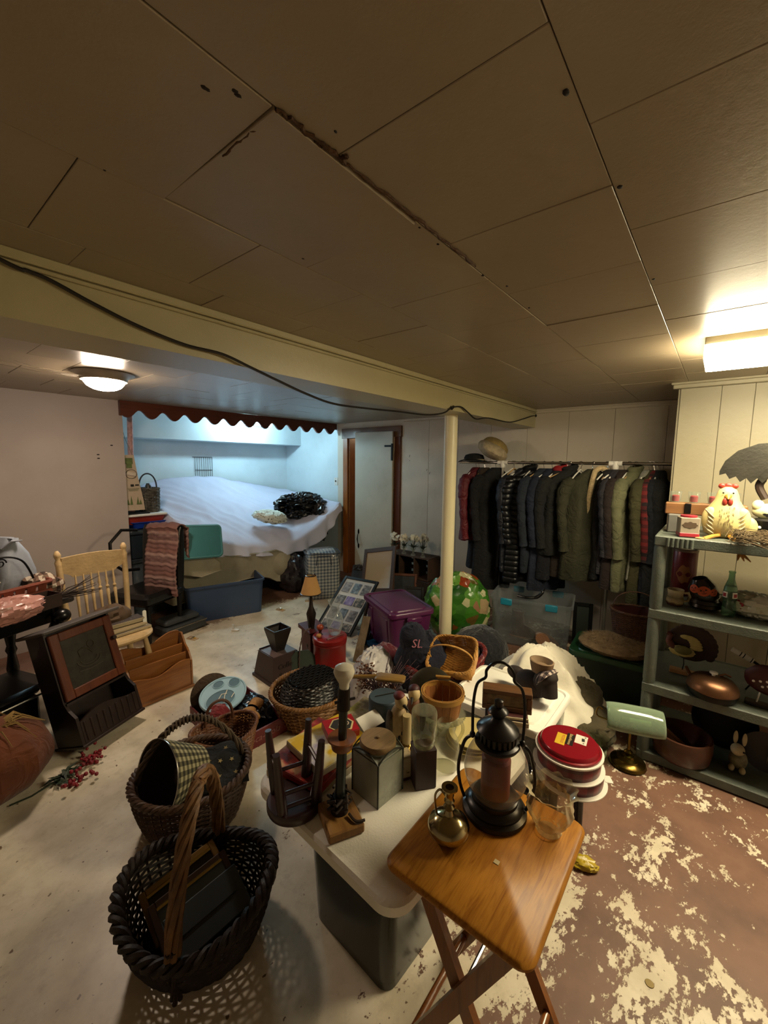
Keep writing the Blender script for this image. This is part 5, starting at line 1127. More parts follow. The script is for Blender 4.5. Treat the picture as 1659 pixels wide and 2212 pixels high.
# second tier
rt_ = onshelf(2, 1476, 1272, 'red_tin', 'tall dark red round tin with a gold scroll label', 'tin', dx=-0.12)
G().lathe([(0.060, 0), (0.062, 0.004), (0.062, 0.262), (0.060, 0.266)], 36).obj('can', mat('dark_red_tin', '5a0f18', 0.3, 0.2, 0.08), rt_); G().lathe([(0.0645, 0.262), (0.0645, 0.276), (0.058, 0.279), (0.056, 0.27)], 36).obj('rim', mat('dull_tin_rim', '6a5a50', 0.35, 0.8), rt_)
g = G()
def scroll(k): return [((0.036 * (1 + 0.12 * math.cos(6 * a)) * math.cos(a)), 0.13 + 0.052 * (1 + 0.10 * math.cos(7 * a)) * math.sin(a)) for a in [2 * PI * i / 60 for i in range(60)]]
V = [g.v((0.0632 * math.sin(x / 0.062), -0.0632 * math.cos(x / 0.062), z)) for x, z in scroll(0)]; c0 = g.v((0, -0.0638, 0.13))
for i in range(60): g.f((V[i], V[(i + 1) % 60], c0))
g.obj('gold_label', mat('gold_print', '8a5a34', 0.45, 0.2, 0.15, 40), rt_)
mg = onshelf(2, 1457, 1306, 'pottery_mug', 'brown and cream glazed pottery mug on the second shelf', 'mug')
g = G(); g.lathe([(0.036, 0), (0.042, 0.012), (0.041, 0.035), (0.036, 0.062), (0.040, 0.088), (0.037, 0.088), (0.033, 0.062), (0.036, 0.02), (0.01, 0.008)], 32); 
n_ = NT('drip_glaze'); v_ = n_.coords(); s_ = n_.sep(v_); f_ = n_.math('ADD', n_.math('MULTIPLY', s_[2], 10.0), n_.math('MULTIPLY', n_.noise(v_, 18, 3), 0.35)); n_.link(n_.ramp(f_, ((0.30, lin('4a2f1c')), (0.42, lin('a8946a')), (0.62, lin('6f6142')), (0.9, lin('b5a682')))), n_.b.inputs['Base Color']); n_.b.inputs['Roughness'].default_value = 0.25
g.obj('cup', n_.m, mg); G().tube([(0.038, 0, 0.072), (0.058, 0, 0.076), (0.066, 0, 0.055), (0.058, 0, 0.032), (0.040, 0, 0.026)], [0.007, 0.008, 0.008, 0.007, 0.006], 8).obj('handle', n_.m, mg)
pv = onshelf(2, 1521, 1316, 'halloween_candle_jar', 'dark glass candle jar tilted in rings with three orange jack-o-lanterns', 'candle jar', dx=0.03)
M_SMK = mat('smoky_brown_glass', '241a16', 0.15, 0, 0.15, 6)
g = G(); g.lathe([(0.055, 0), (0.075, 0.012), (0.070, 0.028), (0.080, 0.034), (0.076, 0.052), (0.05, 0.06)], 32); g.obj('ring_base', mat('bronze_ring', '2c2218', 0.3, 0.4), pv)
JM = Matrix.Rotation(-0.30, 4, 'Y') @ Matrix.Rotation(0.15, 4, 'X')
g = G(JM); g.lathe([(0.062, 0), (0.068, 0.02), (0.064, 0.07), (0.036, 0.115), (0.030, 0.116), (0.058, 0.07), (0.06, 0.02)], 36); jar = g.obj('jar', M_SMK, pv, loc=(0.0, 0, 0.055))
M_JOL = mat('jack_orange', 'c4552c', 0.6, 0, 0.1)
for k, (a_, zc, sc) in enumerate(((-0.55, 0.078, 0.022), (0.10, 0.062, 0.027), (0.75, 0.045, 0.020))):
    g = G(JM)
    def cyl(x, z): r_ = 0.0685 - 0.5 * max(0, z - 0.072) ; t_ = a_ + x / 0.066; return (r_ * math.sin(t_), -r_ * math.cos(t_), z)
    V = [g.v(cyl(sc * (1 + 0.05 * math.cos(5 * t)) * math.cos(t) * 1.1, zc + sc * math.sin(t))) for t in [2 * PI * i / 28 for i in range(28)]]; c0 = g.v(Vector(cyl(0, zc)) * 1.01)
    for i in range(28): g.f((V[i], V[(i + 1) % 28], c0))
    jo = g.obj('jack_o_lantern', M_JOL, pv, loc=(0, 0, 0.055), smooth=0)
    g = G(JM)
    for (fx, fz, w_) in ((-0.4, 0.25, 0.2), (0.4, 0.25, 0.2), (0, -0.02, 0.13)):
        A_ = [Vector(cyl(sc * (fx + dx), zc + sc * (fz + dz))) * 1.022 for dx, dz in ((-w_, -w_ * 0.8), (w_, -w_ * 0.8), (0, w_))]; g.f([g.v(q) for q in A_])
    A_ = [Vector(cyl(sc * x, zc + sc * z)) * 1.022 for x, z in ((-0.5, -0.3), (-0.2, -0.5), (0.2, -0.5), (0.5, -0.3), (0.2, -0.38), (-0.2, -0.38))]; g.f([g.v(q) for q in A_])
    g.obj('carved_face', M_INK, jo, smooth=0)
sb_ = onshelf(2, 1572, 1330, 'soda_bottle', 'green tinted glass soda bottle with red and white painted labels', 'bottle')
M_GRNG = glass('green_bottle_glass', 'b4d2bc', 0.85, 0.03, '6a9278', 0.6)
G().lathe([(0.026, 0), (0.030, 0.006), (0.031, 0.04), (0.027, 0.075), (0.031, 0.115), (0.027, 0.150), (0.014, 0.195), (0.0125, 0.225), (0.015, 0.228), (0.015, 0.236)], 36, cap1=False).obj('glass', M_GRNG, sb_)
G().lathe([(0.0275, 0.135), (0.0245, 0.158)], 36, cap0=False, cap1=False).obj('white_band', M_WHITEP, sb_)
for a_ in (-0.75, 0.75):
    g = G(); g.grid(lambda u, v: ((0.0318 - 0.10 * max(0, 0.10 + 0.03 * v - 0.115)) * math.sin(a_ + (u - 0.5) * 0.85), -(0.0318 - 0.10 * max(0, 0.10 + 0.03 * v - 0.115)) * math.cos(a_ + (u - 0.5) * 0.85), 0.10 + 0.03 * v), 8, 2); o = g.obj('white_label', M_WHITEP, sb_)
    g = G(); g.grid(lambda u, v: (0.0326 * math.sin(a_ + (u - 0.5) * 0.5), -0.0326 * math.cos(a_ + (u - 0.5) * 0.5), 0.105 + 0.018 * v), 6, 2); g.obj('red_square', mat('label_red', '9c1f24', 0.5), o)
wb = onshelf(2, 1632, 1340, 'white_plastic_bag', 'bundled translucent white plastic bag on the second shelf', 'plastic bag', dx=0.06)
G().ball((0, 0, 0.058), (0.12, 0.08, 0.060), 48, 26, crumple(71, 0.28, 2.4, 0.8)).obj('film', mat('white_film', 'c6c2ae', 0.35, 0, 0.08, 6, 0.4, 14), wb, smooth=30); G().box((0.02, -0.06, 0.045), (0.10, 0.012, 0.06), 0.003).obj('paper_slip', M_WHITEP, wb, smooth=0)
G().tube([(-0.075, -0.045, 0.04), (-0.055, -0.075, 0.05), (-0.05, -0.08, 0.07), (-0.07, -0.06, 0.085)], 0.006, 6).obj('red_handle', MATS['label_red'], wb)
# third tier
tk = onshelf(1, 1472, 1458, 'turkey_pick', 'painted wooden turkey on a wire stem set in a small block', 'ornament', dx=0.02)
G().box((0, 0, 0.012), (0.12, 0.045, 0.024), 0.003).obj('block', wood('pale_block', '8a6238', 'a67a48', 0.6), tk, smooth=0); G().tube([(0, 0, 0.024), (0.005, 0, 0.06), (0.0, 0, 0.11)], 0.003, 6).obj('wire', M_BLACKM, tk)
M_TBR = mat('turkey_brown', '2e1710', 0.6); M_TCR = mat('turkey_cream', 'a8995c', 0.6, 0, 0.15, 30); M_TOL = mat('turkey_olive', '5f5a2c', 0.6, 0, 0.2, 30)
g = G()
for k in range(15):
    a_ = PI * (0.0 + 1.1 * k / 14) - 0.5; g.ball((0.10 * math.cos(a_) + 0.03, 0.018, 0.17 + 0.10 * math.sin(a_)), (0.024, 0.006, 0.024), 12, 8)
g.ball((0.03, 0.016, 0.17), (0.10, 0.008, 0.09), 24, 12); g.obj('tail_fan', M_TBR, tk)
g = G()
for k in range(7):
    a_ = 0.0 + 0.28 * k; g.ball((0.045 * math.cos(a_) + 0.01, 0.0, 0.155 + 0.055 * math.sin(a_) + 0.01), (0.030, 0.006, 0.014), 12, 8)
g.obj('cream_feathers', M_TCR, tk)
G().ball((-0.01, -0.008, 0.135), (0.062, 0.012, 0.032), 24, 12, lambda d: 1 + 0.04 * math.cos(14 * math.atan2(d.z, d.x))).obj('breast', M_TCR, tk); G().ball((-0.005, -0.018, 0.145), (0.042, 0.010, 0.026), 24, 12).obj('wing', M_TOL, tk)
G().tube(catmull([(-0.045, 0, 0.14), (-0.075, 0, 0.18), (-0.07, 0, 0.215), (-0.085, 0, 0.225)], 5), [0.018] * 6 + [0.014] * 5 + [0.012] * 5, 10).obj('head', mat('turkey_head', '4f2218', 0.6), tk)
kt = onshelf(1, 1536, 1516, 'copper_kettle', 'round copper lidded pot with white knob and black iron bottom', 'kettle', dx=0.06)
M_COP = mat('aged_copper', '664630', 0.36, 0.8, 0.25, 12); G().lathe([(0.070, 0), (0.098, 0.01), (0.108, 0.035), (0.108, 0.045)], 40).obj('iron_bottom', M_BLACKM, kt)
G().lathe([(0.1085, 0.044), (0.112, 0.050), (0.106, 0.075), (0.085, 0.098), (0.05, 0.112), (0.015, 0.116)], 40).obj('copper_lid', M_COP, kt); G().lathe([(0.008, 0.114), (0.008, 0.124), (0.018, 0.128), (0.018, 0.134), (0.006, 0.137)], 20).obj('knob', M_WHITEP, kt)
g = G(); g.tube([(-0.085, 0.02, 0.06), (-0.105, 0.04, 0.08), (-0.12, 0.055, 0.105)], [0.014, 0.011, 0.008], 10); g.obj('spout', M_COP, kt)
G().tube([(0.02, 0.02, 0.113), (0.045, 0.04, 0.123), (0.07, 0.05, 0.112)], 0.005, 6).obj('vent', M_COP, kt)
lad = thing('enamel_ladle', 'ladle with white banded enamel handle and wooden end behind the copper pot', 'ladle', (2.86, -0.15, SH[1] + 0.025), face((2.86, -0.15)), rot=(0.0, 0.42, face((2.86, -0.15))))
G().tube([(-0.10, 0, 0.16), (0.0, 0, 0.16)], 0.013, 10).obj('white_handle', M_WHITEP, lad); G().tube([(0.0, 0, 0.16), (0.05, 0, 0.155)], 0.007, 8).obj('ferrule', M_BLACKM, lad); G().ball((0.085, 0, 0.15), (0.045, 0.012, 0.026), 20, 12).obj('wooden_bowl', wood('ladle_wood', '9a7434', 'b08a48', 0.6), lad)
g = G(); g.tube([(0.03, 0.005, 0.15), (0.055, 0.01, 0.06), (0.052, 0.01, -0.0)], 0.004, 6); g.obj('prop_wire', M_BLACKM, lad)
for x in (-0.06, -0.045, -0.01): G().tube([(x, 0, 0.16), (x + 0.004, 0, 0.16)], 0.0135, 10).obj('black_band', M_BLACKM, lad)
ro = onshelf(1, 1640, 1530, 'red_rooster_ornament', 'dark red rooster ornament with white dots on a spike and wood foot', 'ornament', dx=0.03)
G().box((0, 0, 0.008), (0.11, 0.05, 0.016), 0.003).obj('foot', mat('dark_foot_wood', '2a1f18', 0.6), ro, smooth=0); G().tube([(-0.01, 0, 0.016), (0, 0, 0.08)], 0.004, 6).obj('spike', M_WHITEP, ro)
g = G(); g.ball((0.03, 0, 0.14), (0.10, 0.03, 0.075), 28, 16, crumple(77, 0.12, 1.5, 0.2)); g.ball((0.09, 0, 0.21), (0.05, 0.025, 0.06), 18, 12); g.obj('body', mat('dark_red_paint', '3d0e0c', 0.5, 0, 0.2, 12), ro)
for dx, dz in ((-0.03, 0.13), (-0.005, 0.137), (0.02, 0.143), (0.005, 0.112), (0.025, 0.12)): G().ball((dx, -0.030, dz), (0.006, 0.003, 0.006), 10, 8).obj('white_dot', M_WHITEP, ro)
G().ball((0.085, -0.012, 0.185), (0.028, 0.012, 0.014), 14, 10).obj('orange_beak', mat('dull_orange', '8a4a2c', 0.6), ro)
# bottom tier
bw = onshelf(0, 1466, 1655, 'wooden_bowl', 'deep dark wooden bowl holding wooden spoons on the lowest shelf', 'bowl', dx=0.10)
G().lathe([(0.105, 0), (0.128, 0.02), (0.138, 0.08), (0.135, 0.14), (0.125, 0.142), (0.127, 0.08), (0.10, 0.02)], 44).obj('bowl', wood('dark_bowl_wood', '3a1c0e', '4c2814', 0.4, 1.5, 0, 0.2), bw)
for k, (dx, dy, rx, ry) in enumerate(((-0.02, 0.0, 0.2, -0.75), (0.03, 0.02, 0.1, -0.85))):
    s_o = thing('wooden_spoon', ('broad wooden paddle leaning in the dark wooden bowl', 'slim wooden spoon leaning in the dark wooden bowl')[k], 'spoon', (bw.location.x, bw.location.y, bw.location.z + 0.03), rot=(0.15, ry, face(bw.location) + 0.3 * k))
    g = G(); g.slab([(x, y) for x, y in rrect(0.035 if k == 0 else 0.02, 0.02, 0.008)], -0.0, 0.20, 0.003); g.obj('handle', wood('spoon_wood', '6a4420', '83582c', 0.6), s_o, loc=(0.03 * k, 0.02 * k, 0))
bn = onshelf(0, 1592, 1668, 'rabbit_figurine', 'small grey and cream rabbit figurine with upright ears', 'figurine', dx=0.04)
M_RAB = mat('rabbit_grey', '6e6850', 0.6, 0, 0.4, 30); M_RABC = mat('rabbit_cream', 'a89a78', 0.6, 0, 0.15, 20)
G().ball((0, 0, 0.05), (0.040, 0.045, 0.052), 24, 16).obj('body', M_RAB, bn); G().ball((-0.005, -0.025, 0.115), (0.030, 0.034, 0.030), 22, 14).obj('head', M_RABC, bn)
for s in (-1, 1):
    G().ball((s * 0.018, -0.01, 0.172), (0.010, 0.007, 0.036), 14, 12).obj('ear', M_RABC, bn); G().ball((s * 0.020, -0.046, 0.12), 0.005, 10, 8).obj('eye', M_BLACKM, bn); G().ball((s * 0.022, -0.045, 0.018), (0.014, 0.024, 0.016), 14, 10).obj('paw', M_RABC, bn)
rp = thing('leaf_plate', 'small dark plate with a pale leaf sprig standing at the back of the lowest shelf', 'plate', (2.82, -0.30, SH[0] + 0.001), face((2.82, -0.3)), rot=(-0.2, 0, face((2.82, -0.3))))
g = G(Matrix.Rotation(PI / 2, 4, 'X')); g.lathe([(0.09, -0.006), (0.10, 0.0), (0.10, 0.004), (0.06, 0.0)], 36); g.obj('dish', mat('dark_dish', '141210', 0.4), rp, loc=(0, 0, 0.10)); g = G(); leaf(g, (0.01, -0.015, 0.05), (0.1, 0, 1), 0.11, 0.016, 0.05); g.obj('leaf_sprig', M_RABC, rp, thick=0.002)
tp_ = thing('black_pan', 'round black pan standing on its rim at the back of the lowest shelf', 'pan', (2.93, -0.13, SH[0] + 0.001), face((2.93, -0.1)), rot=(-0.15, 0, face((2.93, -0.1))))
g = G(Matrix.Rotation(PI / 2, 4, 'X')); g.lathe([(0.13, -0.02), (0.15, 0.02), (0.145, 0.02), (0.125, -0.015)], 40); g.obj('pan_body', M_BLACKM, tp_, loc=(0, 0, 0.15))
# ================================================================== middle of the room
def oriented(name, label, cat, P0, P1, P3):
    """frame whose lower corners are P0 (local right) and P3 (local left), upper right P1: local x right, z up the frame, -y out"""
    ux = (P0 - P3).normalized(); uz = (P1 - P0).normalized(); uy = uz.cross(ux)
    t = thing(name, label, cat); M = Matrix((ux, uy, uz)).transposed().to_4x4(); M.translation = (P0 + P3) / 2; t.matrix_world = M
    return t, (P0 - P3).length, (P1 - P0).length
def frame(t, W, H, fw, d, m, mback, inner=None, y0=0.0):
    for c_, s_ in (((-W / 2 + fw / 2, 0, H / 2), (fw, d, H)), ((W / 2 - fw / 2, 0, H / 2), (fw, d, H)), ((0, 0, fw / 2), (W - 2 * fw, d, fw)), ((0, 0, H - fw / 2), (W - 2 * fw, d, fw))): G().box(c_, s_, 0.003).obj('frame_rail', m, t, smooth=0)
    return G().box((0, d * 0.2, H / 2), (W - 2 * fw, d * 0.3, H - 2 * fw)).obj('mat_board' if inner is None else inner, mback, t, smooth=0)
M_BLKF = mat('black_frame', '0d0d0c', 0.3, 0, 0.1); M_MATB = mat('white_mat_board', 'cfd4d4', 0.6, 0, 0.03)
P0 = at(757, 1375, 0.012); P1 = at(820, 1258, 0.412); P2 = at(748, 1245, 0.412)
cf, W_, H_ = oriented('photo_collage', 'black framed collage of small photographs on a white mat leaning back', 'picture frame', P0, P1, P0 + P2 - P1)
mb = frame(cf, W_, H_, 0.03, 0.022, M_BLKF, M_MATB)
def photo_mat(i):
    n = NT('snapshot_%d' % i); v = n.coords(); a, b, c = (('4a4a50', '7e7f84', 'a9a6a2'), ('3b4a58', '6e8290', 'a3b3ba'), ('3a3d42', '77797c', 'b5b2ab'), ('25272c', '50545c', '9b9a98'), ('453b78', '7a70a8', 'a49cc0'), ('22262a', '4c5250', 'b3a99c'))[i % 6]
    n.link(n.ramp(n.noise(v, 26, 5, 0.6), ((0.35, lin(a)), (0.5, lin(b)), (0.66, lin(c)))), n.b.inputs['Base Color']); n.b.inputs['Roughness'].default_value = 0.35; return n.m
PMS = [photo_mat(i) for i in range(6)]
k = 0
for rz_, n_, w_, h_ in ((0.515, 3, 0.085, 0.125), (0.36, 3, 0.10, 0.10), (0.20, 3, 0.085, 0.125), (0.075, 3, 0.10, 0.075)):
    for j in range(n_):
        G().box((-0.115 + 0.115 * j, -0.004, rz_), (w_, 0.004, h_)).obj('snapshot', PMS[k % 6], mb, smooth=0); k += 1
G().box((0, -0.006, H_ / 2), (W_ - 0.06, 0.0015, H_ - 0.06)).obj('glazing', glass('frame_glass', 'ffffff', 0.97, 0.02, 'ffffff', 0.3), cf, smooth=0)
# seascape print behind, leaning on the door casing
P1 = at(848, 1203, 0.5); P2 = at(788, 1187, 0.5); dn = Vector((-0.30, -0.22, -0.40)); 
a0 = P1 + dn
ar, W_, H_ = oriented('framed_print', 'grey framed beach print leaning back below the door handle', 'picture frame', a0, P1, a0 + P2 - P1)
M_GRF = wood('grey_brown_frame', '3a2c26', '4b3a32', 0.5)
n = NT('beach_print'); v = n.coords(); s = n.sep(v); f_ = n.math('ADD', n.math('MULTIPLY', s[0], 1.2), n.math('ADD', n.math('MULTIPLY', s[2], -1.0), n.math('MULTIPLY', n.noise(v, 9, 5), 0.25))); n.link(n.ramp(f_, ((0.0, lin('a58a68')), (0.30, lin('b7b0a4')), (0.45, lin('c5ccd4')), (0.62, lin('7f8a98')))), n.b.inputs['Base Color']); n.b.inputs['Roughness'].default_value = 0.25
frame(ar, W_, H_, 0.05, 0.025, M_GRF, n.m, 'print')
# carved panel below the print
cv = thing('wood_carving', 'dark carved wooden panel propped between the collage and the beach print', 'panel', at(785, 1262, 0.12) + Vector((0.10, 0.05, -0.1)), face((3.5, 3.1), -12), rot=(math.radians(-35), 0, face((3.5, 3.1), -12)))
G().box((0, 0, 0.16), (0.42, 0.02, 0.32), 0.003).obj('board', wood('dark_carved', '2a1f18', '3a2c22', 0.6), cv, smooth=0)
g = G(); rr = random.Random(21)
for i in range(150): g.ball((rr.uniform(-0.2, 0.2), -0.012, 0.30 + rr.uniform(-0.045, 0.03)), (rr.uniform(.006, .012), 0.009, rr.uniform(.006, .012)), 7, 5)
g.obj('carved_relief', mat('worn_relief', '54453a', 0.6, 0, 0.4, 40), cv, kind='stuff')
# slatted crate with flower vases
ck = Vector((4.13, 2.86, 0.0)); cz1 = 0.535
crt = thing('slatted_crate', 'dark slatted wooden crate on its side under the row of flower vases', 'crate', (ck.x, ck.y, 0.27), math.radians(-90))
M_CRT = wood('old_crate_wood', '2c1b10', '432a18', 0.7, 2.0, 0)
CW, CD, CH = 0.62, 0.26, 0.265
for z_ in (0.006, CH - 0.006): G().box((0, 0, z_), (CW, CD, 0.012), 0.002).obj('shelf_slat', M_CRT, crt, smooth=0)
for x_ in (-CW / 2, -0.11, 0.11, CW / 2): G().box((x_, 0, CH / 2), (0.016, CD, CH - 0.024), 0.002).obj('divider', M_CRT, crt, smooth=0)
for z_ in (0.07, 0.15, 0.22): G().box((0, CD / 2 - 0.005, z_), (CW, 0.01, 0.05), 0.002).obj('back_slat', M_CRT, crt, smooth=0)
lowc = thing('dark_chest', 'dark low chest bearing the slatted crate beside the doorway', 'chest', (ck.x, ck.y, 0), math.radians(-90)); G().box((0, 0, 0.134), (0.66, 0.30, 0.268), 0.006).obj('body', M_DKW, lowc, smooth=0); G().box((0, -0.153, 0.16), (0.50, 0.008, 0.16), 0.003).obj('front_panel', M_DKW, lowc, smooth=0)
M_PET = mat('white_petal', 'd9d3bf', 0.7, 0, 0.06); M_YEL = mat('flower_centre', 'b8963a', 0.7)
def petal(g, c, d, r):
    d = d.normalized(); a = d.orthogonal().normalized(); b = d.cross(a)
    for k in range(5):
        t = 2 * PI * k / 5; e = a * math.cos(t) + b * math.sin(t); s_ = d.cross(e)
        V = [g.v(c), g.v(c + e * r * 0.6 + s_ * r * 0.35 + d * r * 0.15), g.v(c + e * r + d * r * 0.1), g.v(c + e * r * 0.6 - s_ * r * 0.35 + d * r * 0.15)]; g.f(V)
FL = None
for i, px in enumerate((858, 878, 899, 921)):
    yv = onx(px, 1190, 4.13).y; rr = random.Random(30)
    if FL is None:
        t = thing('flower_vase', 'small glass vase of white silk flowers on the slatted crate', 'flower vase', (4.09, yv, cz1 + 0.001), 0.0, 'flower vases on the crate')
        G().lathe([(0.028, 0), (0.030, 0.004), (0.012, 0.03), (0.02, 0.06), (0.032, 0.085), (0.030, 0.085), (0.017, 0.06), (0.01, 0.03)], 20).obj('glass', M_GLASS, t)
        g1, g2, g3, g4 = G(), G(), G(), G()
        for k in range(12):
            a_ = rr.uniform(0, 2 * PI); r_ = rr.uniform(0.02, 0.075); c = Vector((r_ * math.cos(a_), r_ * math.sin(a_), 0.16 + rr.uniform(0, 0.07))); g1.tube([(0, 0, 0.05), c * 0.5 + Vector((0, 0, 0.06)), c], 0.0018, 4)
            for q in range(2): petal(g2, c + Vector((rr.uniform(-.012, .012), rr.uniform(-.012, .012), 0.01 * q)), Vector((math.cos(a_) - 0.6, math.sin(a_), 0.7)), 0.024)
            g3.ball(c + Vector((-0.006, 0, 0.006)), 0.0045, 6, 5)
        for k in range(16): a_ = rr.uniform(0, 2 * PI); leaf(g4, (0.01 * math.cos(a_), 0.01 * math.sin(a_), 0.09), (math.cos(a_), math.sin(a_), rr.uniform(0.2, 1.2)), rr.uniform(0.05, 0.08), 0.011)
        g1.obj('stems', MATS['dark_green_stem'], t, kind='stuff'); g2.obj('petals', M_PET, t, smooth=0, thick=0.0008, kind='stuff'); g3.obj('centres', M_YEL, t, kind='stuff'); g4.obj('leaves', MATS['dark_leaf_green'], t, smooth=0, thick=0.0008, kind='stuff'); FL = t
    else:
        c = copy_tree(FL); c.location = (4.09 - 0.012 * i, yv, cz1 + 0.001); c.rotation_euler = (0, 0, 1.3 * i)
        c.scale = (1, 1, 0.95 + 0.06 * i)
# dark frames propped below the crate
for i, (px, py, lab, col, wz) in enumerate(((872, 1262, 'brown framed dark picture propped in front of the crate', '5a3018', 0.30), (905, 1262, 'small black framed picture propped next to the brown framed one', '14110f', 0.22))):
    p = at(px, py + 25, 0.0); o = thing('picture_frame', lab, 'picture frame', (3.86 - 0.10 * i, p.y * 3.86 / p.x, 0.0), face((3.8, 2.9)), rot=(math.radians(-14), 0, face((3.8, 2.9), -6)))
    frame(o, wz, wz * 1.15, 0.03, 0.02, wood('frame_%s' % col, col, col, 0.5), mat('dim_picture_%d' % i, '2b2e30', 0.4, 0, 0.5, 14), 'picture')

# ------------------------------------------------------------------ purple tote on a blue lid
M_PUR = mat('purple_plastic', '521c46', 0.32, 0, 0.06, 4)
bl_ = thing('tote_cover', 'blue plastic storage lid lying under the purple tote', 'storage lid', (2.88, 2.15, 0.0), math.radians(-117)); G().slab(rrect(0.72, 0.50, 0.05), 0.0, 0.04, 0.012).obj('panel', mat('blue_lid_plastic', '1c4f78', 0.35), bl_); G().tube([(x, y, 0.04) for x, y in rrect(0.70, 0.48, 0.05)], 0.008, 6, closed=True).obj('raised_rim', MATS['blue_lid_plastic'], bl_)
pt = tote('storage_tote', 'purple lidded storage tote standing by the cream post', (2.88, 2.15, 0.048), math.radians(-117), 0.60, 0.40, 0.36, M_PUR, taper=0.86, r=0.05)
for s in (-1, 1): G().box((s * 0.325, 0, 0.31), (0.03, 0.14, 0.05), 0.01).obj('grip', M_PUR, pt)
# stacked dark boards and branches leaning left of the tote
M_BRK = wood('dark_bark', '1d140e', '2e2118', 0.85, 1.5, 2)
rr = random.Random(40)
for i in range(7):
    b0 = at(775 + 8 * i, 1405 - 4 * i, 0.0) + Vector((0.05, 0.03, 0)); top = at(800 + 10 * i, 1300 + 6 * i, 0.0); d = Vector((0.20 + 0.02 * i, 0.06 - 0.03 * i, 0.42 - 0.02 * i))
    g = G(); P = [Vector((0, 0, 0.012)), d * 0.35 + Vector((rr.uniform(-.02, .02), rr.uniform(-.02, .02), 0)), d * 0.7 + Vector((rr.uniform(-.02, .02), rr.uniform(-.02, .02), 0.02)), d]
    g.tube(catmull(P, 5), [0.022 - 0.0008 * k for k in range(16)], 8); tag(g.obj('driftwood', M_BRK, loc=b0), 'dark weathered branch leaning among others between collage and purple tote', 'branch', 'branches leaning by the purple tote')
b0 = at(770, 1432, 0.0); pk_ = thing('pale_plank', 'short pale wooden plank leaning in front of the dark branches', 'plank', b0, 0, rot=(0.0, 0.0, 0))
d = Vector((0.19, 0.05, 0.33)); g = G(); s_ = Vector((0.35, -0.9, 0)).normalized() * 0.032; n_ = d.normalized().cross(s_.normalized()) * 0.008
g.loft([[q + a + b for a, b in ((s_, n_), (-s_, n_), (-s_, -n_), (s_, -n_))] for q in (Vector((0, 0, 0.008)), d)]); g.obj('board', wood('pale_plank_wood', '5a4a34', '74614a', 0.75, 2, 2), pk_, smooth=0)

# ------------------------------------------------------------------ red can with vase, lamp and apples
M_REDC = mat('red_enamel', '7c1512', 0.35, 0, 0.10, 6)
cb0 = at(712, 1462, 0); hc_ = hz(cb0, 1372)
rcx, rcy = cb0.x + 0.08, cb0.y + 0.08
RR = 37 * mpp((rcx, rcy, 0.3))
can = thing('red_can', 'large red enamel lidded can bearing a glass vase', 'can', (rcx, rcy, 0), face(cb0))
HC_ = hz((rcx, rcy), 1372)
G().lathe([(RR * 0.90, 0), (RR * 0.93, 0.01), (RR * 0.93, HC_ * 0.18), (RR * 0.96, HC_ * 0.19), (RR * 0.93, HC_ * 0.21), (RR * 0.95, HC_ * 0.80), (RR * 0.98, HC_ * 0.82), (RR * 0.95, HC_ * 0.86)], 44).obj('body', M_REDC, can)
G().lathe([(RR * 0.99, HC_ * 0.87), (RR * 1.0, HC_ * 0.875), (RR * 1.0, HC_ * 0.975), (RR * 0.97, HC_ * 0.99), (RR * 0.92, HC_), (RR * 0.3, HC_)], 44).obj('lid', M_REDC, can)
G().tube([(-0.02, -RR * 0.80, HC_ + 0.012), (0.05, -RR * 0.45, HC_ + 0.014), (0.11, -RR * 0.1, HC_ + 0.012)], 0.007, 6).obj('lid_handle', mat('dark_red_bar', '5a1010', 0.4), can)
def lathe_thing(name, label, cat, loc, prof, m, part='body', n=36, rz=0.0, rot=None, cap1=True):
    t = thing(name, label, cat, loc, rz, rot=rot); G().lathe(prof, n, cap1=cap1).obj(part, m, t); return t
vloc = at(728, 1366, HC_ + 0.001); vloc = Vector((rcx + 0.045, rcy - 0.01, HC_ + 0.001)); vh = hz(vloc, 1297) - HC_
lathe_thing('glass_vase', 'clear round bellied glass vase with flared neck standing on the red can', 'vase', vloc, [(0.04, 0), (0.045, 0.005), (0.062, vh * 0.25), (0.068, vh * 0.42), (0.055, vh * 0.60), (0.032, vh * 0.70), (0.034, vh * 0.80), (0.055, vh)], glass('vase_glass', 'f4f6f6', 0.72, 0.04, 'b9c2c4', 1.2), 'glass', cap1=False)
M_APL = mat('russet_apple', '9a4428', 0.35, 0, 0.3, 14)
for k, (dx, dy, r_, lab) in enumerate(((-0.075, 0.02, 0.028, 'russet painted wooden apple on the red can beside the glass vase'), (-0.085, -0.045, 0.02, 'small tan gourd on the rim of the red can'))):
    a_ = thing('wooden_apple' if k == 0 else 'small_gourd', lab, 'apple' if k == 0 else 'gourd', (rcx + dx * math.cos(face(cb0)) - dy * math.sin(face(cb0)), rcy + dx * math.sin(face(cb0)) + dy * math.cos(face(cb0)), HC_ + 0.001))
    G().ball((0, 0, r_ * 0.9 + (0.035 if k == 0 else 0)), (r_, r_, r_ * 0.9), 20, 12, lambda d: 1 - 0.12 * max(0, d.z - 0.7)).obj('fruit', M_APL if k == 0 else mat('tan_gourd', 'a8753c', 0.5), a_)
    if k == 0: G().lathe([(0.020, 0), (0.012, 0.012), (0.010, 0.025), (0.018, 0.038)], 16).obj('turned_stand', M_DKW, a_)
    G().tube([(0, 0, r_ * 1.7 + (0.035 if k == 0 else 0)), (0.004, 0, r_ * 2.05 + (0.035 if k == 0 else 0))], 0.002, 5).obj('stem', M_DKW, a_)
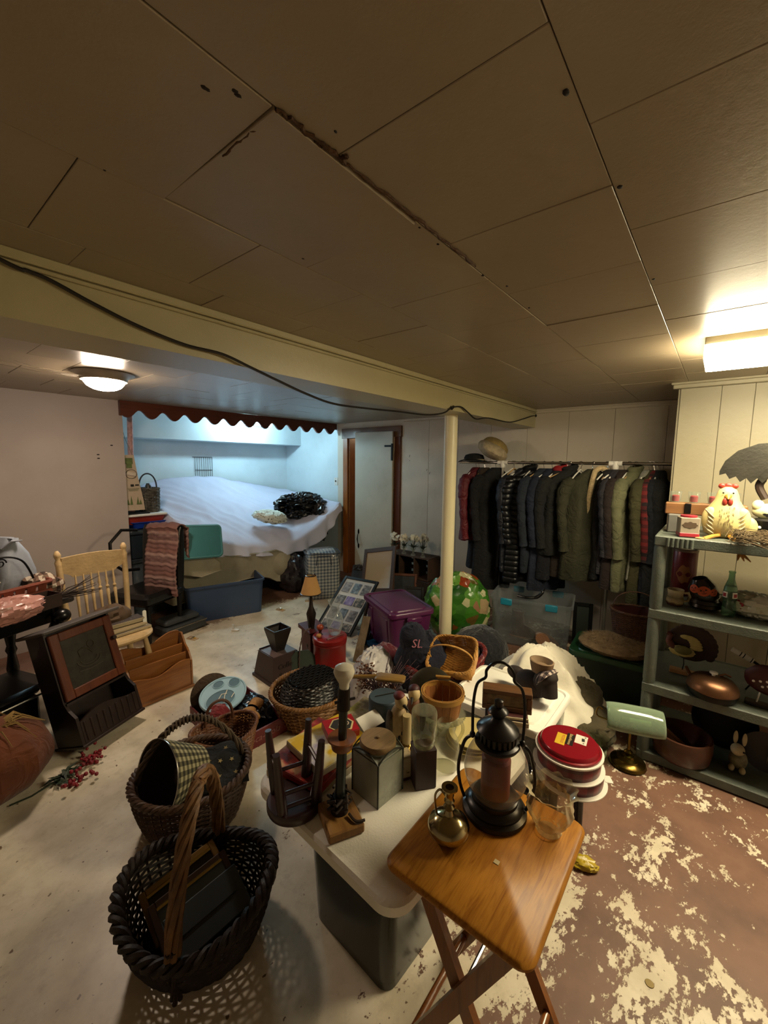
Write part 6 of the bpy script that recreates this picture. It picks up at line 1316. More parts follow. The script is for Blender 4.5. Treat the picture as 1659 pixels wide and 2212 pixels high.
# little shade lamp standing on the barn-red box
rbx = at(660, 1432, 0) + Vector((0.10, 0.02, 0)); hb_ = hz(rbx, 1352)
rbox = thing('red_box', 'barn red slope-topped wooden box beside the red can', 'box', rbx, face(rbx, 28))
M_BARN = mat('barn_red_paint', '47100f', 0.5, 0, 0.12, 8)
G().box((0, 0, hb_ * 0.46), (0.13, 0.16, hb_ * 0.92), 0.003).obj('body', M_BARN, rbox, smooth=0)
g = G(); g.loft([[(-0.085, -0.10, hb_ * 0.92), (0.085, -0.10, hb_ * 0.92), (0.085, 0.10, hb_ * 0.92), (-0.085, 0.10, hb_ * 0.92)], [(-0.085, -0.10, hb_ * 0.95), (0.085, -0.10, hb_ * 0.95), (0.085, 0.10, hb_ * 1.04), (-0.085, 0.10, hb_ * 1.04)]]); g.obj('sloped_lid', M_BARN, rbox, smooth=0)
lb = at(701, 1385, 0.0); lpos = Vector((rcx + 0.02, rcy + 0.24, 0)); zt_l = hz(lpos, 1243)
sl = thing('shade_lamp', 'small table lamp with turned dark base and tan paper shade', 'lamp', lpos, 0)
zs0 = hz(lpos, 1281); g = G(); pr = [(0.05, 0), (0.055, 0.015), (0.03, 0.03), (0.022, 0.06), (0.04, 0.10), (0.045, 0.14), (0.025, 0.18), (0.016, 0.22), (0.034, zs0 * 0.62), (0.040, zs0 * 0.70), (0.018, zs0 * 0.80), (0.012, zs0 * 0.9), (0.010, zs0 + 0.03)]
g.lathe(pr, 24); g.obj('turned_base', mat('dark_metal_lamp', '2c231c', 0.4, 0.3, 0.2), sl)
rS = 22 * mpp((lpos.x, lpos.y, zs0)); G().lathe([(rS, zs0), (rS * 0.5, zt_l), (rS * 0.49, zt_l), (rS * 0.985, zs0)], 36, cap0=False, cap1=False).obj('shade', mat('tan_paper_shade', 'b58a52', 0.8, 0, 0.06), sl)
for z_, r_ in ((zs0, rS), (zt_l, rS * 0.5)): G().tube([(r_ * math.cos(2 * PI * i / 36), r_ * math.sin(2 * PI * i / 36), z_) for i in range(36)], 0.0035, 5, closed=True).obj('trim_band', M_BLKF, sl)
G().lathe([(0.011, zs0 + 0.03), (0.02, zs0 + 0.05), (0.022, zt_l + 0.02), (0.012, zt_l + 0.07)], 16, cap0=False, cap1=False).obj('glass_chimney', M_GLASS, sl)

# ------------------------------------------------------------------ grinder-shaped box with hopper
gp = at(598, 1470, 0) + Vector((0.06, 0.06, 0)); 
M_GRD = mat('chocolate_paint', '33211e', 0.5, 0, 0.10, 8)
H1 = hz(gp, 1404)
gd = thing('coffee_mill_box', 'brown painted coffee mill box with a square funnel hopper', 'mill box', gp, face(gp, 32))
g = G(); g.loft([[(x * w_, y * w_, z) for x, y in ((-1, -1), (1, -1), (1, 1), (-1, 1))] for w_, z in ((0.142, 0.0), (0.142, 0.02), (0.132, 0.022), (0.105, H1))]); g.obj('body', M_GRD, gd, smooth=0)
G().slab([(-0.098, -0.098), (0.098, -0.098), (0.098, 0.098), (-0.098, 0.098)], H1, H1 + 0.004).obj('top_panel', mat('lighter_brown_top', '5a4a48', 0.5), gd, smooth=0)  # top panel a lighter brown than the body
g = G(); g.tube([(-0.10, 0.10, H1 + 0.008), (0.10, 0.10, H1 + 0.008)], 0.006, 6); g.obj('rim_strip', M_GRD, gd)
H2 = hz(gp, 1352) - 0.01
g = G(); sq = ((-1, -1), (1, -1), (1, 1), (-1, 1)); g.loft([[(x * w_, y * w_, z) for x, y in sq] for w_, z in ((0.035, H1 + 0.004), (0.072, H2 - 0.02), (0.072, H2), (0.066, H2), (0.066, H2 - 0.02), (0.025, H1 + 0.02))]); g.obj('hopper', mat('black_brown_hopper', '17100d', 0.45), gd, smooth=0)
M_DKLET = mat('dark_lettering', '1c110f', 0.6, 0, 0)
ti = math.atan(0.027 / H1)
text('Coffee', 0.055, M_DKLET, gd, (-0.0, -0.1215, H1 * 0.62), (PI / 2 - ti, 0, 0)); text('Beans', 0.062, M_DKLET, gd, (-0.0, -0.1305, H1 * 0.28), (PI / 2 - ti, 0, 0))
gs = at(640, 1462, 0) ; o = thing('green_slate', 'green painted wooden sign with twisted wire hanger leaning by the mill box', 'sign', gs + Vector((0.02, -0.04, 0)), face(gs, 10), rot=(math.radians(-10), 0, face(gs, 10)))
hs = 0.20; g = G(); g.prism([(-0.13, 0), (0.13, 0), (0.12, hs * 0.7), (0.06, hs), (-0.04, hs * 1.02), (-0.12, hs * 0.6)], -0.006, 0.006); g.obj('board', mat('moss_green_paint', '2f3a30', 0.6, 0, 0.15, 8), o, smooth=0)
g = rope(catmull([(-0.02, -0.008, 0.06), (-0.01, -0.012, 0.20), (0.03, 0.0, 0.33), (0.09, 0.01, 0.36)], 8), 0.004, 2, 6); g.obj('wire_hanger', mat('rusty_wire', '5c4a42', 0.6, 0.4), o)

# ------------------------------------------------------------------ red soda crate with its odds and ends
fl_, fr_ = at(425, 1560), at(548, 1606); br_ = at(606, 1575)
ex = (br_ - fr_); 
cc0 = thing('soda_crate', 'low red wooden soda crate full of odds and ends on the floor', 'crate', ((fl_ + br_) / 2).to_tuple(), math.atan2(ex.y, ex.x))
CW, CD, CH = 0.36, 0.52, 0.10
M_CRD = mat('worn_red_paint', '5e1312', 0.55, 0, 0.2, 10, 0.1, 40, dust='4a2018')
for c_, d_ in (((0, -CD / 2, CH / 2), (CW, 0.012, CH)), ((0, CD / 2, CH / 2), (CW, 0.012, CH)), ((-CW / 2, 0, CH / 2), (0.012, CD, CH)), ((CW / 2, 0, CH / 2), (0.012, CD, CH))): G().box(c_, d_, 0.002).obj('side_board', M_CRD, cc0, smooth=0)
G().box((0, 0, 0.006), (CW, CD, 0.012)).obj('bottom_board', M_PLANK, cc0, smooth=0)
M_FADE = mat('faded_white_print', '8a5a54', 0.6, 0, 0); text('Coca-Cola', 0.055, M_FADE, cc0, (0.01, -CD / 2 - 0.0075, 0.052), (PI / 2, 0, 0), shear=0.25)
cl = cc0.location; ca = cc0.rotation_euler.z
def incrate(x, y, z): return Vector((cl.x + x * math.cos(ca) - y * math.sin(ca), cl.y + x * math.sin(ca) + y * math.cos(ca), z))
# basket plate standing behind, palette dish, mitten, gloves, cloth
pw = thing('woven_plate', 'round brown woven plate standing on edge in the soda crate', 'plate', incrate(-0.06, 0.20, 0.013), face(cl), rot=(math.radians(-12), 0, face(cl, 20)))
g = G(Matrix.Rotation(PI / 2, 4, 'X')); g.lathe([(0.02, 0.0), (0.10, 0.002), (0.125, -0.012), (0.13, -0.006), (0.10, 0.012), (0.02, 0.01)], 36); g.obj('dish', mat('brown_woven', '3c2a18', 0.7, 0, 0.3, 40, 0.8, 60), pw, loc=(0, 0, 0.13))
g = G(Matrix.Rotation(PI / 2, 4, 'X')); g.lathe([(0.118, -0.012), (0.128, -0.016), (0.13, -0.006)], 36, cap0=False, cap1=False); g.obj('rim', mat('gold_woven_rim', '7a5a2a', 0.6, 0, 0.3, 40), pw, loc=(0, 0, 0.13))
pd = thing('divided_dish', 'pale blue oval divided tray tilted over the soda crate', 'tray', at(482, 1500, 0.17), face(cl), rot=(math.radians(28), math.radians(-8), face(cl, 22)))
M_PB = mat('pale_blue_plastic', '9fc3d8', 0.3, 0, 0.04); 
G().slab(ell(0.145, 0.115, 48), -0.012, 0.006, 0.004).obj('tray_body', M_PB, pd); G().tube([(0.14 * math.cos(2 * PI * i / 56), 0.11 * math.sin(2 * PI * i / 56), 0.006) for i in range(56)], 0.006, 6, closed=True).obj('rim', M_PB, pd)
for (x, y, rx, ry) in ((-0.03, -0.03, 0.09, 0.06), (0.0, 0.075, 0.034, 0.024), (0.09, 0.04, 0.036, 0.032)):
    G().slab(ell(rx, ry, 32, x, y), 0.0035, 0.0075).obj('well', mat('dull_blue_well', '5f7d90', 0.3), pd); G().tube([(x + rx * math.cos(2 * PI * i / 36), y + ry * math.sin(2 * PI * i / 36), 0.009) for i in range(36)], 0.0025, 5, closed=True).obj('well_rim', M_PB, pd)
g = G(); 
for p_ in (((-0.05, -0.03), (-0.01, 0.0), (0.02, -0.01)), ((-0.02, -0.06), (0.0, -0.02), (0.03, 0.01)), ((0.03, -0.05), (0.05, -0.035), (0.06, -0.03))): g.tube([(a, b, 0.010) for a, b in p_], 0.003, 5)
g.obj('white_print', M_WHITEP, pd)
o = G(); o.ball((0, 0, 0), (0.07, 0.075, 0.07), 28, 18, crumple(82, 0.3, 1.8, 0.5)); tag(o.obj('red_cloth', fabric('red_felt', '7a1820'), loc=incrate(-0.09, 0.07, 0.075), smooth=40), 'bunched red felt cloth at the crate corner beside the divided tray', 'cloth')
gl = thing('work_glove', 'tan leather work glove lying across the soda crate', 'glove', incrate(0.02, -0.10, 0.125), ca + 0.5)
M_TAN = fabric('tan_leather', 'a8752c', '8a5c20', 20, 0.7, 0.3, 0.1); g = G(); g.ball((0, 0, 0), (0.05, 0.045, 0.022), 20, 12); g.loft([[(0.045 + 0.06 * k, 0.04 * (1 + 0.25 * k) * math.cos(2 * PI * i / 16), 0.024 * (1 + 0.5 * k) * math.sin(2 * PI * i / 16)) for i in range(16)] for k in (0, 0.5, 1.0)], False, False); g.obj('palm_and_cuff', M_TAN, gl)
for k in range(4): G().tube([(-0.04, -0.033 + 0.022 * k, 0), (-0.075, -0.042 + 0.026 * k, 0.008), (-0.105 + 0.008 * abs(k - 1.5), -0.045 + 0.028 * k, 0.0)], [0.013, 0.012, 0.010], 8).obj('finger', M_TAN, gl)
G().tube([(0.0, -0.04, 0), (-0.02, -0.07, 0.006), (-0.035, -0.09, 0.0)], [0.014, 0.013, 0.010], 8).obj('thumb', M_TAN, gl)
o = G(); o.ball((0, 0, 0), (0.09, 0.15, 0.055), 36, 20, crumple(85, 0.35, 2.4, 0.7)); tag(o.obj('black_bag', M_BLKPL, loc=incrate(0.10, -0.02, 0.075), rot=(0, 0, ca), smooth=30), 'crumpled black vinyl pouch filling the crate end', 'pouch')
# ------------------------------------------------------------------ round wicker basket with a black basket upside down in it
bc_ = Vector((1.67, 1.93, 0)); M_HON = mat('honey_wicker', '80582a', 0.55, 0, 0.35, 30, 0.3, 60); M_BLKW = mat('black_wicker', '0d0907', 0.4, 0, 0.4, 30)
wk1 = thing('wicker_basket', 'wide honey brown wicker basket holding an upturned black one', 'basket', bc_, 0.3)
basket(wk1, lambda t, a: ((0.17 + 0.085 * t) * math.cos(a), (0.16 + 0.08 * t) * math.sin(a)), 0.21, 15, 34, 0.0066, M_HON, braid=0.008, rimr=0.008, turns=26)
bk1 = thing('black_basket', 'black wicker basket turned upside down inside the wide honey basket', 'basket', (bc_.x + 0.005, bc_.y - 0.01, 0.185), 0.1)
sh_ = lambda t, a: ((0.205 * (1 - 0.25 * t ** 2.5)) * math.cos(a), (0.17 * (1 - 0.25 * t ** 2.5)) * math.sin(a))
weave(sh_, 12, 36, 0.0058, lambda t, a: 0.10 * t).obj('weave', M_BLKW, bk1, kind='stuff')
g = G(); 
for k in range(13):
    y_ = -0.12 + 0.02 * k; w_ = 0.15 * math.sqrt(max(0.02, 1 - (y_ / 0.135) ** 2)); g.tube([(-w_ + 2 * w_ * i / 20, y_, 0.104 + 0.004 * math.sin(i * 1.57 + k * PI)) for i in range(21)], 0.0065, 5)
g.obj('woven_base', M_BLKW, bk1, kind='stuff'); G().slab([tuple(0.97 * c for c in sh_(1, 2 * PI * i / 36)) for i in range(36)], 0.088, 0.098).obj('base_board', M_BLKW, bk1)
# ------------------------------------------------------------------ red wicker basket, navy sweatshirt, honey tray basket
M_RWK = mat('red_wicker', '5e1614', 0.45, 0, 0.4, 30, 0.2, 60); rwc = Vector((2.27, 1.29, 0)); RZR = math.radians(0)
sqz = lambda c: math.copysign(abs(c) ** 0.72, c)
rw = thing('red_wicker_basket', 'tall red wicker laundry basket with a slot handle', 'basket', rwc, RZR)
basket(rw, lambda t, a: ((0.25 + 0.06 * t) * sqz(math.cos(a)), (0.165 + 0.03 * t) * sqz(math.sin(a))), 0.40, 34, 44, 0.0065, M_RWK, braid=0.010, rimr=0.010, turns=24)
def cuff(t, a): return ((0.318) * sqz(math.cos(a)), 0.20 * sqz(math.sin(a)))
g = G(); g.tube([(-0.06 + 0.12 * i / 8, -0.20 - 0.012 * math.sin(PI * i / 8), 0.335 + 0.0 * i) for i in range(9)], 0.012, 6); g.obj('slot_handle', M_RWK, rw)
o = thing('navy_sweatshirt', 'navy blue sweatshirt with pink stitched lettering heaped on the red basket', 'sweatshirt', (rwc.x - 0.13, rwc.y + 0.10, 0.26), face(rwc))
M_NVY = fabric('navy_fleece', '0c0f1f', '12162a', 30, 0.95, 0.3, 0.05)
g = G(); g.ball((0, 0, 0.11), (0.17, 0.15, 0.20), 44, 28, crumple(91, 0.25, 1.7, 0.5)); g.obj('heap', M_NVY, o)
g = G(); g.ball((-0.06, -0.03, 0.28), (0.085, 0.075, 0.10), 32, 20, crumple(92, 0.22, 1.7, 0.4)); g.obj('hood', M_NVY, o)
text('SL', 0.07, mat('pink_stitch', 'a86a78', 0.8, 0, 0), o, (-0.03, -0.118, 0.285), (PI / 2 - 0.35, 0, 0.1), shear=0.2)
cl_ = G(); cl_.ball((0, 0, 0), (0.20, 0.13, 0.06), 32, 18, crumple(95, 0.3, 2, 0.5)); tag(cl_.obj('dark_shirt', fabric('black_floral', '120d10', '2a1c22'), loc=(rwc.x + 0.12, rwc.y - 0.0, 0.37), smooth=40), 'dark patterned shirt stuffed in the far end of the red basket', 'shirt')
M_HNY = mat('straw_weave', 'b07f38', 0.6, 0, 0.22, 30, 0.2, 60)
hb0 = at(975, 1425, 0.47)
hb = thing('straw_basket', 'shallow rectangular straw basket with hoop handle tipped on the red basket', 'basket', at(985, 1432, 0.44), face(rwc), rot=(math.radians(34), math.radians(-8), face(rwc, -20)))
rs_ = lambda t, a: ((0.125 + 0.018 * t) * math.copysign(abs(math.cos(a)) ** 0.45, math.cos(a)), (0.105 + 0.018 * t) * math.copysign(abs(math.sin(a)) ** 0.45, math.sin(a)))
basket(hb, rs_, 0.095, 15, 36, 0.0034, M_HNY, braid=0.005, rimr=0.0055, turns=34, base=False)
g = G()
for k in range(26):
    y_ = -0.10 + 0.008 * k; g.tube([(-0.12 + 0.24 * i / 24, y_, 0.006 + 0.0025 * math.sin(i * PI / 2 + k * PI)) for i in range(25)], 0.0042, 4)
g.obj('woven_base', M_HNY, hb, kind='stuff'); G().slab(rrect(0.235, 0.195, 0.02), -0.003, 0.003).obj('base_board', M_HNY, hb)
G().tube([(p[0], 0.0 - 0.02, p[2]) for p in arch(0.27, 0.14, 24, 0, 0.07)], 0.006, 6, flat=0.5).obj('handle', M_HNY, hb)
# ------------------------------------------------------------------ white carrier bag, burgundy cloth and dried flowers behind the table
o = G(); o.ball((0, 0, 0.18), (0.20, 0.14, 0.26), 48, 30, crumple(101, 0.20, 2.0, 0.6)); tag(o.obj('carrier_bag', mat('white_carrier_film', 'bdb8b8', 0.35, 0, 0.08, 6, 0.4, 14), loc=(1.93, 1.62, 0.02), rot=(0, 0, 0.4), smooth=30), 'stuffed white carrier bag standing behind the dried flowers', 'plastic bag')
o = G(); o.ball((0, 0, 0.16), (0.16, 0.12, 0.20), 36, 22, crumple(104, 0.25, 1.6, 0.5)); tag(o.obj('burgundy_cloth', fabric('burgundy_cotton', '5c1020'), loc=(2.20, 1.75, 0.0), smooth=40), 'burgundy cloth bundle between the white carrier bag and purple tote', 'cloth')
df = thing('dried_flowers', 'bundle of dried brown flower stalks lying over the table edge', 'dried flowers', (1.29, 1.045, 0.61), 0.35); df.scale = (0.72, 0.72, 0.5)
g, g2 = G(), G(); rr = random.Random(50)
for k in range(60):
    a_ = rr.uniform(-2.9, 1.2); l = rr.uniform(0.10, 0.26); e = Vector((0.10 + l * 0.9 * math.cos(a_) * 0.6, 0.05 + l * 0.7 * math.sin(a_ + 1.2), rr.uniform(0.0, 0.20))); g.tube([(-0.02, -0.06, 0.015), e * 0.55 + Vector((0, 0, 0.05)), e], 0.0022, 4)
    for q in range(9): g2.ball(e + Vector((rr.gauss(0, .018), rr.gauss(0, .018), rr.gauss(0, .018))), rr.uniform(.004, .008), 6, 4)
for k in range(18):
    e = Vector((0.30 + rr.uniform(-.05, .12), -0.02 + rr.uniform(-0.15, .10), rr.uniform(0.10, 0.24))); g.tube([(0.1, -0.04, 0.03), e * 0.6 + Vector((0, 0, 0.03)), e], 0.002, 4)
g.obj('stalks', mat('plum_brown_twig', '3a2226', 0.9), df, kind='stuff'); g2.obj('seed_heads', mat('dry_flower_brown', '6a4430', 0.9, 0, 0.6, 60), df, kind='stuff')
# ------------------------------------------------------------------ green gift bag beyond the post
n = NT('christmas_print'); v = n.coords(); vo = n.new('ShaderNodeTexVoronoi'); vo.inputs['Scale'].default_value = 11; n.link(v, vo.inputs['Vector']); sp = n.new('ShaderNodeSeparateColor'); n.link(vo.outputs['Color'], sp.inputs[0])
n.link(n.ramp(sp.outputs[0], ((0.0, lin('1d4a18')), (0.3, lin('3f7a22')), (0.55, lin('6a9a3c')), (0.72, lin('245a20')), (0.84, lin('8a3418')), (0.93, lin('b8b48a')))), n.b.inputs['Base Color']); n.b.inputs['Roughness'].default_value = 0.28; n.bump(n.noise(v, 14, 4), 0.5, 0.01)
gbg = thing('gift_sack', 'big glossy green Christmas print plastic gift sack behind the post', 'gift sack', (3.44, 1.86, 0), face((3.4, 1.86)))
g = G(); g.ball((0, 0, 0.28), (0.29, 0.20, 0.32), 60, 40, crumple(111, 0.14, 2.2, 0.8)); g.obj('sack', n.m, gbg, smooth=30)
# ------------------------------------------------------------------ clear latched tote with boots
a, b = at(1062, 1386), at(1222, 1418); an = math.atan2(b.y - a.y, b.x - a.x); L_ = (b - a).length; mid = (a + b) / 2; nr = Vector((-math.sin(an), math.cos(an), 0)); Ht = hz(b, 1312)
M_CT = glass('clear_tote_plastic', 'f0f2f2', 0.84, 0.10, 'c4ccd0', 0.6)
ctt = tote('storage_tote', 'clear storage tote with turquoise latches holding brown boots', mid + nr * 0.21, an, L_ * 1.08, 0.42, Ht, M_CT, lid=False, ribs=False, taper=0.93, r=0.04)
M_TQ = mat('turquoise_latch', '1f7f9a', 0.35)
for sx, sy in ((-0.20, -1), (0.18, -1), (-0.16, 1), (0.2, 1)): G().box((sx, sy * 0.228, Ht - 0.03), (0.10, 0.02, 0.06), 0.006).obj('latch', M_TQ, ctt)
for k, (x, y, col, lab, r_) in enumerate(((-0.12, 0.03, '4c3630', 'dark brown suede boot lying in the clear tote', 0.4), (0.12, -0.10, '8a5f42', 'tan soled brown boot lying on its side in the clear tote', -0.5))):
    q = mid + nr * 0.21 + Vector((x * math.cos(an) - y * math.sin(an), x * math.sin(an) + y * math.cos(an), 0.02 + 0.06 * k))
    bo = thing('boot', lab, 'boot', q, an + (PI if k == 0 else 0), rot=(0.0 if k == 0 else PI / 2 * 0.8, 0.1 + 0.45 * k, an + (0.3 if k == 0 else 0.0)))
    g = G(); g.loft([[(cx_ + rx * math.cos(2 * PI * i / 20), ry * math.sin(2 * PI * i / 20), z) for i in range(20)] for cx_, rx, ry, z in ((0.05, 0.13, 0.045, 0.0), (0.05, 0.13, 0.045, 0.03), (0.03, 0.11, 0.043, 0.07), (-0.02, 0.065, 0.042, 0.11), (-0.03, 0.055, 0.045, 0.20), (-0.03, 0.06, 0.05, 0.24))]); g.obj('upper', fabric('boot_suede_%d' % k, col), bo)
    G().slab([(0.05 + 0.135 * math.cos(t), 0.048 * math.sin(t) * (1.0 - 0.15 * math.cos(2 * t))) for t in [2 * PI * i / 28 for i in range(28)]], -0.018, 0.0, 0.004).obj('sole', mat('tan_sole', '8a6448', 0.8), bo)
bh = thing('black_hanger_tool', 'black curved plastic hook lying across the clear tote rim', 'hook', mid + nr * 0.10 + Vector((0.0, 0, Ht + 0.006)), an); G().tube(catmull([(-0.12, 0, 0), (-0.04, -0.02, 0.0), (0.04, 0.0, 0.008), (0.085, 0.02, 0.05), (0.10, 0.03, 0.09)], 6), [0.012] * 12 + [0.016] * 8 + [0.01] * 5, 8).obj('hook_body', M_BLKV, bh)
bf = thing('black_frame_back', 'black picture frame standing on edge beside the clear tote', 'picture frame', (3.95, 0.86, 0), rot=(math.radians(-6), 0, face((3.9, 0.85), 5)))
frame(bf, 0.16, 0.40, 0.03, 0.02, M_BLKF, mat('dark_green_back', '16201a', 0.6), 'backing')
# ------------------------------------------------------------------ heap of white sheets, khaki clothes, navy bag
sheetc = Vector((2.72, 0.80, 0))
hs = thing('white_sheets', 'heap of rumpled white cotton sheets tumbling off the table end to the floor', 'sheets', sheetc, 0)
def heap(u, v):
    x = -0.42 + 1.02 * u; y = -0.42 + 0.80 * v
    r = math.hypot((x - 0.02) / 0.50, (y + 0.0) / 0.40)
    h = 0.38 * max(0, 1 - r ** 1.7) + 0.0
    h += 0.10 * max(0, 1 - math.hypot((x + 0.22) / 0.25, (y - 0.12) / 0.2) ** 2) - 0.10 * max(0, 1 - math.hypot((x - 0.05) / 0.2, (y + 0.25) / 0.2))
    w_ = min(1, max(0, h / 0.08)); d = (x * 0.35 + y * 0.94)
    h += w_ * (0.055 * (1 - abs(nz(d * 7 + 2 * nz(x * 2, y * 2), x * 2.2 - y, 3)) * 2) + 0.035 * (1 - abs(nz(x * 9, y * 7, 6)) * 2) + 0.03 * nz(x * 4, y * 4, 2))
    e = 0.04 * nz(u * 7, v * 7, 8); return (x + e, y + 0.04 * nz(v * 6, u * 8, 1), max(0.006, h))
M_WSH = mat('white_cotton', 'e0d9c6', 0.85, 0, 0.05, 5, 0.3, 26)
G().grid(heap, 90, 70).obj('cotton_heap', M_WSH, hs, thick=0.006)
kh = thing('khaki_clothes', 'crumpled khaki clothes on the floor under the white sheets', 'clothes', (2.66, 0.50, 0), 0.2)
M_KH = fabric('khaki_twill', '4f4630', '3d3624', 30, 0.95, 0.3, 0.05)
for k, (x, y, rx, ry, rz_) in enumerate(((0.0, 0.0, 0.20, 0.13, 0.09), (0.16, 0.06, 0.18, 0.12, 0.14), (-0.16, 0.04, 0.13, 0.10, 0.07))): G().ball((x, y, rz_ * 0.75), (rx, ry, rz_), 40, 22, crumple(120 + k, 0.28, 2.0, 0.7)).obj('garment', M_KH, kh, smooth=40)
o = G(); o.ball((0, 0, 0.12), (0.14, 0.16, 0.14), 32, 20, crumple(131, 0.2, 1.6, 0.5)); tag(o.obj('navy_bag', fabric('navy_bag_cloth', '0e1428', '131b36'), loc=(2.02, 0.62, 0.0), smooth=40), 'navy blue cloth bag on the floor beneath the table end', 'bag')
o = G(); o.ball((0, 0, 0.16), (0.20, 0.22, 0.19), 32, 20, crumple(132, 0.2, 1.6, 0.5)); tag(o.obj('dark_duffel', fabric('dark_duffel_cloth', '10131c', '0a0c12'), loc=(2.98, 1.40, 0.0), smooth=40), 'dark blue duffel bag between the red basket and clear tote', 'bag')
# ------------------------------------------------------------------ green lidded tote, fur and oval basket
gt = tote('storage_tote', 'dark green storage tote with fur piled on its lid behind the shelf', (3.28, 0.50, 0), math.radians(-86), 0.50, 0.40, 0.32, mat('dark_green_plastic', '1a2621', 0.4), mat('forest_green_lid', '12381f', 0.35), taper=0.9, ribs=False)
fu = thing('fur_throw', 'matted tan fur throw lying over the green tote lid', 'fur throw', (3.26, 0.49, 0.337), 0.0)
G().ball((0, 0, 0.03), (0.20, 0.22, 0.05), 32, 18, crumple(141, 0.3, 1.6, 0.4)).obj('pelt', mat('tan_fur', '7a6448', 0.95, 0, 0.3, 30, 0.8, 60), fu)
g = G(); rr = random.Random(60)
for k in range(1500):
    a_ = rr.uniform(0, 2 * PI); r_ = math.sqrt(rr.random()); c = Vector((0.20 * r_ * math.cos(a_), 0.22 * r_ * math.sin(a_), 0.03 + 0.05 * math.sqrt(max(0, 1 - r_ * r_)))); d = Vector((rr.gauss(-0.6, .6), rr.gauss(0.3, .6), rr.uniform(0, .6))).normalized() * rr.uniform(0.02, 0.04); s_ = d.orthogonal().normalized() * 0.0018; g.f([g.v(c + s_), g.v(c - s_), g.v(c + d)])
g.obj('fur_strands', MATS['tan_fur'], fu, smooth=0, kind='stuff')
ob = thing('oval_basket', 'deep dark red lined splint basket sitting on the fur over the green tote', 'basket', (3.44, 0.40, 0.39), math.radians(-80))
M_SPL = mat('brown_splint', '4a2c18', 0.55, 0, 0.3, 30, 0.2)
shp = lambda t, a: ((0.13 + 0.03 * t) * math.cos(a), (0.10 + 0.025 * t) * math.sin(a)); basket(ob, shp, 0.20, 26, 44, 0.0036, M_SPL, braid=0.004, rimr=0.006)
g = G(); g.loft([[tuple(0.94 * c for c in shp(t, 2 * PI * i / 40)) + (0.2 * t,) for i in range(40)] for t in (0.06, 0.3, 0.6, 0.97)], True, False); g.obj('red_lining', mat('dark_red_lining', '3f0f0d', 0.8), ob)
G().tube(arch(0.30, 0.16, 20, 0, 0.18), 0.008, 6, flat=0.5).obj('handle', M_SPL, ob)
# ------------------------------------------------------------------ banker's lamp and candy wrapper on the floor
lp = at(1352, 1660, 0) + Vector((0.045, 0.0, 0)); M_BRS = mat('antique_brass', '6a5526', 0.25, 0.95, 0.2, 12)
bl = thing('desk_lamp', 'brass banker style desk lamp with pale green glass shade on the floor', 'lamp', lp, face(lp, 12))
G().lathe([(0.085, 0), (0.092, 0.008), (0.086, 0.022), (0.06, 0.032), (0.055, 0.04), (0.035, 0.046), (0.03, 0.056), (0.016, 0.062), (0.022, 0.075), (0.012, 0.085)], 44).obj('base', M_BRS, bl)
zs = hz(lp, 1545); G().tube([(0, 0, 0.08), (0, 0.002, zs - 0.02)], 0.008, 10).obj('stem', M_BRS, bl)
M_SHG = glass('pale_green_glass', 'c4d6bf', 0.5, 0.06, 'b4c8ac', 0.5)
g = G(); hw = 54 * mpp((lp.x, lp.y, zs))
def shade_pt(u, v):
    x = -hw + 2 * hw * u; a = math.radians(-5 + 150 * v) ; e = 1 - 0.10 * abs(2 * u - 1) ** 4
    return (x, -0.078 * math.cos(a) * e, 0.050 * math.sin(a) * e)
g.grid(shade_pt, 20, 18); g.obj('glass_shade', M_SHG, bl, loc=(0.012, -0.01, zs - 0.015), rot=(math.radians(38), 0, 0), thick=0.004)
G().tube([(-0.05, 0, 0), (-0.012, 0, 0)], 0.012, 12).obj('lamp_socket', M_BRS, bl, loc=(0.0, -0.015, zs - 0.02)); G().tube([(-0.012, 0, 0), (0.09, 0, 0)], 0.011, 12).obj('tube_bulb', M_WHITEP, bl, loc=(0.0, -0.015, zs - 0.02))
g = G(); g.tube(catmull([(-hw - 0.002, 0.0, zs + 0.0), (-hw - 0.025, 0.01, zs + 0.005), (-hw - 0.02, 0.012, zs - 0.05), (-0.02, 0.006, zs - 0.06), (0, 0.004, zs - 0.06)], 5), 0.004, 7); g.ball((hw + 0.014, -0.01, zs - 0.015), 0.008, 12, 8); g.obj('bracket', M_BRS, bl)
wp_ = thing('yellow_wrapper', 'crumpled yellow wrapper on the floor beside the tray table', 'wrapper', at(1258, 1872), 0.3)
G().ball((0, 0, 0.018), (0.028, 0.05, 0.018), 28, 16, crumple(151, 0.4, 2.2, 0.8)).obj('film', mat('yellow_film', 'a8901f', 0.35, 0, 0.2, 20), wp_, smooth=30)
# ================================================================== white folding table
TA = math.radians(-3.5); TC = Vector((1.078, 0.786, 0)); TZ = 0.60
ft = thing('folding_table', 'white plastic topped folding table crowded with bric-a-brac', 'table', TC, TA)
M_WTB = mat('white_table_plastic', 'ece8dc', 0.42, 0, 0.04, 6, 0.15, 160)
G().slab(rrect(0.76, 0.62, 0.065, 8), TZ - 0.042, TZ, 0.008).obj('table_top', M_WTB, ft)
G().slab(rrect(0.66, 0.52, 0.04, 6), TZ - 0.06, TZ - 0.042).obj('underside_rib', mat('grey_underside', '6a675e', 0.6), ft)
M_GLEG = mat('grey_table_leg', '5a5a58', 0.45, 0.4)
for sx in (0.13, 0.31):
    for sy in (-0.04, 0.22): G().tube([(sx, sy, 0.012), (sx, sy, TZ - 0.06)], 0.013, 10).obj('leg', M_GLEG, ft)
    G().tube([(sx, -0.04, 0.45), (sx, 0.22, 0.45)], 0.010, 8).obj('cross_bar', M_GLEG, ft)
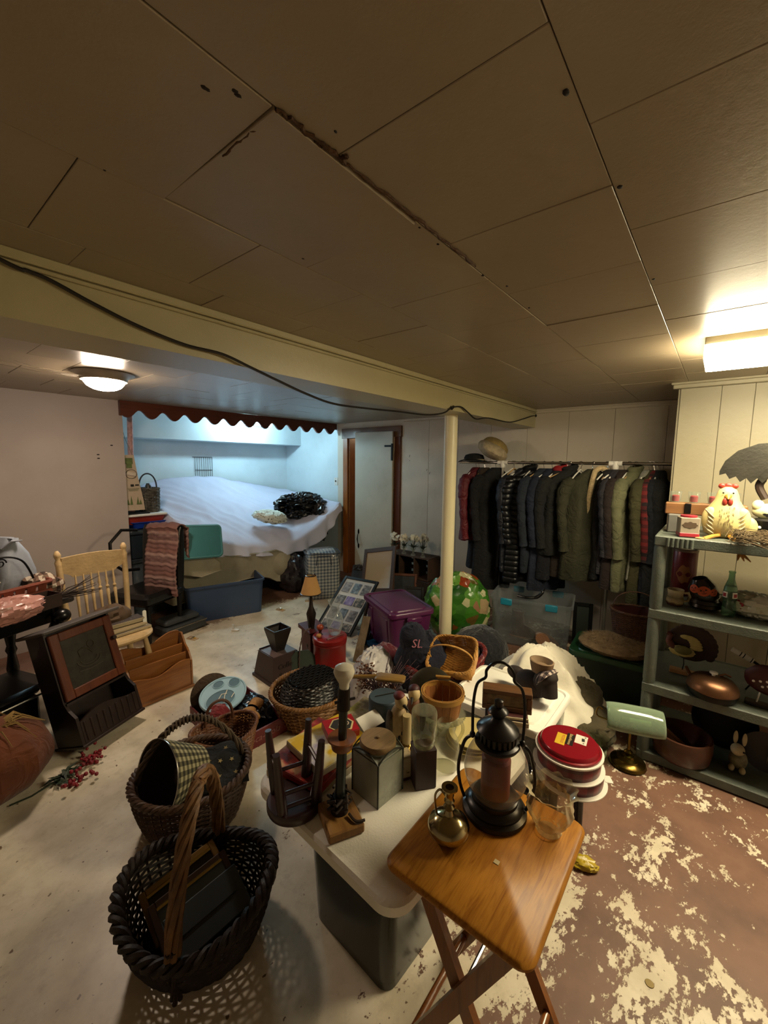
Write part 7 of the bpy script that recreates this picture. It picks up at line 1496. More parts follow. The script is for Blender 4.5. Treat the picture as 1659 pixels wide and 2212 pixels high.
# clear tote stowed under it
ut = tote('storage_tote', 'frosted clear storage tote stowed in the shade beneath the folding table', (1.02, 0.84, 0.001), TA, 0.30, 0.40, 0.40, glass('frosted_clear_plastic', 'b4b6b2', 0.72, 0.2, '5c5c58', 0.5), mat('frosted_grey_lid', '7c7b74', 0.5), taper=0.9, ribs=False)
Z = TZ + 0.001
def on(px, py, z=Z): return at(px, py, z)
# ------------------------------------------------------------------ upturned toy stool
sp_ = on(637, 1738); sR = 59 * mpp(sp_)
M_MAH = mat('dark_mahogany', '2a1214', 0.35, 0, 0.2, 12, coat=0.2)
st = thing('toy_stool', 'small dark mahogany stool turned upside down on the folding table', 'stool', sp_, face(sp_, 20))
G().lathe([(sR * 0.97, 0), (sR, 0.006), (sR, 0.022), (sR * 0.96, 0.028)], 40).obj('seat', M_MAH, st)
hS = hz(sp_ + Vector((0.02, 0.03, 0)), 1575) - Z
LG = [(-0.62, -0.45), (0.55, -0.55), (-0.50, 0.60), (0.62, 0.50)]
for x, y in LG: G().tube([(x * sR, y * sR, 0.026), (x * sR * 1.18, y * sR * 1.18, hS * 0.5), (x * sR * 1.36, y * sR * 1.36, hS)], [0.0165, 0.015, 0.010], 12).obj('leg', M_MAH, st)
for i, j, z_ in ((0, 1, 0.35), (2, 3, 0.35), (0, 2, 0.62), (1, 3, 0.62), (0, 1, 0.14)):
    k = 1 + 0.36 * z_; G().tube([(LG[i][0] * sR * k, LG[i][1] * sR * k, hS * z_ + 0.01), (LG[j][0] * sR * k, LG[j][1] * sR * k, hS * z_ + 0.01)], 0.006, 8).obj('rung', M_MAH, st)
# ------------------------------------------------------------------ candlestick lamp
lp_ = on(735, 1775); 
cl2 = thing('candlestick_lamp', 'candlestick lamp with dark green pole, bare bulb and pine block base', 'lamp', lp_, face(lp_, 18))
M_PBL = wood('pine_block', '7a5226', '936a34', 0.5, 3, 1)
G().box((0.0, 0.0, 0.014), (0.105, 0.125, 0.028), 0.004).obj('block_base', M_PBL, cl2, smooth=0)
zB = hz(lp_, 1470) - Z; tx = 0.035; M_DGP = mat('dark_green_pole', '0d1512', 0.35, 0, 0.15)
def lpx(z): return (tx * z / 0.5 * 0.55, 0.01, z)
zc = hz(lp_, 1612) - Z
G().tube([lpx(0.028), lpx(0.075)], [0.026, 0.020], 16).obj('lower_socket', mat('dark_bronze', '1f1712', 0.4, 0.5), cl2)
G().tube([lpx(0.07), lpx(zc)], 0.0145, 16).obj('pole', M_DGP, cl2)
g = G(); c0 = lpx(zc); g.lathe([(0.016, -0.022), (0.030, -0.012), (0.034, 0.008), (0.042, 0.016), (0.040, 0.020), (0.016, 0.016)], 24, c0); g.obj('drip_cup', mat('copper_brown_cup', '7a4a2c', 0.35, 0.2, 0.15), cl2)
zs_ = hz(lp_, 1530) - Z; G().tube([lpx(zc), lpx(zs_)], 0.0125, 16).obj('upper_pole', M_DGP, cl2)
zb0 = hz(lp_, 1492) - Z; g = G(); g.tube([lpx(zs_ - 0.01), lpx(zs_ + 0.03), lpx(zb0)], [0.019, 0.0175, 0.017], 16); g.obj('bulb_socket', mat('dark_bronze', '1f1712', 0.4, 0.5), cl2)
G().tube([(lpx(zs_ + 0.02)[0] - 0.03, 0.0, zs_ + 0.02), (lpx(zs_ + 0.02)[0] + 0.03, 0.0, zs_ + 0.02)], 0.004, 6).obj('switch_key', MATS['dark_bronze'], cl2)
zt_ = hz(lp_, 1440) - Z; g = G(); bx, by, _ = lpx(zb0); hb2 = zt_ - zb0
g.lathe([(0.014, zb0), (0.0155, zb0 + hb2 * 0.22), (0.027, zb0 + hb2 * 0.52), (0.0305, zb0 + hb2 * 0.70), (0.026, zb0 + hb2 * 0.88), (0.012, zb0 + hb2 * 0.99), (0.003, zt_)], 28, (bx, by, 0)); g.obj('bulb', mat('frosted_bulb', 'c9c3b2', 0.15, 0, 0.03), cl2)
g = G(); rr = random.Random(70)
for k in range(16):
    a_ = k * 0.9; g.tube([(0.022 * math.cos(a_), 0.022 * math.sin(a_) + 0.01, 0.03 + 0.003 * k), (0.036 * math.cos(a_ + 0.6), 0.036 * math.sin(a_ + 0.6) + 0.01, 0.04 + 0.003 * k), (0.022 * math.cos(a_ + 1.2), 0.022 * math.sin(a_ + 1.2) + 0.01, 0.045 + 0.003 * k)], 0.004, 5)
g.tube(catmull([(0.02, -0.02, 0.036), (0.03, -0.05, 0.034), (0.055, -0.055, 0.033)], 5), 0.004, 5); g.obj('vine_wrap', mat('dark_vine', '2e2118', 0.85), cl2, kind='stuff')
# ------------------------------------------------------------------ grey tin canister
tf, tr_, tl_ = on(813, 1753), on(866, 1708), on(765, 1700)
w1 = (tr_ - tf); w2 = (tl_ - tf); Wt = max(w1.length, 0.10); tc = tf + (w1 + w2) / 2; hT = hz(tf, 1660) - Z
tn = thing('tin_canister', 'square grey tin canister with domed shoulders and round wooden lid', 'canister', (tc.x, tc.y, Z), math.atan2(w1.y, w1.x))
S = 0.5 * (w1.length + w2.length)
M_ZNC = mat('grey_green_zinc', 'a3a598', 0.5, 0.25, 0.18, 9, 0.1, dust='5e6158'); M_ZED = mat('zinc_edge', '33322c', 0.5, 0.4)
sq = lambda w, r: rrect(w, w, r, 4)
g = G(); g.loft([[(x, y, z) for x, y in sq(S * k, 0.008)] for k, z in ((1.0, 0), (1.0, hT))]); g.obj('body', M_ZNC, tn, smooth=20)
hD = hz(tc, 1613) - Z
g = G(); rings = []
for k in range(7):
    t = k / 6; w = S * (1 - t) + 0.105 * t; rings.append([(x, y, hT + (hD - hT) * t + (0.022 * (1 - t) * (1 - (2 * abs(min(abs(x), abs(y))) / max(1e-6, w)) ** 2)) * (1 - t)) for x, y in rrect(w, w, 0.008 + (0.105 / 2 - 0.009) * t, 6)])
g.loft(rings); g.obj('shoulder', M_ZNC, tn)
g = G()
for sx in (-1, 1):
    for sy in (-1, 1): g.tube([(sx * (S / 2 - 0.001), sy * (S / 2 - 0.001), 0), (sx * (S / 2 - 0.001), sy * (S / 2 - 0.001), hT)], 0.0025, 6)
for k in range(4):
    a_ = k * PI / 2; g.tube([(math.cos(a_) * (S / 2) - math.sin(a_) * (-S / 2 + S * i / 12), math.sin(a_) * (S / 2) + math.cos(a_) * (-S / 2 + S * i / 12), hT + 0.022 * (1 - (2 * abs(i / 12 - 0.5)) ** 2)) for i in range(13)], 0.0025, 6)
g.obj('seams', M_ZED, tn)
G().lathe([(0.050, hD - 0.004), (0.050, hD + 0.012)], 36).obj('neck', M_ZNC, tn)
hL = hD + 0.030; G().lathe([(0.053, hD + 0.010), (0.058, hD + 0.013), (0.058, hL - 0.006), (0.054, hL), (0.02, hL + 0.001)], 40).obj('lid', wood('tan_lid_wood', '6e5638', '8a6e48', 0.6, 4, 0), tn)
G().lathe([(0.007, hL), (0.006, hL + 0.006), (0.002, hL + 0.008)], 10).obj('lid_knob', MATS['tan_lid_wood'], tn)
# ------------------------------------------------------------------ heap of board games
def gamebox(px, py, z, W, D, H, rz, name, label, cat, mtop, mside, tilt=(0, 0)):
    p = at(px, py, z); t = thing(name, label, cat, p, rot=(tilt[0], tilt[1], face(p, rz))); G().box((0, 0, H / 2), (W, D, H), 0.002).obj('box', mside, t, smooth=0)
    G().box((0, 0, H + 0.0006), (W * 0.985, D * 0.985, 0.0012)).obj('printed_top', mtop, t, smooth=0); return t
def printm(name, stops, sc, det=3):
    n = NT(name); v = n.coords(); n.link(n.ramp(n.noise(v, sc, det, 0.5), stops), n.b.inputs['Base Color']); n.b.inputs['Roughness'].default_value = 0.35; return n.m
M_RBX = mat('red_game_board', '8f1f1c', 0.45, 0, 0.1); M_WBX = mat('cream_game_side', 'b3a68c', 0.6)
g1 = gamebox(693, 1655, Z, 0.30, 0.20, 0.024, 40, 'chess_game_box', 'brown and cream checkers game box at the bottom of the games heap', 'game box', printm('checker_art', ((0.40, lin('1f1c14')), (0.44, lin('a08a68')), (0.60, lin('8a6a48')), (0.64, lin('4a2f22'))), 26, 1), M_WBX)
g2 = gamebox(688, 1633, Z + 0.026, 0.27, 0.22, 0.026, 50, 'red_game_box', 'red game box with brown picture pattern in the games heap', 'game box', printm('red_art', ((0.36, lin('5c1a16')), (0.5, lin('9a2a22')), (0.64, lin('b08a6a'))), 24, 4), M_RBX, (0.03, -0.04))
g3 = gamebox(712, 1612, Z + 0.053, 0.23, 0.19, 0.024, 38, 'yellow_game_box', 'cream and yellow game box with lilac bursts on the games heap', 'game box', printm('yellow_art', ((0.36, lin('8d84a6')), (0.44, lin('c9c4b4')), (0.50, lin('cfc08a')), (0.56, lin('c4a01c'))), 9, 3), M_WBX, (0.05, 0.02))
g4 = gamebox(735, 1580, Z + 0.080, 0.115, 0.085, 0.026, 20, 'red_card_game', 'small red card game box with a black diamond emblem on the heap', 'game box', mat('card_red_top', '9c1a24', 0.35), M_RBX, (0.10, 0.02))
g = G(); dm = [(-0.045, 0.0), (-0.02, 0.032), (0.03, 0.034), (0.05, 0.0), (0.03, -0.034), (-0.02, -0.032)]; g.slab([(x * 1.0, y) for x, y in dm], 0.0272, 0.0285); em = g.obj('cream_diamond', mat('cream_emblem', 'd0b886', 0.5), g4, smooth=0)
g = G(); g.slab([(x * 0.86, y * 0.84) for x, y in dm], 0.0285, 0.0295); g.obj('black_diamond', M_INK, em, smooth=0); text('Co', 0.036, mat('pale_script', 'd6c0a8', 0.6, 0, 0), em, (0.008, -0.002, 0.030), (0, 0, 0.15), shear=0.2)
g5 = gamebox(788, 1562, Z + 0.02, 0.20, 0.15, 0.035, 55, 'dark_blue_binder', 'navy framed leafy picture box behind the tin canister', 'box', printm('leafy_art', ((0.38, lin('6a604a')), (0.5, lin('9a8f72')), (0.62, lin('77703c'))), 22, 4), mat('navy_card', '10141f', 0.5), (0.05, 0.0))
g6 = thing('pricing_card', 'white paper card leaning near the blue tin', 'card', on(800, 1556, Z + 0.07), face(on(800, 1556), 30)); G().box((0, 0, 0), (0.10, 0.06, 0.002), R=Euler((0.5, 0, 0.2)).to_matrix()).obj('paper', M_WHITEP, g6, smooth=0)
# ------------------------------------------------------------------ blue grey tin with wooden board on it
bp_ = on(831, 1585); hbT = hz(bp_, 1527) - Z; btn = thing('blue_tin', 'round dusty blue tin drum with wooden paddle board laid on its lid', 'tin', bp_ + Vector((0.06, 0.05, 0)), face(bp_)); rB = 36 * mpp(bp_)
G().lathe([(rB * 0.97, 0), (rB, 0.006), (rB, hbT * 0.92), (rB * 0.97, hbT * 0.96), (rB * 0.92, hbT)], 40).obj('drum', mat('dusty_blue_tin', '3f4c55', 0.45, 0.2, 0.12, 8), btn)
G().tube([(-rB * 0.6, -0.01, hbT + 0.002), (rB * 0.6, 0.02, hbT + 0.002)], 0.002, 5).obj('lid_slot', M_ZED, btn)
wbd = thing('paddle_board', 'yellow varnished wooden paddle board resting behind the blue tin', 'board', Vector(btn.location) + Vector((0.10, 0.05, hbT + 0.01)), face(bp_, -10)); g = G(); g.slab(rrect(0.13, 0.06, 0.015), 0, 0.012, 0.003); g.tube([(-0.06, 0.0, 0.006), (-0.13, -0.015, 0.006), (-0.17, -0.025, 0.006)], [0.010, 0.009, 0.008], 8); g.obj('board', wood('yellow_varnish', '6e5024', '8a6a34', 0.4, 3, 0, 0.3), wbd)
# ------------------------------------------------------------------ woodpecker and rooster figures
def bird(name, label, px, py, ptop, cap, body, wing, off=0.0, extra=None):
    p = on(px, py); h = hz(p, ptop) - Z; t = thing(name, label, 'figurine', p, face(p, off)); k = h / 0.22
    G().ball((0, 0, 0.085 * k), (0.036 * k, 0.038 * k, 0.085 * k), 24, 18).obj('body', body, t); G().ball((0.004, -0.012 * k, 0.185 * k), (0.024 * k, 0.028 * k, 0.028 * k), 20, 14).obj('head', mat('cream_feather', 'b9a478', 0.7, 0, 0.2, 30), t)
    G().ball((0.0, -0.004 * k, 0.203 * k), (0.022 * k, 0.026 * k, 0.016 * k), 18, 12).obj('cap', cap, t); G().lathe([(0.008 * k, 0), (0.001, 0.035 * k)], 10).obj('beak', M_INK, t, loc=(0.004, -0.034 * k, 0.182 * k), rot=(PI * 0.6, 0, 0.3))
    for s in (-1, 1): G().ball((s * 0.034 * k, 0.008, 0.085 * k), (0.012 * k, 0.026 * k, 0.062 * k), 18, 12).obj('wing', wing, t)
    return t
M_BB = mat('buff_feather', 'a8906a', 0.75, 0, 0.25, 30); M_BW = mat('speckled_wing', '4a4136', 0.75, 0, 0.7, 40)
wpk = bird('woodpecker_figure', 'carved woodpecker figurine with a dark red cap among the bric-a-brac', 860, 1608, 1493, mat('dark_red_cap', '5a1414', 0.6), M_BB, M_BW, 25)
for k in range(3): G().ball((0.012 * (k - 1), -0.034, 0.05 + 0.018 * k), (0.006, 0.004, 0.01), 8, 6).obj('dark_spot', M_INK, wpk)
rst = bird('rooster_figure', 'black tailed rooster figurine with brown neck beside the peck basket', 893, 1588, 1478, mat('dark_comb', '3a1012', 0.6), mat('brown_rooster', '7a5138', 0.7, 0, 0.3, 30), mat('black_wing', '0c0c0e', 0.5), -20)
g = G(); 
for k in range(7): leaf(g, (0.0 + 0.006 * (k - 3), -0.03, 0.10), (0.14 * (k - 3), -0.25, -1), 0.085, 0.010, 0.05)
g.obj('tail_feathers', mat('black_wing', '0c0c0e', 0.5), rst, thick=0.002, smooth=0)
# ------------------------------------------------------------------ cream candle on brass holder, bell, floral tin
cnp = on(878, 1622); hcn = hz(cnp, 1545) - Z
cn = thing('cream_candle', 'cream pillar candle in a brass footed holder between tin and jar', 'candle', cnp, 0); G().lathe([(0.026, 0), (0.028, 0.006), (0.012, 0.014), (0.022, 0.030), (0.018, 0.034)], 24).obj('brass_holder', mat('bright_brass', '9a7c44', 0.2, 0.95, 0.1), cn); G().lathe([(0.0165, 0.03), (0.0155, hcn)], 20).obj('candle', mat('cream_wax', 'b8a478', 0.5, 0, 0.05), cn)
bep = on(852, 1638); be = thing('silver_bell', 'small silver round bell shining beside the tin canister', 'bell', bep, 0); G().ball((0, 0, 0.022), (0.019, 0.019, 0.021), 20, 14).obj('bell_body', mat('tarnished_silver', '9a8c70', 0.18, 1.0, 0.1), be); G().tube([(0, 0, 0.042), (0, 0, 0.052)], 0.006, 8).obj('loop', MATS['tarnished_silver'], be)
flp = on(876, 1690); flt = thing('floral_tin', 'cream tin printed with small dark flowers beside the wooden block', 'tin', flp + Vector((0.01, 0.03, 0)), face(flp, 25)); hf = hz(flp, 1640) - Z
G().box((0, 0, hf / 2), (0.075, 0.05, hf), 0.004).obj('tin_body', printm('floral_print', ((0.34, lin('2f2218')), (0.40, lin('a89676')), (0.75, lin('b3a284'))), 60, 2), flt, smooth=0); G().box((0, 0, 0.006), (0.077, 0.052, 0.012), 0.002).obj('red_base', mat('dark_red_base', '3f1014', 0.5), flt, smooth=0)
# ------------------------------------------------------------------ jar upside down on wooden block
bkp = on(917, 1705); hbk = hz(bkp, 1622) - Z
wbk = thing('wooden_block', 'tall dark wooden candle block with a glass jar upended on it', 'block', bkp + Vector((0.02, 0.02, 0)), face(bkp, 20)); G().box((0, 0, hbk / 2), (0.070, 0.062, hbk), 0.002).obj('block', wood('purple_brown_block', '2a1a18', '3a2622', 0.6, 2.0, 2), wbk, smooth=0)
jl = Vector(wbk.location) + Vector((0, 0, hbk + 0.001)); hj = hz(jl, 1532) - jl.z; rJ = 27.5 * mpp(jl)
jr = thing('mason_jar', 'clear glass canning jar standing upside down on the dark wooden block', 'jar', jl, 0)
G().lathe([(rJ * 0.74, 0), (rJ * 0.76, hj * 0.02), (rJ * 0.76, hj * 0.10), (rJ * 0.80, hj * 0.13), (rJ, hj * 0.24), (rJ, hj * 0.93), (rJ * 0.92, hj * 0.985), (rJ * 0.7, hj), (rJ * 0.3, hj * 0.99)], 36, cap0=False).obj('glass', glass('jar_glass', 'eef0e4', 0.80, 0.04, 'b3b296', 0.9), jr)
g = G(); 
for z_ in (0.035, 0.07, 0.10): g.tube([(rJ * 0.775 * math.cos(2 * PI * i / 32), rJ * 0.775 * math.sin(2 * PI * i / 32), hj * z_) for i in range(32)], 0.0018, 5, closed=True)
g.obj('screw_thread', MATS['jar_glass'], jr)
# ------------------------------------------------------------------ peck basket on pressed glass cake stand
cks = on(955, 1588); csz = hz(cks, 1552) - Z
cs_ = thing('cake_stand', 'pressed glass pedestal cake stand with beaded rim under the peck basket', 'cake stand', cks + Vector((0.03, 0.02, 0)), 0); rC = 50 * mpp(cks)
G().lathe([(0.05, 0), (0.052, 0.004), (0.02, 0.012), (0.016, csz * 0.6), (0.03, csz - 0.006), (rC, csz - 0.004), (rC, csz + 0.001), (0.02, csz)], 44).obj('pedestal', glass('pressed_glass', 'eef0ea', 0.80, 0.05, 'b5b39c', 0.9), cs_)
for i in range(40): 
    if i == 0: bd0 = G().ball((0, 0, 0), 0.0035, 8, 6).obj('bead', MATS['pressed_glass'], cs_, loc=(rC, 0, csz)); continue
    b_ = bpy.data.objects.new('bead', bd0.data); COL.objects.link(b_); b_.parent = cs_; b_.location = (rC * math.cos(2 * PI * i / 40), rC * math.sin(2 * PI * i / 40), csz)
pkl = Vector(cs_.location) + Vector((0, 0, csz + 0.002)); hp_ = hz(pkl, 1492) - pkl.z; r0, r1 = 36 * mpp(pkl), 44 * mpp(pkl)
pkb = thing('peck_basket', 'round splint wood peck basket with yellow rim bands and wire handle', 'basket', pkl, face(pkl)); M_SPW = wood('orange_splint', '7a4a20', '96602c', 0.55, 3, 2); M_SPR = wood('yellow_splint_band', '9a6e2c', 'b0843a', 0.5, 3, 0)
for k in range(16):
    a0, a1 = 2 * PI * k / 16 + 0.01, 2 * PI * (k + 1) / 16 - 0.01; g = G(); g.loft([[(r * rr_ * math.cos(a), r * rr_ * math.sin(a), z) for r, z in ((r0, 0.0), (r1, hp_))] + [((r - 0.003) * rr_ * math.cos(a), (r - 0.003) * rr_ * math.sin(a), z) for r, z in ((r1, hp_), (r0, 0.0))] for a, rr_ in [(a0 + (a1 - a0) * j / 4, 1.0 + (0.012 if k % 2 else 0)) for j in range(5)]]); g.obj('stave', M_SPW, pkb)
G().slab(ell(r0, r0, 32), 0, 0.005).obj('bottom', M_SPW, pkb)
G().lathe([(r1 * 1.012, hp_ * 0.78), (r1 * 1.045, hp_ * 0.78), (r1 * 1.06, hp_ * 1.0), (r1 * 1.02, hp_ * 1.0)], 44, cap0=False, cap1=False).obj('outer_band', M_SPR, pkb); G().lathe([(r1 * 0.93, hp_ * 0.80), (r1 * 0.96, hp_ * 1.0), (r1 * 0.93, hp_ * 1.0)], 44, cap0=False, cap1=False).obj('inner_band', M_SPR, pkb)
g = G(); g.tube(catmull([(-r1 * 1.03, 0, hp_ * 0.8), (-r1 * 0.9, r1 * 0.6, hp_ * 1.02), (0, r1 * 1.05, hp_ * 1.12), (r1 * 0.9, r1 * 0.6, hp_ * 1.02), (r1 * 1.03, 0, hp_ * 0.8)], 8), 0.002, 6); g.obj('wire_bail', M_BLACKM, pkb); G().tube([(-0.03, r1 * 1.05, hp_ * 1.12), (0.03, r1 * 1.05, hp_ * 1.12)], 0.007, 10).obj('wooden_grip', M_SPR, pkb)
for s in (-1, 1): G().ball((s * r1 * 1.05, -0.002, hp_ * 0.86), 0.004, 10, 8).obj('bail_rivet', M_BLACKM, pkb)
dkp = on(985, 1545); dkt = thing('pewter_platter', 'dull pewter round platter standing on edge behind the peck basket', 'platter', Vector((1.372, 0.86, Z)), rot=(math.radians(-28), 0, face(dkp, -10)))
g = G(Matrix.Rotation(PI / 2, 4, 'X')); g.lathe([(0.02, 0.0), (0.075, 0.0), (0.095, -0.010), (0.098, -0.006), (0.075, 0.006), (0.02, 0.006)], 44); g.obj('dish', mat('dull_pewter', '5a5648', 0.35, 0.7, 0.15), dkt, loc=(0, 0, 0.098))
# ------------------------------------------------------------------ glass pitcher and cream plates
ptp = on(968, 1668); hpt = hz(ptp, 1572) - Z; gpt = thing('glass_pitcher', 'clear glass pitcher with curved spout between the jar and lantern', 'pitcher', ptp + Vector((0.02, 0.02, 0)), face(ptp, 40)); M_PG = glass('pitcher_glass', 'f2f2e8', 0.82, 0.03, 'bdb99c', 0.9)
G().lathe([(0.036, 0), (0.042, 0.006), (0.048, hpt * 0.3), (0.040, hpt * 0.62), (0.026, hpt * 0.80), (0.034, hpt)], 36, cap1=False).obj('glass', M_PG, gpt)
G().tube(catmull([(0.030, 0, hpt * 0.9), (0.062, 0, hpt * 0.88), (0.07, 0, hpt * 0.65), (0.044, 0, hpt * 0.45)], 6), 0.006, 8).obj('handle', M_PG, gpt); G().tube([(-0.030, 0, hpt * 0.93), (-0.048, 0, hpt * 1.02)], [0.014, 0.006], 8).obj('spout', M_PG, gpt)
pcp = on(1012, 1625); M_CRP = mat('cream_glaze', 'c9b97e', 0.18, 0, 0.04)
for k in range(3):
    pc_ = thing('cream_plate', 'cream glazed plate in the stack behind the lantern', 'plate', (pcp.x + 0.05 + 0.004 * k, pcp.y + 0.015 - 0.004 * k, Z + 0.0125 * k), 0, 'cream plates in the stack'); G().lathe([(0.05, 0), (0.055, 0.002), (0.085, 0.014), (0.096, 0.0165), (0.094, 0.019), (0.075, 0.012), (0.02, 0.008)], 40).obj('plate', M_CRP, pc_)
# ------------------------------------------------------------------ framed wooden box, books and goose at the far end
Z2 = 0.401; wt2 = tote('storage_tote', 'clear storage tote with a white lid beyond the table end', (2.10, 0.80, 0), 0.0, 0.44, 0.50, 0.385, glass('milky_clear_plastic', 'e0e4e0', 0.7, 0.12, 'b4b8b4', 0.6), M_WTB, taper=0.92, ribs=False)
for k, (cc_, dx) in enumerate((('1c2440', -0.06), ('3a3428', 0.06))): G().ball((dx, 0.02 * k, 0.12 + 0.1 * k), (0.15, 0.18, 0.10), 20, 12, crumple(160 + k, 0.2)).obj('stored_cloth', fabric('tote_cloth_%d' % k, cc_), wt2)
wbp = on(1098, 1562, Z2); wx = thing('wooden_box', 'brown wooden box with a sunken picture panel standing at the far table end', 'box', wbp + Vector((0.02, 0.02, 0.046)), face(wbp, 3)); hw_ = hz(wbp, 1497) - Z2 - 0.05
M_BRB = wood('brown_box_wood', '4a2c14', '62401f', 0.5, 2.5, 0); Wb = 104 * mpp(wbp)
G().box((0, 0.03, hw_ / 2), (Wb, 0.06, hw_), 0.003).obj('case', M_BRB, wx, smooth=0)
for c_, d_ in (((0, -0.004, hw_ - 0.012), (Wb, 0.012, 0.024)), ((0, -0.004, 0.012), (Wb, 0.012, 0.024)), ((-Wb / 2 + 0.012, -0.004, hw_ / 2), (0.024, 0.012, hw_ - 0.048)), ((Wb / 2 - 0.012, -0.004, hw_ / 2), (0.024, 0.012, hw_ - 0.048))): G().box(c_, d_, 0.003).obj('frame_rail', M_BRB, wx, smooth=0)
G().box((0, -0.0015, hw_ / 2), (Wb - 0.05, 0.003, hw_ - 0.05)).obj('picture_panel', printm('dim_scene', ((0.38, lin('4a3a22')), (0.5, lin('6e5832')), (0.62, lin('3c3018'))), 16, 4), wx, smooth=0)
for k, (lab, col, W0, H0) in enumerate((('thick brown book under the wooden picture box', '2e1a10', 0.20, 0.028), ('thin dark red book on the brown book under the picture box', '3f1612', 0.185, 0.016))):
    bo_ = thing('old_book', lab, 'book', (wx.location.x + 0.005 * k, wx.location.y, Z2 + (0.0285 if k else 0)), face(wbp, 3 + 4 * k)); G().box((0, 0.02, H0 / 2), (W0, 0.13, H0), 0.002).obj('cover', mat('book_%s' % col, col, 0.6), bo_, smooth=0); G().box((0.003, 0.016, H0 / 2), (W0 - 0.002, 0.13, H0 - 0.006)).obj('page_block', MATS['old_paper'], bo_, smooth=0)
gsp = on(1146, 1516, Z2); gz = thing('goose_figure', 'brown wooden goose with a checked bow and tan bonnet lying at the table end', 'figurine', gsp + Vector((0.06, 0.0, 0)), face(gsp, -35)); gz.scale = (1.2, 1.2, 1.2); M_GSE = mat('dark_brown_suede', '21140f', 0.75, 0, 0.2, 12)
G().ball((-0.02, 0, 0.055), (0.085, 0.055, 0.055), 28, 18).obj('body', M_GSE, gz); G().tube(catmull([(0.03, 0, 0.07), (0.06, -0.01, 0.13), (0.075, -0.015, 0.11), (0.085, -0.02, 0.05)], 6), [0.042] * 6 + [0.040] * 6 + [0.034] * 7, 12).obj('neck_and_head', M_GSE, gz)
G().ball((-0.10, 0, 0.07), (0.05, 0.032, 0.03), 18, 12).obj('tail', M_GSE, gz)
M_GNG = checks('black_gingham', 'b9a99c', '5a4a48', '140e12', 260, 0.85, (0, 1)); g = G(); g.loft([[(0.045 + 0.02 * k + r * math.cos(2 * PI * i / 24) * 0.5, -0.012 + r * math.sin(2 * PI * i / 24), 0.145 - 0.025 * k + r * 0.6 * math.cos(2 * PI * i / 24)) for i in range(24)] for k, r in ((0, 0.030), (0.5, 0.055), (1, 0.062))], True, True); g.obj('checked_bow', M_GNG, gz)
g = G(); g.loft([[(0.03 + r * math.cos(2 * PI * i / 24), -0.005 + 0.8 * r * math.sin(2 * PI * i / 24), 0.135 + z) for i in range(24)] for r, z in ((0.044, 0), (0.050, 0.025), (0.054, 0.05), (0.048, 0.052), (0.03, 0.03))], True, True); g.obj('bonnet', mat('tan_bonnet', '7a6248', 0.8), gz)
# ------------------------------------------------------------------ stack of red cookie tins with white lids, half over the table edge
tcx, tcy = 1.86, 0.425; TZ0 = 0.25
M_TIN = mat('cookie_tin_red', '7a0e1a', 0.22, 0.1, 0.05); M_TLID = mat('white_tin_lid', 'd8d2c6', 0.35, 0, 0.03); M_TCHK = checks('dark_red_check', '7a0f1c', '5c0b16', '430810', 130, 0.3, (0, 2))
TR = 0.132
fs = thing('footstool', 'small dark wooden footstool under the stack of red cookie tins', 'footstool', (tcx, tcy, 0), 0.3); G().slab(rrect(0.20, 0.16, 0.02), 0.225, 0.248, 0.004).obj('seat', M_DKW, fs)
for sx in (-0.07, 0.07):
    for sy in (-0.05, 0.05): G().tube([(sx * 1.1, sy * 1.1, 0), (sx, sy, 0.226)], [0.012, 0.015], 10).obj('leg', M_DKW, fs)
zq = TZ0
for k, lab in enumerate(('lower round red plaid cookie tin on a white lid at the table edge', 'middle round red plaid cookie tin with a white snap lid')):
    tn_ = thing('cookie_tin', lab, 'cookie tin', (tcx + 0.012 * (1 - k), tcy - 0.012 * (1 - k), zq), 0.3 * k); 
    G().lathe([(TR * 1.09, 0.002), (TR * 1.12, 0.004), (TR * 1.12, 0.008), (TR * 1.02, 0.010)], 52).obj('white_lid', M_TLID, tn_); G().lathe([(TR * 0.98, 0.010), (TR * 0.99, 0.02), (TR * 1.0, 0.062), (TR * 1.0, 0.066)], 52).obj('tin_wall', M_TCHK, tn_)
    a_ = -1.05 + 0.25 * k; G().box((TR * 1.17 * math.cos(a_), TR * 1.17 * math.sin(a_), 0.008), (0.035, 0.045, 0.006), 0.002, Euler((0, 0, a_)).to_matrix()).obj('lid_tab', M_TLID, tn_)
    zq += 0.068
tt = thing('cookie_tin', 'top red cookie tin with pizzelle label stickers and a white rim', 'cookie tin', (tcx, tcy, zq), face((tcx, tcy), 0))
G().lathe([(TR * 1.04, 0.0), (TR * 1.06, 0.003), (TR * 1.06, 0.009), (TR * 1.0, 0.010)], 52).obj('white_rim', M_TLID, tt); G().lathe([(TR * 0.97, 0.010), (TR * 0.99, 0.012), (TR * 0.99, 0.020), (TR * 0.93, 0.022), (TR * 0.90, 0.034), (TR * 0.87, 0.038), (TR * 0.3, 0.0385)], 52).obj('red_lid', M_TIN, tt)
for c_, d_, m_ in (((-0.035, 0.0, 0.0388), (0.040, 0.085, 0.0008), mat('yellow_sticker', 'c9a62a', 0.4)), ((0.002, 0.012, 0.0388), (0.032, 0.088, 0.0008), mat('black_sticker', '1a0f0c', 0.4)), ((0.047, 0.03, 0.0388), (0.048, 0.066, 0.0008), mat('white_sticker', 'd2cbbd', 0.5))): G().box(c_, d_, R=Euler((0, 0, -0.12)).to_matrix()).obj('sticker', m_, tt, smooth=0)
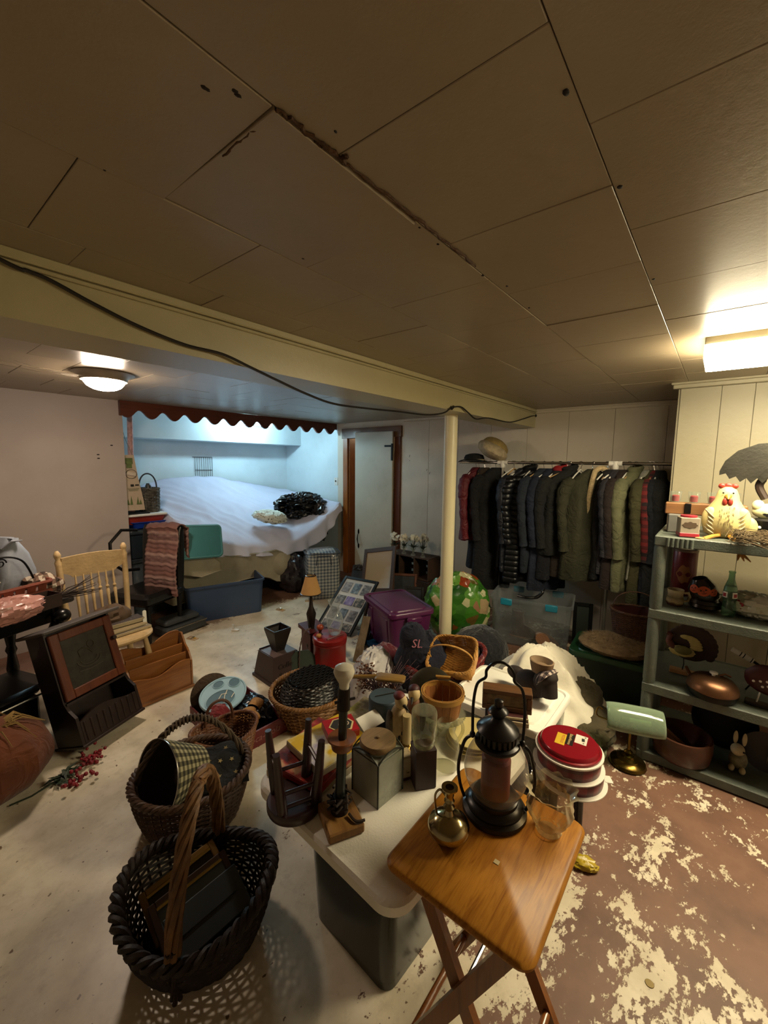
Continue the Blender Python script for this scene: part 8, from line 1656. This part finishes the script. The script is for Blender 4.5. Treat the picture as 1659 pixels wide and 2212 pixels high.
text('PIZZELLE', 0.016, mat('sticker_red_ink', 'a8402c', 0.5, 0, 0), tt, (-0.028, 0.001, 0.0395), (0, 0, -PI / 2 - 0.12), depth=0.0002); text('BaboNonna', 0.0175, mat('sticker_gold_ink', 'c9b07a', 0.5, 0, 0), tt, (0.002, 0.012, 0.0395), (0, 0, -PI / 2 - 0.12), depth=0.0002)
g = G(); g.box((0.055, 0.03, 0.0396), (0.012, 0.022, 0.0006)); g.obj('dark_mark', M_INK, tt, smooth=0)
for dx, dy in ((0.064, 0.052), (0.056, 0.006)): G().box((dx, dy, 0.0396), (0.006, 0.006, 0.0006)).obj('small_icon', mat('icon_green', '3d4a34', 0.6), tt, smooth=0)
# ================================================================== oak tray table with lantern, candlestick and vase
M_OAK = wood('golden_oak', '8a5418', 'b67c2c', 0.36, 6.0, 0, 0.0, 0.2)
M_OAK.node_tree.nodes['Principled BSDF'].inputs['Specular IOR Level'].default_value = 0.22
tx0, tx1, ty0, ty1 = 0.725, 1.165, 0.205, 0.578; TTZ = 0.66
tt_ = thing('tray_table', 'golden oak folding tray table with crossed legs', 'tray table', ((tx0 + tx1) / 2, (ty0 + ty1) / 2, 0), 0)
G().slab(rrect(tx1 - tx0, ty1 - ty0, 0.035, 6), TTZ - 0.022, TTZ, 0.008).obj('table_top', M_OAK, tt_, smooth=50)
M_OAKL = wood('oak_leg', '6e3c10', '8a5018', 0.35, 3.5, 2, 0.3)
for sx in (-0.15, 0.15):
    for s in (-1, 1):
        x_ = sx + (0.012 if s > 0 else -0.012) * (1 if sx < 0 else -1); a, b = Vector((x_, s * 0.14, TTZ - 0.028)), Vector((x_, -s * 0.185, 0.0)); d = (b - a).normalized(); n_ = d.cross(Vector((1, 0, 0))).normalized()
        g = G(); g.loft([[q + Vector((u * 0.010, 0, 0)) + n_ * (v * 0.019) for u, v in ((-1, -1), (1, -1), (1, 1), (-1, 1))] for q in (a, b)]); g.obj('leg', M_OAKL, tt_, smooth=0)
for s in (-1, 1):
    G().box((0, s * 0.14, TTZ - 0.03), (0.34, 0.025, 0.016), 0.003).obj('top_batten', M_OAKL, tt_, smooth=0); G().tube([(-0.15, -s * 0.135, 0.11), (0.15, -s * 0.135, 0.11)], 0.011, 10).obj('stretcher', M_OAKL, tt_)
G().tube([(-0.17, 0.01, 0.32), (0.17, 0.01, 0.32)], 0.006, 8).obj('pivot_rod', M_CHROME, tt_)
G().box((0.0, 0, 0), (0.012, 0.013, 0.001)).obj('paper_scrap', mat('pale_sticker_scrap', 'c9bc9a', 0.8), tt_, loc=at(1073, 1862, TTZ + 0.0008) - Vector(tt_.location), smooth=0)
ZT = TTZ + 0.001
# lantern
lc = at(1078, 1748, ZT); lc = Vector((1.045, 0.425, ZT)); u_ = mpp(lc)
ln = thing('hurricane_lantern', 'black metal onion lantern with glass globe and red candle', 'lantern', lc, face(lc, 0))
M_LAN = mat('black_pewter_metal', '2b2826', 0.3, 0.6, 0.2, 14); 
hTop = hz(lc, 1510) - ZT
kz = hTop / 0.335
G().lathe([(0.086, 0), (0.090, 0.006), (0.088, 0.014), (0.078, 0.020), (0.080, 0.027), (0.076, 0.034), (0.064, 0.040), (0.064, 0.050), (0.056, 0.054)], 52).obj('base', M_LAN, ln)
gz0, gz1 = 0.052, 0.205 * kz
gl_ = G(); N_ = 14; gl_.lathe([(0.052 + 0.036 * math.sin(PI * (0.06 + 0.86 * i / N_)) ** 1.0, gz0 + (gz1 - gz0) * i / N_) for i in range(N_ + 1)], 52, cap0=False, cap1=False); gl_.obj('glass_globe', glass('lantern_glass', 'f2efe8', 0.82, 0.04, 'c0b8ac', 1.1), ln)
G().lathe([(0.040, 0.055), (0.040, gz1 - 0.045), (0.034, gz1 - 0.038), (0.01, gz1 - 0.042)], 36).obj('red_candle', mat('deep_red_candle', '6a1414', 0.4, 0, 0.1, 8), ln); G().tube([(0, 0, gz1 - 0.042), (0.002, 0, gz1 - 0.030)], 0.0015, 5).obj('wick', M_INK, ln)
zt0 = gz1
G().lathe([(0.058, zt0 - 0.004), (0.062, zt0 + 0.002), (0.060, zt0 + 0.008), (0.050, zt0 + 0.012), (0.052, zt0 + 0.014)], 44).obj('collar', M_LAN, ln)
for i in range(22):
    a_ = 2 * PI * i / 22; G().box((0.0505 * math.cos(a_), 0.0505 * math.sin(a_), zt0 + 0.026), (0.003, 0.009, 0.026), 0.001, Euler((0, 0, a_)).to_matrix()).obj('vent_fin', M_LAN, ln)
G().lathe([(0.044, zt0 + 0.012), (0.044, zt0 + 0.04)], 32).obj('vent_core', M_INK, ln)
G().lathe([(0.055, zt0 + 0.038), (0.058, zt0 + 0.043), (0.050, zt0 + 0.052), (0.036, zt0 + 0.062), (0.022, zt0 + 0.070), (0.016, zt0 + 0.078), (0.019, zt0 + 0.086), (0.028, zt0 + 0.094), (0.022, zt0 + 0.102), (0.010, zt0 + 0.106), (0.012, zt0 + 0.112), (0.012, hTop - 0.004), (0.005, hTop)], 44).obj('cap', M_LAN, ln)
for s in (-1, 1):
    G().tube(catmull([(s * 0.085, 0, 0.022), (s * 0.098, 0, 0.06), (s * 0.104, 0, 0.115), (s * 0.090, 0, zt0 - 0.015), (s * 0.068, 0, zt0 + 0.010), (s * 0.060, 0, zt0 + 0.012)], 7), 0.0048, 8).obj('side_bar', M_LAN, ln)
    G().ball((s * 0.068, 0, zt0 + 0.012), (0.008, 0.010, 0.010), 12, 8).obj('pivot', M_LAN, ln)
hH = hz(lc + Vector((0.06, 0.05, 0)), 1428) - ZT
g = G(); P = [(-0.068, 0.004, zt0 + 0.012), (-0.070, 0.02, zt0 + 0.09), (-0.062, 0.035, zt0 + 0.145), (-0.040, 0.042, zt0 + 0.165), (-0.038, 0.046, zt0 + 0.185), (-0.022, 0.050, zt0 + 0.205), (0, 0.052, zt0 + 0.212), (0.022, 0.050, zt0 + 0.205), (0.038, 0.046, zt0 + 0.185), (0.040, 0.042, zt0 + 0.165), (0.062, 0.035, zt0 + 0.145), (0.070, 0.02, zt0 + 0.09), (0.068, 0.004, zt0 + 0.012)]
g.tube(catmull(P, 6), 0.0042, 8); g.obj('bail_handle', M_LAN, ln)
# brass chamber candlestick
bc2 = at(968, 1806, ZT); M_BR2 = mat('polished_brass', 'a99c74', 0.16, 1.0, 0.08, 10)
cst = thing('brass_candlestick', 'polished brass candlestick with round belly and curled finger handle', 'candlestick', bc2, face(bc2, 0)); hB = hz(bc2, 1700) - ZT; k = hB / 0.115
rb_ = 45 * mpp(bc2)
G().lathe([(rb_ * 0.62, 0), (rb_ * 0.70, 0.003), (rb_ * 0.98, 0.018 * k), (rb_, 0.026 * k), (rb_ * 0.92, 0.036 * k), (rb_ * 0.6, 0.048 * k), (0.014, 0.054 * k), (0.010, 0.064 * k), (0.015, 0.070 * k), (0.009, 0.076 * k), (0.014, 0.084 * k), (0.010, 0.090 * k), (0.012, 0.098 * k), (0.012, 0.106 * k), (0.021, 0.112 * k), (0.021, hB), (0.011, hB), (0.010, hB - 0.02)], 48).obj('body', M_BR2, cst)
G().tube(catmull([(-0.010, 0, 0.094 * k), (-0.024, 0, 0.106 * k), (-0.036, 0, 0.094 * k), (-0.036, 0, 0.070 * k), (-0.030, 0, 0.046 * k)], 7), 0.0028, 8).obj('finger_handle', M_BR2, cst)
# ruffled glass vase
vv = at(1166, 1806, ZT); vv = Vector((1.075, 0.283, ZT)); hV = hz(vv, 1700) - ZT
rvz = thing('ruffled_glass_vase', 'clear ribbed glass vase with a scalloped ruffled rim', 'vase', vv, 0)
def vring(r, z, amp, nn=96): return [((r + amp * math.cos(12 * 2 * PI * i / nn)) * math.cos(2 * PI * i / nn), (r + amp * math.cos(12 * 2 * PI * i / nn)) * math.sin(2 * PI * i / nn), z + 0.35 * amp * math.cos(12 * 2 * PI * i / nn)) for i in range(nn)]
g = G(); pr = [(0.030, 0, 0), (0.034, 0.006, 0.0008), (0.026, 0.012, 0.001), (0.036, 0.022, 0.0015), (0.052, hV * 0.36, 0.0018), (0.060, hV * 0.55, 0.0018), (0.050, hV * 0.75, 0.0016), (0.047, hV * 0.86, 0.002), (0.060, hV * 0.97, 0.0035), (0.066, hV, 0.004)]
g.loft([vring(*q) for q in pr], True, False); g.obj('glass', glass('ruffled_glass', 'f2e8d4', 0.68, 0.05, 'd2c29a', 1.2), rvz)
# ================================================================== baskets on the floor in front
M_DWK = mat('dark_brown_wicker', '23150d', 0.6, 0, 0.45, 30, 0.3, 60); M_MWK = mat('mid_brown_wicker', '4a3220', 0.6, 0, 0.4, 30, 0.3, 60); M_VIN = mat('grey_brown_vine', '4f4030', 0.75, 0, 0.35, 25, 0.3, 50)
bB = Vector((0.605, 1.285, 0)); aB = face(bB, -22)
b1 = thing('wicker_basket', 'large dark wicker basket with a thick rope twist handle holding picture frames', 'basket', bB, aB)
shB = lambda t, a: ((0.185 + 0.06 * math.sin(t * PI / 2)) * math.cos(a), (0.165 + 0.06 * math.sin(t * PI / 2)) * math.sin(a))
zB_ = lambda t, a: 0.20 * t + 0.035 * t * math.cos(2 * a) ** 1
basket(b1, shB, 0.20, 16, 36, 0.0058, M_DWK, braid=0.013, rimr=0.011, turns=16, z_of=zB_)
P = [(x * 0.0 + 0.02 * math.sin(PI * i / 30) - 0.0, -0.215 + 0.43 * i / 30, 0.19 + 0.40 * math.sin(PI * i / 30) ** 0.7) for i, x in enumerate(range(31))]
rope(P, 0.016, 5, 2.6).obj('handle', mat('rope_twist_wicker', '6e4c28', 0.6, 0, 0.4, 30, 0.2), b1)
for s in (-1, 1): rope([(0.0, s * 0.205, 0.03), (0, s * 0.215, 0.12), (0, s * 0.22, 0.22)], 0.012, 4, 1).obj('handle_foot', M_DWK, b1)
for k, (x, y, z, W_, H_, rx, rz_, col, lab) in enumerate(((-0.02, 0.02, 0.05, 0.27, 0.17, -58, 42, '8a6a34', 'gold edged picture frame slanted in the large dark wicker basket'), (0.03, -0.03, 0.065, 0.27, 0.16, -60, 40, '3e2a20', 'brown picture frame with a gold inner edge in the large dark basket'), (0.08, -0.07, 0.075, 0.25, 0.14, -62, 40, '38424a', 'slate blue painted board slanted at the front of the large dark basket'))):
    q = bB + Vector((x * math.cos(aB) - y * math.sin(aB), x * math.sin(aB) + y * math.cos(aB), z)); o = thing('picture_frame' if k < 2 else 'slate_board', lab, 'picture frame' if k < 2 else 'board', q, rot=(math.radians(rx), math.radians(-8), aB + math.radians(rz_)))
    if k < 2:
        frame(o, W_, H_, 0.022, 0.016, wood('basket_frame_%s' % col, col, col, 0.4), mat('basket_picture_%d' % k, ('20201c', '5a6a74')[k], 0.4), 'picture'); G().box((0, -0.009, H_ - 0.026), (W_ - 0.045, 0.004, 0.008)).obj('gold_edge', mat('gold_leaf', 'a8904c', 0.3, 0.8), o, smooth=0)
    else: G().box((0, 0, H_ / 2), (W_, 0.014, H_), 0.003).obj('board', mat('slate_blue_paint', '38424a', 0.5), o, smooth=0); G().box((0, -0.009, H_ * 0.5), (W_ - 0.06, 0.004, 0.012)).obj('batten', MATS['slate_blue_paint'], o, smooth=0)
o = G(); o.tube([(-0.14, -0.02, 0.02), (0.02, 0.02, 0.03)], 0.011, 10); tag(o.obj('dark_dowel', mat('dark_dowel_wood', '2e1a12', 0.5), loc=bB + Vector((-0.02, 0.0, 0.05)), rot=(0, -0.1, aB - 0.5)), 'dark wooden dowel lying in the bottom of the large dark basket', 'dowel')
# vine handled basket behind with lampshade and starry fabric
bA = Vector((0.83, 1.78, 0)); aA = face(bA, 0)
b2 = thing('wicker_basket', 'brown wicker basket with tall wrapped vine handle holding a plaid lampshade', 'basket', bA, aA)
shA = lambda t, a: ((0.19 + 0.055 * math.sin(t * PI / 2)) * math.cos(a), (0.175 + 0.05 * math.sin(t * PI / 2)) * math.sin(a))
basket(b2, shA, 0.23, 22, 40, 0.0052, M_MWK, braid=0.010, rimr=0.009, turns=18)
P = [(-0.225 + 0.45 * i / 30, 0.02, 0.22 + 0.25 * math.sin(PI * i / 30) ** 0.7) for i in range(31)]
rope(P, 0.009, 3, 5).obj('handle', M_VIN, b2)
g = G()
for i in range(8, 23, 1): g.tube([(P[i][0] + 0.004, P[i][1] + 0.016 * math.cos(t), P[i][2] + 0.016 * math.sin(t)) for t in [2 * PI * j / 10 for j in range(10)]], 0.0045, 5, closed=True)
g.obj('handle_wrap', M_VIN, b2, kind='stuff')
LQ = (Matrix.Rotation(aA, 3, 'Z') @ Vector((0.80, 0.45, -0.28)).to_track_quat('Z', 'Y').to_matrix()).to_euler()
ls = thing('plaid_lampshade', 'olive and cream plaid lampshade lying on its side in the vine handled basket', 'lampshade', bA + Matrix.Rotation(aA, 3, 'Z') @ Vector((-0.055, -0.03, 0.26)), rot=LQ)
n = NT('gingham_shade'); tcn = n.new('ShaderNodeTexCoord'); ss = n.sep(tcn.outputs['Object']); an_ = n.math('ARCTAN2', ss[1], ss[0]); w1_ = n.math('GREATER_THAN', n.math('SINE', n.math('MULTIPLY', an_, 24.0)), 0.0); w2_ = n.math('GREATER_THAN', n.math('SINE', n.math('MULTIPLY', ss[2], 260.0)), 0.0)
n.link(n.ramp(n.math('MULTIPLY', n.math('ADD', w1_, w2_), 0.5), ((0.2, lin('a09878')), (0.5, lin('5f5a40')), (0.9, lin('25221a')))), n.b.inputs['Base Color']); n.b.inputs['Roughness'].default_value = 0.85
G().lathe([(0.155, -0.10), (0.085, 0.10), (0.083, 0.10), (0.152, -0.10)], 56, cap0=False, cap1=False).obj('shade', n.m, ls)
G().lathe([(0.151, -0.099), (0.081, 0.099)], 56, cap0=False, cap1=False).obj('lining', mat('brown_shade_lining', '2c1d12', 0.85), ls)
g = G()
for k in range(3): a_ = 2 * PI * k / 3; g.tube([(0.082 * math.cos(a_), 0.082 * math.sin(a_), 0.095), (0, 0, 0.06)], 0.0018, 5)
g.tube([(0.154 * math.cos(2 * PI * i / 48), 0.154 * math.sin(2 * PI * i / 48), -0.10) for i in range(48)], 0.0025, 5, closed=True); g.obj('wire_spider', M_CHROME, ls)
sf = thing('star_fabric', 'black fabric with gold stars tucked in the vine handled basket', 'fabric', bA + Vector((0.13 * math.cos(aA), 0.13 * math.sin(aA), 0.21)), rot=(math.radians(25), 0, aA))
def sfp(u, v): x, y = -0.10 + 0.20 * u, -0.13 + 0.24 * v; return (x, y, 0.02 * nz(x * 12, y * 12, 3) - 0.5 * x * x + 0.04 * (1 - v))
G().grid(sfp, 20, 20).obj('cloth', fabric('black_star_cloth', '0d0d0c', '131311', 30, 0.9, 0.3, 0.0), sf, thick=0.004)
M_STAR = mat('gold_star', '9a8a5a', 0.7, 0, 0.05)
for k, (x, y) in enumerate(((-0.06, 0.03), (-0.01, 0.01), (0.04, 0.0), (-0.02, -0.06), (0.05, -0.07), (-0.07, -0.09), (0.02, 0.07))):
    g = G(); g.slab([((0.012 if i % 2 == 0 else 0.005) * math.cos(PI * i / 5 + k), (0.012 if i % 2 == 0 else 0.005) * math.sin(PI * i / 5 + k)) for i in range(10)], 0, 0.0015); u, v = (x + 0.10) / 0.20, (y + 0.13) / 0.24; g.obj('star', M_STAR, sf, loc=Vector(sfp(u, v)) + Vector((0, 0, 0.003)), smooth=0)
# light brown basket behind it
bC = Vector((1.10, 1.97, 0)); b3 = thing('wicker_basket', 'reddish brown fine wicker basket with a slim hoop handle behind the vine handled one', 'basket', bC, face(bC, 15))
M_LWK = mat('reddish_wicker', '6a4022', 0.55, 0, 0.35, 30, 0.3)
shC = lambda t, a: ((0.13 + 0.04 * t) * math.cos(a), (0.11 + 0.03 * t) * math.sin(a)); basket(b3, shC, 0.19, 26, 40, 0.0037, M_LWK, braid=0.005, rimr=0.006, z_of=lambda t, a: 0.19 * t + 0.03 * t * abs(math.cos(a)))
G().tube(arch(0.15, 0.13, 20, 0.10, 0.19), 0.008, 7).obj('handle', mat('reddish_bent_wood', '54321e', 0.6), b3)
# coin on the floor
cn_ = G(); cn_.lathe([(0.012, 0), (0.013, 0.001), (0.012, 0.002)], 20); tag(cn_.obj('bottle_cap', mat('worn_brass_disc', '6a5a34', 0.4, 0.6), loc=at(1403, 2125, 0)), 'small worn brass disc lying on the peeling floor', 'disc')
# ================================================================== storeroom contents behind the door
su = thing('storeroom_shelf', 'pine storeroom shelf rack glimpsed through the door gap', 'shelf rack', (5.85, 4.95, 0), 0); M_SRP = wood('store_pine', '7a5530', '94693c', 0.6, 2, 1)
for z_ in (0.3, 0.75, 1.15, 1.55): G().box((0, 0, z_), (0.4, 0.9, 0.025), 0.002).obj('board', M_SRP, su, smooth=0)
for sx in (-0.18, 0.18):
    for sy in (-0.43, 0.43): G().box((sx, sy, 0.95), (0.04, 0.04, 1.9)).obj('upright', M_SRP, su, smooth=0)
rr = random.Random(80)
for i, (y_, z_, w_, h_, col, nm, lab) in enumerate(((5.05, 1.563, 0.25, 0.22, 'a08a5a', 'carton', 'tan carton on the upper storeroom shelf'), (5.0, 1.163, 0.28, 0.16, 'b58a68', 'carton', 'salmon carton on the middle storeroom shelf'), (5.12, 0.763, 0.2, 0.2, '2f4a2a', 'green_canister', 'green canister on the storeroom shelf'), (4.92, 0.763, 0.14, 0.22, '1c1a18', 'black_canister', 'black canister beside the green one on the storeroom shelf'), (5.0, 0.313, 0.3, 0.25, '8a7a5a', 'straw_hamper', 'straw hamper on the low storeroom shelf'))):
    o = thing(nm, lab, 'carton' if 'carton' in nm else ('canister' if 'canister' in nm else 'hamper'), (5.80, y_, z_ + 0.001)); G().box((0, 0, h_ / 2), (0.25, w_, h_), 0.01).obj('body', mat('store_' + nm + col, col, 0.7, 0, 0.3, 20), o, smooth=0); G().box((0, 0, h_ + 0.01), (0.255, w_ + 0.006, 0.02), 0.004).obj('lid', mat('store_lid_' + col, col, 0.6), o, smooth=0)
